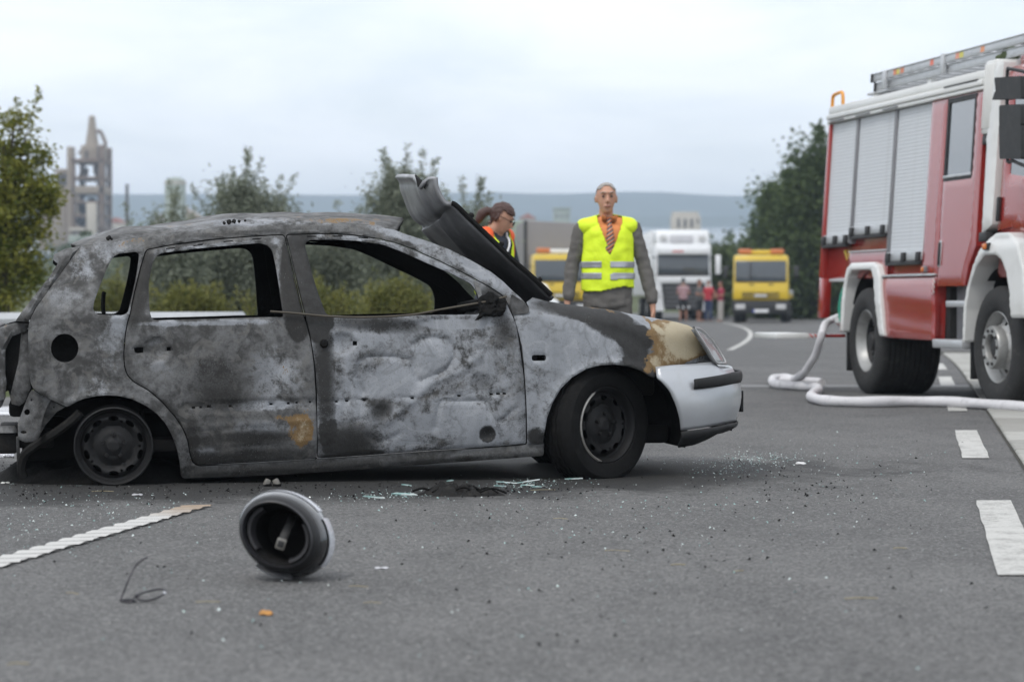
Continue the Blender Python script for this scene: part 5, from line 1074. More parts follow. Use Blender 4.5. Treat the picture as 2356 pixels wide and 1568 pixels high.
o3 = Vector(((293 - CX) / FPX * D2, D2, zpx(590, D2))); ch = thing('chimney', 'slim steel chimney left of the silo', 'chimney', o3); V, F = lathe([(.4, 0), (.36, 16), (.45, 16), (.45, 16.3), (0, 16.3)], 14, 'Z'); obj('shaft', mesh('shaft', V, F), m_cdk, ch)
D3 = 700; o3 = Vector(((1579 - CX) / FPX * D3, D3, zpx(640, D3))); ws = thing('concrete_silo_block', 'pale concrete silo block with three dark slots above the white lorry', 'building', o3)
fbox('wall', [(1546, 497), (1612, 640)], D3, 0, 8, m_pale, ws, o3, .1); fbox('head_house', [(1548, 487), (1608, 498)], D3, .5, 7, m_pale, ws, o3, .1)
for u in (1561, 1576, 1591): fbox('slot', [(u - 3, 503), (u + 3, 523)], D3, -.15, .1, m_cdk, ws, o3, .02)
fbox('slot', [(1603, 502), (1607, 514)], D3, -.15, .1, m_cdk, ws, o3, .02)
D3 = 800
for (u0, v0, u1, nm_, lab, mm, rm) in ((1274, 482, 1312, 'green_block', 'grey-green plant building rising behind the grey lorry', m_grn, m_grn), (1196, 502, 1232, 'village_house', 'distant house with a red roof behind the pale green trailer', m_pale, m_roofred), (245, 512, 285, 'village_house', 'distant house with a red roof beside the open tower', m_pale, m_roofred)):
    o3 = Vector((((u0 + u1) / 2 - CX) / FPX * D3, D3, zpx(590, D3))); hh = thing(nm_, lab, 'building', o3); fbox('wall', [(u0, v0), (u1, 590)], D3, 0, 9, mm, hh, o3, .1)
    w2 = (u1 - u0) / FPX * D3 / 2; zt = zpx(v0, D3) - o3.z
    if rm is m_roofred: V, F = prism([(-w2 - .3, zt), (w2 + .3, zt), (0, zt + 1.6)], -.4, 9.4); obj('roof', mesh('roof', V, F), rm, hh, False)
    else: box('roof', (0, 4.5, zt + .3), (2 * w2 + .5, 9.5, .6), rm, hh, .05)
    for k in range(3): box('window', (-w2 * .6 + k * w2 * .6, -.05, zt - 2), (w2 * .25, .12, 1.0), m_cdk, hh, .01)

# ================================================================ lorries and the car further down the road
m_lwht = M('lorry_white', (.70, .71, .72), .35, 0, .05, 2, 0, 60, .5, dirt=(.5, .5, .49, .4)); m_lyel = M('recovery_yellow', (.62, .43, .02), .35, 0, .06, 2, 0, 60, .5, dirt=(.45, .33, .05, .3), **{'Coat Weight': .4}); m_lgl = M('lorry_glass', (.05, .06, .07), .08, 0, .2, 1.5, 0, 60, .8); m_gtarp = M('grey_tarpaulin', (.22, .21, .21), .8, 0, .12, 1); m_gtr = M('green_trailer', (.27, .32, .26), .7, 0, .08, 1); m_lplast = M('lorry_black', (.022, .022, .023), .6); m_lred = M('beacon_orange', (.50, .16, .05), .35); m_lamp = M('lamp_glass', (.5, .5, .5), .2)
def far_wheel(parent, x, y, r, w_):
    V, F = lathe([(0, w_ * .15), (r * .3, w_ * .1), (r * .55, w_ * .2), (r * .6, 0), (r * .9, 0), (r, w_ * .15), (r, w_ * .85), (r * .9, w_), (0, w_)], 28); V = [(b_, a_, c_) for a_, b_, c_ in V]
    e = bpy.data.objects.new('wheel', None); COL.objects.link(e); e.parent = parent; e.location = (x - w_ / 2, y, r)
    obj('tyre', mesh('tyre', V, F), m_tyre, e); V, F = lathe([(0, -.01), (r * .5, .0), (r * .52, .03)], 20); obj('rim', mesh('rim', [(b_ if x < 0 else w_ - b_, a_, c_) for a_, b_, c_ in V], F), m_hub, e); return e
def P_(name, x0, x1, y0, y1, z0, z1, mat, parent, bevel=.03, taper=None):
    bm = bmesh.new(); boxbm(bm, ((x0 + x1) / 2, (y0 + y1) / 2, (z0 + z1) / 2), (x1 - x0, y1 - y0, z1 - z0), min(bevel, .45 * min(x1 - x0, y1 - y0, z1 - z0)))
    if taper:
        for v in bm.verts: taper(v.co)
    return obj(name, bm, mat, parent)
# white articulated lorry
wl = thing('white_lorry', 'white articulated lorry with a dark grille facing up the road', 'lorry', Vector(((1572 - CX) / FPX * 112, 112, 0)), R(.8))
def rake(co):
    if co.z > 1.7: co.y += (co.z - 1.7) * .10
P_('cab_shell', -1.23, 1.23, 0, 2.2, .95, 3.35, m_lwht, wl, .08, rake); P_('roof_deflector', -1.18, 1.18, .35, 2.3, 3.3, 3.95, m_lwht, wl, .12, lambda c: setattr(c, 'y', c.y + max(0, c.z - 3.3) * .3)); P_('roof_panel', -.55, .45, .27, .5, 3.38, 3.72, M('grey_panel', (.42, .42, .44), .5), wl, .02, lambda c: setattr(c, 'y', c.y + max(0, c.z - 3.3) * .28))
P_('sun_visor', -1.12, 1.12, -.16, .15, 2.86, 3.14, m_lwht, wl, .04); P_('windscreen', -1.12, 1.12, .02, .14, 2.05, 2.86, m_lgl, wl, .02, lambda c: setattr(c, 'y', c.y + (c.z - 2.05) * .1 - .045)); P_('wiper_panel', -1.14, 1.14, -.04, .1, 1.92, 2.05, m_lplast, wl, .02)
P_('front_panel', -1.15, 1.15, -.05, .1, 1.62, 1.92, m_lwht, wl, .03)
V, F = prism([(-.95, 1.60), (.95, 1.60), (.80, .45), (-.80, .45)], -.09, .05); fixn(obj('grille', mesh('grille', V, F), m_lplast, wl, False))
for k in range(5): P_('grille_bar', -.82, .82, -.10, -.08, .62 + k * .19, .66 + k * .19, m_grey, wl, .01)
for sx in (-1, 1):
    V, F = prism([(sx * 1.23, 1.62), (sx * .98, 1.62), (sx * .84, .40), (sx * 1.20, .40)], -.07, .6); fixn(obj('bumper_corner', mesh('bumper_corner', V, F), m_lwht, wl, False)); P_('headlight', sx * 1.08 - .1, sx * 1.08 + .1, -.09, 0, .95, 1.30, m_lamp, wl, .03); P_('roof_lamp', sx * .85 - .13, sx * .85 + .13, .28, .5, 3.45, 3.72, m_lamp, wl, .04)
    m_ = P_('mirror', sx * 1.52 - .12, sx * 1.52 + .12, -.05, .12, 2.0, 2.85, m_lwht, wl, .05); MB().add(tube([(sx * 1.2, .1, 2.75), (sx * 1.5, 0, 2.75)], .03, 6)).build('mirror_arm', m_lplast, m_)
    far_wheel(wl, sx * 1.0, 1.2, .50, .3); far_wheel(wl, sx * 1.0, 5.5, .50, .5); far_wheel(wl, sx * 1.0, 11.5, .50, .4)
P_('number_plate', -.26, .26, -.11, -.07, .50, .62, m_lwht, wl, .005); P_('name_board', -.5, .0, -.165, -.15, 2.96, 3.04, M('red_lettering_band', (.5, .12, .12), .5), wl, .003)
P_('trailer', -1.27, 1.27, 2.7, 15.5, 1.1, 3.98, m_lwht, wl, .05); P_('chassis', -.5, .5, .6, 15, .55, 1.1, m_lplast, wl, .03)
# two yellow lorries
def yellow_lorry(name, label, u, D, rz, kind):
    e = thing(name, label, 'lorry', Vector(((u - CX) / FPX * D, D, 0)), rz)
    P_('cab_shell', -1.08, 1.08, 0, 1.8, .85, 2.62, m_lyel, e, .09, lambda c: (setattr(c, 'y', c.y + max(0, c.z - 1.5) * .12), setattr(c, 'x', c.x * (1 - max(0, c.z - 1.5) * .03)))); P_('windscreen', -.98, .98, -.03, .1, 1.58, 2.40, m_lgl, e, .03, lambda c: setattr(c, 'y', c.y + (c.z - 1.5) * .12))
    if kind == 'tow': P_('screen_post', -.42, -.36, -.04, .05, 1.6, 2.38, m_lplast, e, .01, lambda c: setattr(c, 'y', c.y + (c.z - 1.5) * .12))
    P_('front_panel', -1.05, 1.05, -.05, .1, .92, 1.52, m_lyel, e, .03); P_('bumper', -1.1, 1.1, -.14, .3, .36, .86, m_lplast, e, .05)
    for z in (.96, 1.05, 1.13): P_('grille_slot', -.72, .72, -.065, -.03, z, z + .045, m_lplast, e, .008)
    P_('front_badge', -.24, .24, -.075, -.04, 1.00, 1.10, m_lamp, e, .005)
    for x in (-.45, .3): P_('wiper_base', x, x + .2, -.07, -.03, 1.46, 1.5, m_lplast, e, .01)
    for sx in (-1, 1):
        P_('headlight', sx * .78 - .19, sx * .78 + .19, -.16, -.1, .52, .72, m_lamp, e, .02); far_wheel(e, sx * .93, 1.0, .42, .26); far_wheel(e, sx * .9, 4.6, .42, .42); m_ = P_('mirror', sx * 1.36 - .1, sx * 1.36 + .1, .05, .2, 1.75, 2.2, m_lplast, e, .04); MB().add(tube([(sx * 1.05, .2, 2.15), (sx * 1.36, .12, 2.15)], .02, 6)).build('mirror_arm', m_lplast, m_)
    pl_ = P_('number_plate', -.3, .3, -.155, -.13, .40, .52, m_lwht, e, .004); P_('plate_band', -.3, -.24, -.158, -.13, .40, .52, M('blue_band', (.03, .06, .3), .5), pl_, .001)
    bar = P_('light_bar', -.85, .85, .55, .85, 2.66, 2.82, m_lyel if kind == 'tow' else m_lwht, e, .04)
    for sx in ((-1, 1) if kind == 'tow' else (-1,)): P_('beacon', sx * .62 - .26, sx * .62 + .26, .5, .9, 2.67, 2.86, m_lred, bar, .05)
    P_('chassis', -.42, .42, .5, 6.3, .5, .8, m_lplast, e, .03)
    if kind == 'tow': P_('flat_bed', -1.15, 1.15, 2.1, 7.2, .95, 1.12, m_lyel, e, .02); P_('bed_side', 1.02, 1.16, 2.1, 7.2, 1.1, 1.28, m_alu, e, .02); P_('bed_side', -1.16, -1.02, 2.1, 7.2, 1.1, 1.28, m_alu, e, .02)
    else: P_('box_body', -1.25, 1.25, 2.1, 8.0, 1.0, 3.95, m_gtarp, e, .05, lambda c: setattr(c, 'z', c.z - (.12 if c.z > 3 and c.x > 0 else 0))); P_('body_post', -1.28, -1.16, 2.05, 2.2, 1.0, 3.95, m_lplast, e, .02)
    return e
yellow_lorry('recovery_lorry', 'yellow flatbed recovery lorry with orange beacons on its roof', 1750, 99, R(-7), 'tow')
yellow_lorry('box_lorry', 'yellow-cabbed lorry with a grey tarpaulin box body', 1290, 97, R(3), 'box')
gt = thing('green_trailer', 'pale green box trailer behind the person with the ponytail', 'trailer', Vector(((1180 - CX) / FPX * 106, 106, 0)), R(4)); P_('box_body', -1.1, .72, 0, 8, .95, 4.15, m_gtr, gt, .05); P_('chassis', -.6, .5, .3, 7.5, .55, .95, m_lplast, gt, .03)
for sx in (-.85, .55): far_wheel(gt, sx, 5.5, .48, .3); far_wheel(gt, sx, 1.2, .48, .3)
wc_ = thing('white_car', 'small white car half hidden behind the bonnet in front of the yellow box lorry', 'car', Vector(((1222 - CX) / FPX * 74, 74, 0)), R(4))
P_('body', -.82, .82, 0, 3.8, .28, .92, m_lwht, wc_, .14); P_('cabin', -.72, .66, .9, 3.4, .88, 1.38, m_lwht, wc_, .2, lambda c: setattr(c, 'x', c.x * (1 - max(0, c.z - 1.0) * .25))); P_('windscreen', -.58, .52, .84, .95, .98, 1.26, m_lgl, wc_, .03, lambda c: setattr(c, 'y', c.y + (c.z - .98) * .35))
for sx in (-1, 1): far_wheel(wc_, sx * .72, .7, .29, .19); far_wheel(wc_, sx * .72, 3.1, .29, .19); P_('headlight', sx * .6 - .14, sx * .6 + .14, -.03, .05, .60, .74, m_lamp, wc_, .03)
P_('front_bumper', -.78, .78, -.06, .1, .28, .52, m_lwht, wc_, .05)
# ================================================================ people
DG = None
def blob(prims, voxel=.014, smooth=6):
    """one continuous surface: convex hulls of ellipsoids, fused and smoothed. prims: list of [(centre, radii), ...]"""
    bm = bmesh.new()
    for pr in prims:
        t = bmesh.new()
        for c, r in pr:
            rr = bmesh.ops.create_icosphere(t, subdivisions=2, radius=1.0); r = (r, r, r) if isinstance(r, (int, float)) else r
            bmesh.ops.scale(t, vec=r, verts=rr['verts']); bmesh.ops.translate(t, vec=c, verts=rr['verts'])
        h = bmesh.ops.convex_hull(t, input=t.verts); bmesh.ops.delete(t, geom=[v for v in t.verts if not v.link_faces], context='VERTS')
        bad = [f for f in t.faces if f not in set(g for g in h['geom'] if isinstance(g, bmesh.types.BMFace))]
        if bad: bmesh.ops.delete(t, geom=bad, context='FACES')
        me = bpy.data.meshes.new('t'); t.to_mesh(me); t.free(); bm.from_mesh(me); bpy.data.meshes.remove(me)
    me = bpy.data.meshes.new('b'); bm.to_mesh(me); bm.free(); o = bpy.data.objects.new('b', me); COL.objects.link(o)
    m = o.modifiers.new('r', 'REMESH'); m.mode = 'VOXEL'; m.voxel_size = voxel; s = o.modifiers.new('s', 'SMOOTH'); s.iterations = smooth; s.factor = .5
    dg = bpy.context.evaluated_depsgraph_get(); res = bpy.data.meshes.new_from_object(o.evaluated_get(dg)); bpy.data.objects.remove(o); bpy.data.meshes.remove(me); return res
def arrays(me):
    n = len(me.vertices); co = np.empty(n * 3, np.float32); me.vertices.foreach_get('co', co); no_ = np.empty(n * 3, np.float32); me.vertex_normals.foreach_get('vector', no_)
    return co.reshape(-1, 3), no_.reshape(-1, 3), [tuple(p.vertices) for p in me.polygons]
def shell(name, src, pred, off, mat, parent, thick=.006, wrinkle=0.0, wf=14.0):
    co, no_, F = arrays(src); F = [f for f in F if pred(*co[list(f)].mean(0))]
    used = sorted({i for f in F for i in f}); mp = {k: i for i, k in enumerate(used)}; V = co[used] + no_[used] * off
    if wrinkle: V = V + no_[used] * np.array([wrinkle * (mnoise.noise(Vector((v[0] * wf, v[1] * wf, v[2] * wf * 1.6))) ) for v in V])[:, None]
    o = obj(name, mesh(name, V, [tuple(mp[i] for i in f) for f in F]), mat, parent)
    if thick: s = o.modifiers.new('t', 'SOLIDIFY'); s.thickness = thick; s.offset = 1
    return o
def xf(me, mat4): me.transform(mat4); return me
m_skin = M('skin', (.46, .25, .17), .5, 0, .12, 12, 0, 60, .4, **{'Subsurface Weight': .1}); m_skin2 = M('tanned_skin', (.36, .18, .12), .55, 0, .1, 12)
def hand(side, w, d=(0, 0, -1), curl=.02):
    """palm, four unequal bent fingers and a thumb from the side of the palm, hanging from the wrist w"""
    w = Vector(w); pr = [[(w, .024), (w + Vector((0, 0, -.045)), (.018, .040, .03)), (w + Vector((0, 0, -.085)), (.014, .042, .015))]]
    for k, (yo, L) in enumerate(((-.032, .070), (-.011, .080), (.011, .074), (.031, .058))):
        a = w + Vector((0, yo, -.09)); b = a + Vector((-side * .008, 0, -L * .5)); c = b + Vector((-side * curl, 0, -L * .45)); pr += [[(a, .0095), (b, .009)], [(b, .009), (c, .0075)]]
    a = w + Vector((-side * .004, -.034, -.04)); b = a + Vector((-side * .012, -.022, -.03)); c = b + Vector((-side * .012, -.002, -.03)); pr += [[(a, .012), (b, .010)], [(b, .010), (c, .008)]]
    return pr
def head_prims(c, s=1.0):
    c = Vector(c); q = lambda x, y, z: c + Vector((x, y, z)) * s
    return [[(q(0, .012, .028), (.074 * s, .092 * s, .085 * s)), (q(0, -.01, -.04), (.060 * s, .075 * s, .06 * s))], [(q(0, -.01, -.04), (.058 * s, .07 * s, .05 * s)), (q(0, -.045, -.095), (.032 * s, .034 * s, .022 * s))], [(q(0, -.088, .012), .008 * s), (q(0, -.108, -.024), .013 * s), (q(0, -.09, -.032), .016 * s)], [(q(-.077, .012, -.01), (.008 * s, .018 * s, .030 * s))], [(q(.077, .012, -.01), (.008 * s, .018 * s, .030 * s))], [(q(0, -.072, .038), (.05 * s, .02 * s, .012 * s))], [(q(0, -.084, -.062), (.024 * s, .012 * s, .010 * s))], [(q(0, .01, -.06), .050 * s), (q(0, .028, -.17), .056 * s)]]
def face_bits(e, c, s, hairm, M4=None, brow=True):
    c = Vector(c)
    for sx in (-1, 1):
        b = bmesh.new(); bmesh.ops.create_uvsphere(b, u_segments=10, v_segments=8, radius=  .0085 * s); bmesh.ops.translate(b, verts=b.verts, vec=c + Vector((sx * .031, -.078, .010)) * s); o = obj('eye', b, m_eye, e)
        if M4: o.data.transform(M4)
        if brow: o = obj('eyebrow', mesh('eyebrow', *tube([c + Vector((sx * .014, -.094, .036)) * s, c + Vector((sx * .034, -.090, .041)) * s, c + Vector((sx * .052, -.076, .034)) * s], .003 * s, 5)), hairm, e)
        if brow and M4: o.data.transform(M4)
    o = obj('mouth', mesh('mouth', *tube([c + Vector((-.024, -.086, -.064)) * s, c + Vector((0, -.097, -.062)) * s, c + Vector((.024, -.086, -.064)) * s], .0042 * s, 5)), M('lips', (.30, .12, .10), .5), e)
    if M4: o.data.transform(M4)
m_eye = M('dark_eye', (.04, .03, .025), .2)
# ---- man in the yellow vest
D = 20.1; mp_ = Vector(((1398 - CX) / FPX * D, D, 0)); man = thing('person', 'person in a grey suit, orange shirt and bright yellow safety vest standing behind the car', 'person', mp_, R(4))
m_suit = NT('grey_wool'); a = m_suit.noise(5, 6); b = m_suit.noise(180, 3); m_suit.bump(m_suit.m2('ADD', a, m_suit.m2('MULTIPLY', b, .2)), .02, .5); m_suit = m_suit.fin(m_suit.mix(b, (.09, .085, .08), (.16, .152, .142)), .9, 0, .2)
m_vest = NT('fluorescent_yellow'); a = m_vest.noise(9, 5, .6, .5); m_vest.bump(a, .02, .5); m_vest = m_vest.fin(m_vest.mix(a, (.62, .80, .02), (.74, .92, .04)), .6, 0, .3)
m_refl = M('reflective_tape', (.36, .37, .40), .35, .3, .1, 20); m_shirt = M('orange_shirt', (.62, .22, .07), .75, 0, .1, 14, .004, 30); m_hairg = M('grey_hair', (.30, .28, .26), .8, 0, .3, 40, .004, 120)
tn = NT('striped_tie'); sx_ = tn.new('ShaderNodeSeparateXYZ'); tn.t.links.new(tn.tc, sx_.inputs[0]); fr_ = tn.m2('FRACT', tn.m2('MULTIPLY', tn.m2('ADD', sx_.outputs[2], tn.m2('MULTIPLY', sx_.outputs[0], -.7)), 30.0)); m_tie = tn.fin(tn.mix(tn.step(fr_, .42, .5), (.05, .04, .045), tn.mix(tn.step(fr_, .82, .86), (.50, .13, .04), (.5, .42, .34))), .6)
HC = (-.012, -.01, 1.678)
body = blob(head_prims(HC, 1.07) + [[((-.315, -.03, .93), .03), ((-.32, -.035, .86), .026)], [((.345, -.03, .90), .03), ((.352, -.035, .83), .026)]] + hand(-1, (-.322, -.035, .855)) + hand(1, (.354, -.035, .825)) + [[((-.3, 0, 1.0), .03), ((-.315, -.03, .93), .03)], [((.33, 0, 1.0), .03), ((.345, -.03, .90), .03)], [((0, .02, 1.50), .055), ((0, .01, 1.3), .05)], [((0, .01, 1.42), .03), ((-.2, .01, 1.43), .025)], [((-.2, .01, 1.43), .025), ((-.275, .02, 1.17), .025)], [((-.275, .02, 1.17), .025), ((-.3, 0, 1.0), .025)], [((0, .01, 1.42), .03), ((.2, .01, 1.43), .025)], [((.2, .01, 1.43), .025), ((.285, .02, 1.17), .025)], [((.285, .02, 1.17), .025), ((.33, 0, 1.0), .025)], [((0, .01, 1.42), .04), ((0, 0, .9), .07)], [((0, 0, .9), .06), ((-.1, 0, .3), .04)], [((0, 0, .9), .06), ((.1, 0, .3), .04)]], .009, 3)
bo = obj('body', body, m_skin, man)
tors = [[((0, .0, 1.40), (.185, .115, .08)), ((0, .0, 1.22), (.195, .125, .08)), ((0, .0, 1.02), (.195, .125, .08))], [((-.165, .01, 1.455), (.062, .07, .055)), ((.165, .01, 1.455), (.062, .07, .055)), ((0, .015, 1.50), (.075, .065, .04))], [((0, .0, 1.02), (.195, .125, .08)), ((0, .0, .84), (.205, .13, .06))]]
arms = [[((-.205, .01, 1.445), .062), ((-.275, .02, 1.17), .058)], [((-.275, .02, 1.17), .060), ((-.312, -.03, .91), .050)], [((.205, .01, 1.445), .062), ((.285, .02, 1.17), .058)], [((.285, .02, 1.17), .060), ((.345, -.03, .885), .052)]]
tm = blob(tors, .008, 9)
jk = blob(tors + arms, .012, 4); nn_ = arrays(jk)[1]
for v, n_ in zip(jk.vertices, nn_): v.co += Vector(n_.tolist()) * (.010 * mnoise.noise(Vector((v.co.x * 9, v.co.y * 9, v.co.z * 16))) + .006 * mnoise.noise(Vector((v.co.x * 22, v.co.y * 22, v.co.z * 30))))
obj('jacket', jk, m_suit, man)
inV = lambda x, y, z, k=0.0: y < .0 and z > 1.262 and abs(x - .012) < (.008 + k + .088 * min(1, (z - 1.262) / .22))
vest = shell('safety_vest', tm, lambda x, y, z: .965 + .02 * math.sin(x * 14) < z < 1.60 and abs(x) < .218 and not inV(x, y, z) and not (z > 1.545 and abs(x) < .07), .014, m_vest, man, .006, .010, 9)
for z0, z1 in ((1.136, 1.184), (1.042, 1.092)):
    shell('reflective_band', tm, lambda x, y, z: (z0 < z < z1 and (x < -.055 or y > .02)) or (z0 - .16 * (x - .12) * 0 < z + (.05 * max(0, .10 - x) if x > 0 else 0) < z1 and x > .0), .0215, m_refl, vest, .004, .010, 9)
shell('shirt', tm, lambda x, y, z: inV(x, y, z, .02), .004, m_shirt, man, .002)
bvh = BVHTree.FromPolygons(*[[tuple(v) for v in arrays(tm)[0]], arrays(tm)[2]])
def front(x, z, off=.012):
    h = bvh.ray_cast(Vector((x, -1, z)), Vector((0, 1, 0))); return (x, (h[0].y if h[0] else -.1) - off, z)
V, F = [], []
tz = [(1.520, .017), (1.50, .021), (1.478, .015), (1.44, .022), (1.38, .029), (1.32, .036), (1.275, .040), (1.25, .025), (1.235, .004)]
for z, w_ in tz: V += [front(.006 - w_, z, .012), front(.006, z, .018), front(.006 + w_, z, .012)]
for i in range(len(tz) - 1): k = 3 * i; F += [(k, k + 1, k + 4, k + 3), (k + 1, k + 2, k + 5, k + 4)]
o = obj('tie', mesh('tie', V, F), m_tie, man); s_ = o.modifiers.new('t', 'SOLIDIFY'); s_.thickness = .005
for sx in (-1, 1):
    V = [front(.006 + sx * .012, 1.525, .016), front(.006 + sx * .062, 1.545, .016), front(.006 + sx * .058, 1.50, .018), front(.006 + sx * .030, 1.475, .018)]; o = obj('collar', mesh('collar', V, [(0, 1, 2, 3)]), m_shirt, man); s_ = o.modifiers.new('t', 'SOLIDIFY'); s_.thickness = .006
obj('trousers', blob([[((-.09, .0, .86), (.11, .11, .08)), ((.09, .0, .86), (.11, .11, .08))], [((-.10, .0, .82), .098), ((-.12, 0, .48), .075)], [((-.12, 0, .48), .075), ((-.13, .01, .09), .062)], [((.10, .0, .82), .098), ((.12, 0, .48), .075)], [((.12, 0, .48), .075), ((.13, .01, .09), .062)]], .016, 4), m_suit, man)
for sx in (-1, 1): obj('shoe', blob([[((sx * .13, .03, .04), (.042, .05, .038)), ((sx * .14, -.14, .03), (.042, .06, .028))]], .012, 3), m_blk, man)
hd = blob(head_prims(HC, 1.07), .009, 3); shell('hair', hd, lambda x, y, z: (z > 1.742 and y > -.060) or (y > .01 and z > 1.64 and (abs(x + .012) > .05 or y > .05)), .003, m_hairg, bo, .003, .005, 60); face_bits(bo, HC, 1.07, m_hairg)
# ---- woman behind the bonnet
D = 19.6; wo = thing('person', 'person with a dark ponytail and glasses looking down in a yellow and orange safety vest', 'person', Vector(((1146 - CX) / FPX * D, D, 0)), R(52))
m_hairb = M('dark_brown_hair', (.055, .022, .016), .5, 0, .4, 50, .004, 150, .5); m_navy = M('navy_shirt', (.018, .022, .035), .85, 0, .15, 10, .004, 40)
WH = (0, -.04, 1.505); Mh = Matrix.Translation(Vector(WH)) @ Matrix.Rotation(R(34), 4, 'Z') @ Matrix.Rotation(R(30), 4, 'X') @ Matrix.Translation(-Vector(WH))
hpz = blob(head_prims(WH, .95), .009, 3); hpz.transform(Mh); ho_ = head_prims(WH, .95)[:-1]
wt = [[((0, .02, 1.30), (.155, .105, .08)), ((0, .03, 1.12), (.14, .10, .08)), ((0, .04, .95), (.165, .115, .08))], [((-.135, .03, 1.365), .052), ((.135, .03, 1.365), .052), ((0, .03, 1.395), (.07, .055, .035))]]
wb = blob([[((0, -.02, 1.46), .048), ((0, .03, 1.34), .05)], [((0, .03, 1.34), .05), ((0, .03, 1.0), .06)], [((0, .03, 1.34), .03), ((-.15, .03, 1.34), .03)], [((0, .03, 1.34), .03), ((.15, .03, 1.34), .03)], [((-.15, .03, 1.34), .03), ((-.20, -.02, 1.12), .035)], [((.15, .03, 1.34), .03), ((.20, -.02, 1.12), .035)], [((-.20, -.02, 1.12), .040), ((-.22, -.20, .97), .032)], [((.20, -.02, 1.12), .040), ((.22, -.20, .97), .032)], [((0, .03, 1.0), .05), ((-.09, .03, .3), .04)], [((0, .03, 1.0), .05), ((.09, .03, .3), .04)]] + hand(-1, (-.22, -.20, .97)) + hand(1, (.22, -.20, .97)), .010, 3)
bm = bmesh.new(); bm.from_mesh(wb); bm.from_mesh(hpz); me = bpy.data.meshes.new('wbody'); bm.to_mesh(me); bm.free()
t_ = bpy.data.objects.new('t', me); COL.objects.link(t_); mm_ = t_.modifiers.new('r', 'REMESH'); mm_.mode = 'VOXEL'; mm_.voxel_size = .009; ms_ = t_.modifiers.new('s', 'SMOOTH'); ms_.iterations = 2; wbody = bpy.data.meshes.new_from_object(t_.evaluated_get(bpy.context.evaluated_depsgraph_get())); bpy.data.objects.remove(t_)
wbo = obj('body', wbody, m_skin, wo); face_bits(wbo, WH, .95, m_hairb, Mh)
Mi = Mh.inverted()
def hpred(x, y, z):
    p = Mi @ Vector((x, y, z)) - Vector(WH); return (p.z > .055 + .3 * p.y * (p.y < 0) and p.z > .05) or (p.y > .018 and p.z > -.045) or (p.y > .045 and p.z > -.09)
hr_ = shell('hair', hpz, hpred, .010, m_hairb, wbo, .006, .008, 40)
pt = [Mh @ (Vector(WH) + Vector(q)) for q in ((0, .09, .0), (0, .13, -.01), (0, .15, -.05), (0, .15, -.09), (0, .145, -.13))]
o = obj('ponytail', blob([[(pt[i], r0), (pt[i + 1], r1)] for i, (r0, r1) in enumerate(((.028, .034), (.034, .040), (.040, .034), (.034, .014)))], .008, 3), m_hairb, hr_)
for sx in (-1, 1):
    r_ = [Mh @ (Vector(WH) + .95 * Vector((sx * .033 + .026 * math.cos(a), -.104, .006 + .018 * math.sin(a)))) for a in np.linspace(0, 6.283, 15)]; obj('lens_rim', mesh('lens_rim', *tube(r_, .0024, 5, False)), m_blk, wbo)
    obj('temple', mesh('temple', *tube([Mh @ (Vector(WH) + .95 * Vector((sx * .06, -.10, .010))), Mh @ (Vector(WH) + .95 * Vector((sx * .082, .012, .008)))], .0022, 5)), m_blk, wbo)
wtm = blob(wt, .012, 5)
obj('shirt', blob(wt + [[((-.155, .03, 1.355), .050), ((-.20, -.01, 1.13), .046)], [((.155, .03, 1.355), .050), ((.20, -.01, 1.13), .046)]], .012, 4), m_navy, wo)
wv = shell('safety_vest', wtm, lambda x, y, z: .93 < z < 1.44 and abs(x) < .15 and abs(x) > .02 + max(0, (z - 1.12)) * .30 * (y < .02), .012, m_vest, wo, .005, .006, 10)
m_or = M('fluorescent_orange', (.85, .12, .03), .6); shell('orange_band', wtm, lambda x, y, z: 1.22 < z < 1.44 and .105 < abs(x) < .155, .018, m_or, wv, .004); shell('reflective_band', wtm, lambda x, y, z: (1.06 < z < 1.11) and abs(x) > .03, .019, m_refl, wv, .004)
bvh = BVHTree.FromPolygons(*[[tuple(v) for v in arrays(wtm)[0]], arrays(wtm)[2]])
lan = [front(.06 - .08 * t, 1.395 - .16 * t, .02) for t in np.linspace(0, 1, 7)]; obj('lanyard', mesh('lanyard', *tube(lan, .008, 5)), M('white_lanyard', (.7, .7, .7), .6), wo)
obj('trousers', blob([[((-.08, .04, .88), (.10, .11, .09)), ((.08, .04, .88), (.10, .11, .09))], [((-.09, .04, .84), .09), ((-.10, .03, .46), .065)], [((-.10, .03, .46), .065), ((-.11, .05, .09), .055)], [((.09, .04, .84), .09), ((.10, .03, .46), .065)], [((.10, .03, .46), .065), ((.11, .05, .09), .055)]], .018, 4), m_navy, wo)
for sx in (-1, 1): obj('shoe', blob([[((sx * .11, .06, .04), (.038, .05, .036)), ((sx * .115, -.09, .03), (.038, .055, .026))]], .012, 3), m_blk, wo)
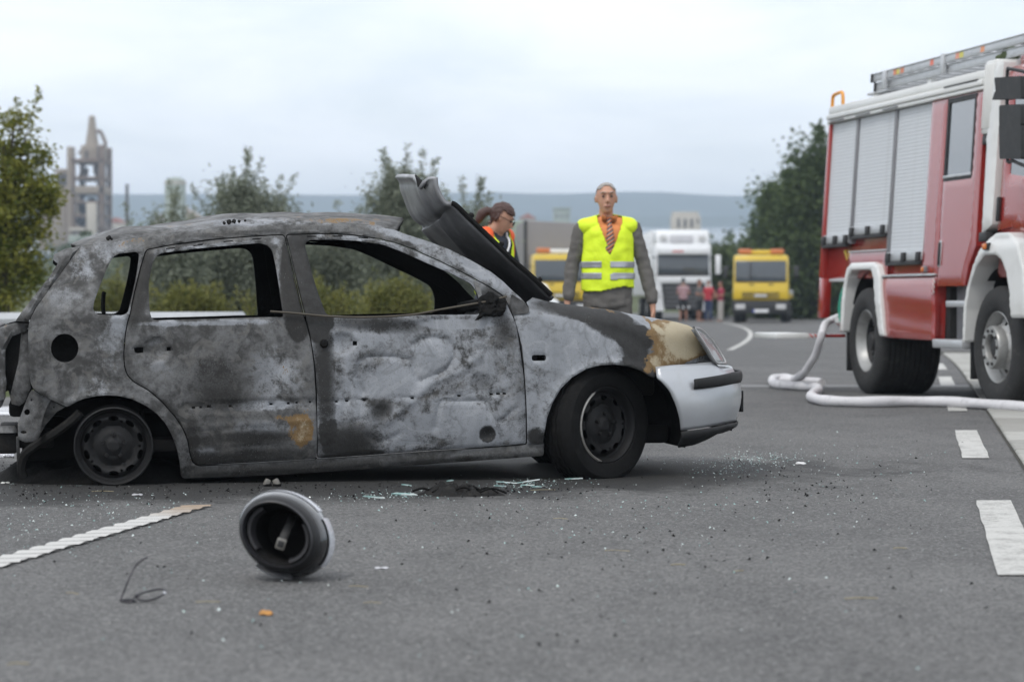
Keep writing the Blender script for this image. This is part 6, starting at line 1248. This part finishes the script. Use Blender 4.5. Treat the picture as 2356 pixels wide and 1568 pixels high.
# ---- onlookers by the lorries
def onlooker(u, D, label, top, bottom, short, arm, rz, hairm, h=1.76):
    e = thing('person', label, 'person', Vector(((u - CX) / FPX * D, D, 0)), rz, 'onlookers by the lorries'); k = h / 1.78; s = lambda *c: tuple(q * k for q in c)
    HCc = s(0, -.01, 1.66); A = {'down': ((-.24, .0, 1.12), (-.26, -.04, .86)), 'fold': ((-.25, .0, 1.14), (-.02, -.20, 1.14)), 'hip': ((-.33, .04, 1.16), (-.19, -.02, .98))}[arm]
    pr = head_prims(HCc, k)
    for sx in (1, -1):
        el, wr = Vector(s(sx * -A[0][0] * -1, *A[0][1:])), Vector(s(sx * A[1][0], *A[1][1:])); el = Vector(s(sx * A[0][0], *A[0][1:]))
        pr += [[(Vector(s(sx * -.17, .01, 1.40)), .04), (el, .04)], [(el, .04), (wr, .028)]]; pr += hand(-sx, wr)
        pr += [[(Vector(s(sx * .09, 0, .85)), .07), (Vector(s(sx * .11, 0, .48)), .055)], [(Vector(s(sx * .11, 0, .48)), .058), (Vector(s(sx * .12, .02, .08)), .036)], [(Vector(s(sx * .12, .03, .04)), (.036, .045, .035)), (Vector(s(sx * .13, -.11, .03)), (.036, .05, .026))]]
    pr += [[(Vector(s(0, 0, 1.40)), (.15, .09, .06)), (Vector(s(0, 0, .92)), (.13, .09, .06))]]
    b_ = obj('body', blob(pr, .018, 2), m_skin2, e)
    obj('shirt', blob([[(Vector(s(0, 0, 1.38)), (.175, .115, .08)), (Vector(s(0, 0, 1.12)), (.17, .12, .08)), (Vector(s(0, 0, .92)), (.175, .12, .05))], [(Vector(s(-.16, .01, 1.42)), .06), (Vector(s(-.22, .01, 1.26)), .056)], [(Vector(s(.16, .01, 1.42)), .06), (Vector(s(.22, .01, 1.26)), .056)]], .018, 3), top, e)
    lz = .50 if short else .10
    obj('shorts' if short else 'trousers', blob([[(Vector(s(-.08, 0, .88)), (.105, .115, .07)), (Vector(s(.08, 0, .88)), (.105, .115, .07))]] + [[(Vector(s(sx * .09, 0, .84)), .10), (Vector(s(sx * .115, 0, lz)), .078)] for sx in (-1, 1)], .018, 3), bottom, e)
    shell('hair', blob(head_prims(HCc, k), .014, 2), lambda x, y, z: (z > HCc[2] + .06 * k) or (y > .02 and z > HCc[2] - .05 * k), .008, hairm, b_, .008); return e
st_ = NT('striped_jersey'); sz_ = st_.new('ShaderNodeSeparateXYZ'); st_.t.links.new(st_.tc, sz_.inputs[0]); m_strip = st_.fin(st_.mix(st_.step(st_.m2('FRACT', st_.m2('MULTIPLY', sz_.outputs[2], 11.0)), .48, .54), (.28, .06, .09), (.48, .42, .42)), .8)
m_dks = M('dark_cloth', (.02, .022, .025), .85); m_redt = M('red_cloth', (.42, .03, .045), .8); m_crim = M('crimson_cloth', (.30, .025, .06), .8); m_gry = M('grey_cloth', (.12, .12, .12), .85); m_jean = M('blue_denim', (.03, .045, .10), .85); m_lt = M('pale_cloth', (.42, .40, .38), .85)
onlooker(1572, 106, 'onlooker in a maroon and white striped shirt and dark shorts by the white lorry', m_strip, m_dks, True, 'fold', R(180), m_dks, 1.80)
onlooker(1609, 106.5, 'onlooker in a dark grey shirt and shorts by the white lorry', m_gry, m_dks, True, 'fold', R(60), m_hairb, 1.74)
onlooker(1630, 108, 'onlooker in a bright red shirt and blue jeans by the white lorry', m_redt, m_jean, False, 'hip', R(-30), m_hairb, 1.72)
onlooker(1658, 105.5, 'onlooker in a crimson shirt and pale trousers between the lorries', m_crim, m_lt, False, 'fold', R(-70), m_hairb, 1.66)

# ================================================================ things lying on the road
# crash helmet on its side, neck opening towards us
hc_ = gnd(656, 1333); he = thing('crash_helmet', 'glossy black motorcycle helmet lying on the road with its opening showing', 'helmet', hc_, 0)
hb = NT('black_gloss_shell'); a = hb.noise(14, 5); m_shellb = hb.fin(hb.mix(a, (.006, .006, .007), (.014, .014, .015)), hb.m2('ADD', .10, hb.m2('MULTIPLY', hb.step(hb.noise(30, 6), .55, .7), .25)), 0, .5, **{'Coat Weight': 1.0, 'Coat Roughness': .05})
m_roll = M('black_neck_roll', (.009, .009, .0095), .55, 0, .3, 30, .001, 120, .35); m_foamb = M('black_lining', (.013, .0125, .0125), .9, 0, .3, 40, .002, 150, .15); m_trim = M('grey_edge_trim', (.022, .022, .025), .4, 0, .2, 20); m_vis = M('scratched_visor_and_gleam', (.52, .53, .56), .25, .0, .1, 30, 0, 60, .6)
RX, RZ, DY = .157, .128, .155
def ering(prof, name, mat, a0=0, a1=360, n=72, close=True):
    V, F = [], []; m = len(prof); full = a1 - a0 >= 360; cnt = n if full else n + 1
    for i in range(cnt):
        a = R(a0 + (a1 - a0) * i / n)
        for r, y in prof: V.append((r * RX * math.cos(a), y, r * RZ * math.sin(a)))
    for i in range(n if full else n):
        j = (i + 1) % cnt
        for k in range(m - 1): F.append((i * m + k, j * m + k, j * m + k + 1, i * m + k + 1))
    o = obj(name, mesh(name, V, F), mat, he); o.data.transform(HM); return o
HM = Matrix.Translation((0, .03, .141)) @ Matrix.Rotation(R(-5), 4, 'X') @ Matrix.Rotation(R(-9), 4, 'Z') @ Matrix.Rotation(R(33), 4, 'Y')
ering([(0, DY)] + [(math.cos(t), DY * math.sin(t)) for t in np.linspace(1.45, -.50, 22)] + [(.862, -.076), (.85, -.07)], 'shell', m_shellb)
ering([(.872, -.070), (.868, -.084), (.84, -.098), (.80, -.110), (.765, -.116), (.74, -.112)], 'neck_roll', m_roll)
ering([(.775, -.108), (.76, -.122), (.735, -.124), (.72, -.114), (.715, -.095), (.73, -.08)], 'edge_trim', m_trim)
ering([(.735, -.10), (.69, -.085), (.62, -.06), (.58, -.02), (.62, .03), (.55, .09), (0, .12)], 'lining', m_foamb)
ering([(.66, -.10), (.60, -.098), (.56, -.08), (.57, -.05), (.64, -.04)], 'cheek_pad', M('pad_fabric', (.016, .0155, .018), .7, 0, .2, 60), 150, 250, 20); ering([(.66, -.10), (.60, -.098), (.56, -.08), (.57, -.05), (.64, -.04)], 'cheek_pad', M('pad_fabric', (.016, .0155, .018), .7, 0, .2, 60), -40, 60, 20)
ering([(1.01, -.01), (1.035, -.03), (1.03, -.05), (.98, -.07)], 'visor', m_vis, -98, -52, 20); ering([(1.012, .035), (1.022, .02), (1.02, -.02), (1.006, -.035)], 'sky_gleam_arc', m_vis, -8, 60, 24); ering([(1.012, .03), (1.02, .015), (1.016, -.012), (1.004, -.025)], 'sky_gleam_arc', m_vis, 70, 165, 24)  # pale arcs on the upper shell are painted-in sky gleam
def hpt(x, y, z): return HM @ Vector((x, y, z))
Rs = Matrix.Rotation(R(-33), 4, 'Y')
q_ = [Vector((.02, .05, .055)), Vector((.012, -.03, .03)), Vector((0, -.07, 0)), Vector((-.012, -.085, -.03))]; q_ = [Matrix.Translation((0, .03, .141)) @ p for p in q_]
V, F = [], []
for p in q_: V += [p + Vector((-.012, 0, .002)), p + Vector((.012, 0, -.004))]
F = [(2 * i, 2 * i + 1, 2 * i + 3, 2 * i + 2) for i in range(3)]; o = obj('chin_strap', mesh('chin_strap', V, F), M('strap_webbing', (.05, .05, .05), .8), he); s_ = o.modifiers.new('t', 'SOLIDIFY'); s_.thickness = .003
bk = box('buckle', q_[3] + Vector((.004, -.004, .008)), (.030, .008, .036), M('buckle_steel', (.20, .19, .17), .35, .6), he, .003, Matrix.Rotation(R(18), 3, 'Y')); box('buckle_slot', q_[3] + Vector((.004, -.0085, .008)), (.020, .003, .020), m_blk, bk, .001, Matrix.Rotation(R(18), 3, 'Y'))
# spectacles
sp0 = gnd(320, 1384); sg = thing('spectacles', 'bent thin-rimmed spectacles lying on the asphalt with one arm sticking up', 'spectacles', sp0, 0); m_wire = M('dark_wire', (.02, .018, .024), .35, .6)
sc_ = 1 / 784
def spx(u, v, dy=0): return ((u - 320) * sc_, dy, max(.003, (1386 - v) * sc_))
obj('temple', mesh('temple', *tube(smooth_path([spx(335, 1287, .05), spx(318, 1296, .045), spx(305, 1310, .04), spx(292, 1340, .02), spx(283, 1366, .01), spx(277, 1381, 0)], 4), [.0030] * 20 + [.0034], 6)), m_wire, sg)
obj('lens_rim', mesh('lens_rim', *tube(smooth_path([spx(277, 1381), spx(290, 1385, -.02), spx(306, 1386, -.03), spx(312, 1383, 0), spx(304, 1384, .03), spx(290, 1383, .025), spx(277, 1381)], 4), .0029, 6, False)), m_wire, sg)
obj('bridge', mesh('bridge', *tube(smooth_path([spx(306, 1384, -.01), spx(308, 1378, 0), spx(314, 1372, .0), spx(322, 1374, .0)], 4), .002, 6)), m_wire, sg)
obj('lens_rim', mesh('lens_rim', *tube(smooth_path([spx(312, 1371), spx(330, 1366, .03), spx(352, 1362, .05), spx(372, 1362, .05), spx(376, 1368, .02), spx(364, 1375, -.01), spx(340, 1381, -.02), spx(322, 1380, -.01), spx(312, 1371)], 4), .0029, 6, False)), m_wire, sg)
b = bmesh.new(); bmesh.ops.create_icosphere(b, subdivisions=2, radius=.005); o = obj('nose_pad', b, m_vis, sg); o.location = spx(376, 1367, .02)
# leaf, disc, metal bits, white scraps
def curl(name, label, cat, u, v, L, Wd, mat, rz=0, h=.4):
    V, F = [], []; nu, nv = 10, 6
    for i in range(nu + 1):
        t = i / nu; w_ = math.sin(math.pi * min(.98, t * .94 + .04)) ** .7
        for j in range(nv + 1): s = j / nv * 2 - 1; V.append(((t - .5) * L, s * w_ * Wd / 2, .003 + h * Wd * (1 - abs(s)) * w_ * .8 + .12 * L * (t - .5) ** 2 + .002 * math.sin(t * 9 + s * 3)))
    F = [(i * (nv + 1) + j, (i + 1) * (nv + 1) + j, (i + 1) * (nv + 1) + j + 1, i * (nv + 1) + j + 1) for i in range(nu) for j in range(nv)]
    o = obj(name, mesh(name, V, F), mat); o.location = gnd(u, v); o.rotation_euler = (0, 0, rz); s_ = o.modifiers.new('t', 'SOLIDIFY'); s_.thickness = .0012; return tag(o, label, cat)
curl('dry_leaf', 'curled orange-brown dry leaf on the asphalt', 'leaf', 612, 1414, .042, .030, M('dry_leaf_brown', (.42, .20, .05), .7, 0, .5, 60), R(-20), .5)
curl('pale_scrap', 'small pale oval scrap of plastic right of the helmet', 'scrap', 878, 1308, .045, .022, M('pale_plastic', (.5, .5, .53), .5), R(5), .2)
curl('white_scrap', 'bent white plastic scrap in front of the silver bumper', 'scrap', 1842, 1068, .055, .022, M('white_plastic', (.68, .68, .68), .4), R(-15), .7)
curl('grey_scrap', 'torn grey paper scrap under the rear wheel', 'scrap', 316, 1140, .05, .02, M('scrap_paper', (.34, .34, .35), .8), R(12), .5)
curl('foil_scrap', 'crumpled silver foil by the tail of the car', 'foil', 14, 1052, .10, .06, M('silver_foil', (.6, .6, .62), .25, .7, .2, 30, .02, 40), R(30), .9)
curl('white_shard', 'small white shard in the ashes behind the rear wheel', 'scrap', 12, 1112, .045, .018, M('white_shard_plastic', (.6, .6, .57), .6), R(35), .4)
m_bit = M('scorched_metal_bit', (.20, .19, .17), .5, .4, .4, 40, .002, 90)
for (u, v, rz, lab) in ((614, 1118, .5, 'small scorched metal clip lying under the sill'), (636, 1118, -.5, 'slanting scorched metal clip lying under the sill')):
    e = thing('metal_clip', lab, 'metal clip', gnd(u, v), rz); box('clip_block', (0, 0, .018), (.026, .022, .034), m_bit, e, .004, Matrix.Rotation(rz, 3, 'Y')); box('clip_foot', (.004, 0, .006), (.034, .026, .012), m_soot, e, .003)
m_straw = M('dry_straw', (.34, .29, .17), .8, 0, .25, 30)
for (u, v, L, a) in ((478, 1386, .07, .05), (825, 1350, .06, -.1), (856, 1388, .05, .2), (1982, 1378, .10, .02), (660, 1262, .05, -.4), (1560, 1300, .05, .1), (1290, 1194, .06, -.1), (2070, 1262, .05, .3), (168, 1366, .05, -.5), (1250, 1128, .12, .2), (236, 1131, .10, .1), (1420, 1268, .09, -.2), (1700, 1315, .05, .6), (40, 1528, .05, .5)):
    p = [(-L / 2, 0, .003), (-L * .1, .004 * random.uniform(-1, 1), .005), (L / 2, .012 * random.uniform(-1, 1), .003)]; o = obj('straw', mesh('straw', *tube(smooth_path(p, 3), random.uniform(.0009, .0016), 5)), m_straw); o.location = gnd(u, v); o.rotation_euler = (0, 0, a); tag(o, 'thin dry yellow straw lying on the asphalt', 'straw', 'dry straws scattered on the asphalt')
# charred heap under the sill
hp0 = gnd(1060, 1138); ch_ = thing('charred_heap', 'black heap of charred plastic and wire under the front door', 'debris', hp0, 0)
b = bmesh.new(); bmesh.ops.create_grid(b, x_segments=60, y_segments=16, size=.5)
for v in b.verts:
    x, y = v.co.x * 2, v.co.y * 2; r = math.hypot(x, y); h = max(0, 1 - (x * x * .9 + y * y)) ; nz = mnoise.fractal(Vector((x * 3, y * 2, .3)), .9, 2.1, 5)
    v.co = Vector((x * .20, y * .10, -.004 + h * (.042 + .05 * max(-.5, nz)) + (.006 * mnoise.noise(Vector((x * 14, y * 9, 1))) if h > 0 else 0)))
obj('char_mass', b, m_char, ch_)
for k in range(9):
    x = random.uniform(-.19, .19); y = random.uniform(-.08, .05); L = random.uniform(.05, .13); a = random.uniform(-.6, .6); obj('charred_strip', mesh('charred_strip', *tube(smooth_path([(x - L / 2, y, .015), (x, y - .01, .022 + random.uniform(0, .02)), (x + L / 2, y + L * a * .4, .012)], 4), random.uniform(.003, .007), 6)), m_soot, ch_)
# broken glass and grit: far too many to count
def chips(name, label, clusters, mat, smin, smax, flat=.5, z=.003, seed=1, tint=False):
    rg = np.random.default_rng(seed); P = []
    for (u, v, su, sv, n) in clusters:
        uu = rg.normal(u, su, n); vv = rg.normal(v, sv, n); k = vv > 745
        for a_, b_ in zip(uu[k], vv[k]): P.append(tuple(gnd(a_, b_)))
    P = np.array(P); n = len(P); s_ = (smin + (smax - smin) * rg.random(n) ** 3)[:, None]; a = rg.uniform(0, 6.28, n); d0 = np.c_[np.cos(a), np.sin(a), rg.normal(0, .25, n) * flat]; d1 = np.c_[-np.sin(a), np.cos(a), rg.normal(0, .25, n) * flat] * rg.uniform(.4, 1, n)[:, None]; up = np.c_[rg.normal(0, .2, n), rg.normal(0, .2, n), rg.uniform(.3, .9, n)]
    C = P + np.array((0, 0, z)); A, B, Cc, T = C - d0 * s_ * .5, C + d0 * s_ * .5 - d1 * s_ * .2, C + d1 * s_ * .6, C + up * s_ * .6
    V = np.stack([A, B, T, B, Cc, T, Cc, A, T], 1).reshape(-1, 3); o = obj(name, quadmesh(name, V, 3), mat, None, False); return tag(o, label, 'debris', None, 'stuff')
mgl = NT('crushed_green_glass'); a = mgl.noise(30, 3); m_chip = mgl.fin(mgl.mix(mgl.step(a, .4, .6), (.22, .36, .34), (.60, .66, .64)), .2, 0, .6)
chips('broken_glass', 'crushed greenish safety glass scattered round the car', [(1740, 1056, 60, 9, 420), (1660, 1075, 60, 12, 260), (1900, 1090, 140, 40, 260), (1195, 1116, 45, 6, 160), (880, 1143, 70, 5, 160), (1260, 1108, 60, 6, 90), (1000, 1135, 70, 6, 120), (1080, 1160, 250, 25, 160), (200, 1170, 160, 40, 420), (120, 1230, 120, 50, 160), (1500, 1190, 250, 40, 300), (1100, 1300, 700, 120, 260)], m_chip, .003, .014, 1, .003, 3)
chips('white_grit', 'pale grit scattered over the asphalt', [(1178, 1250, 700, 130, 900), (300, 1150, 250, 40, 380), (2000, 1120, 250, 90, 420), (1178, 1450, 800, 80, 220)], M('pale_grit', (.48, .47, .44), .7), .002, .006, 1, .002, 4)
chips('burnt_crumbs', 'black burnt crumbs scattered round the car', [(1850, 1110, 150, 35, 260), (300, 1120, 220, 18, 420), (1150, 1128, 150, 10, 260), (1500, 1220, 350, 60, 220), (60, 1090, 60, 25, 300), (700, 1128, 140, 12, 200), (1178, 1350, 700, 110, 200)], m_soot, .004, .020, 1, .003, 5)
# larger glass plates in the heap
for (u, v, L, a) in ((1165, 1112, .10, .1), (1210, 1110, .14, .25), (1215, 1118, .07, -.1), (935, 1118, .05, 0), (860, 1146, .10, .05), (930, 1139, .12, .08), (1235, 1122, .05, .3), (1150, 1120, .06, .4), (1320, 1103, .09, .1), (1035, 1108, .04, .5)):
    w_ = L * random.uniform(.15, .3); P2 = [(-L / 2, -w_ * .3), (-L * .1, -w_ * .5), (L / 2, -w_ * .2), (L * .35, w_ * .5), (-L * .3, w_ * .4)]; V = [(x, y, .004) for x, y in P2] + [(x, y, .009) for x, y in P2]; F = [(4, 3, 2, 1, 0), (5, 6, 7, 8, 9)] + [(i, (i + 1) % 5, (i + 1) % 5 + 5, i + 5) for i in range(5)]
    o = obj('glass_shard', mesh('glass_shard', V, F), m_chip, None, False); o.location = gnd(u, v); o.rotation_euler = (random.uniform(-.1, .25), random.uniform(-.15, .15), a); tag(o, 'long pale green sliver of broken window glass beside the charred heap', 'glass shard', 'glass slivers under the sill')

# charred mirror stump hanging on the front door
sq_ = [(x, float(S_car(x, z)), z) for x, z in cs(c2([(1600, 1075), (1680, 1060), (1780, 1090), (1770, 1170), (1690, 1165), (1620, 1170), (1590, 1215), (1560, 1240)]))]
pr = [[(Vector(sq_[i]) + Vector((0, -.02, 0)), r0), (Vector(sq_[j]) + Vector((0, -.02, 0)), r1)] for i, j, r0, r1 in ((0, 1, .014, .022), (1, 2, .024, .018), (2, 3, .02, .018), (1, 4, .03, .026), (4, 5, .026, .02), (5, 6, .016, .010), (6, 7, .012, .005), (3, 4, .018, .024), (0, 5, .014, .018))]
me = blob(pr, .007, 1)
for v in me.vertices: v.co += Vector((mnoise.noise(v.co * 60), mnoise.noise(v.co * 60 + Vector((9, 0, 0))), mnoise.noise(v.co * 60 + Vector((0, 9, 0))))) * .010
obj('mirror_stump', me, m_soot, near_fd)
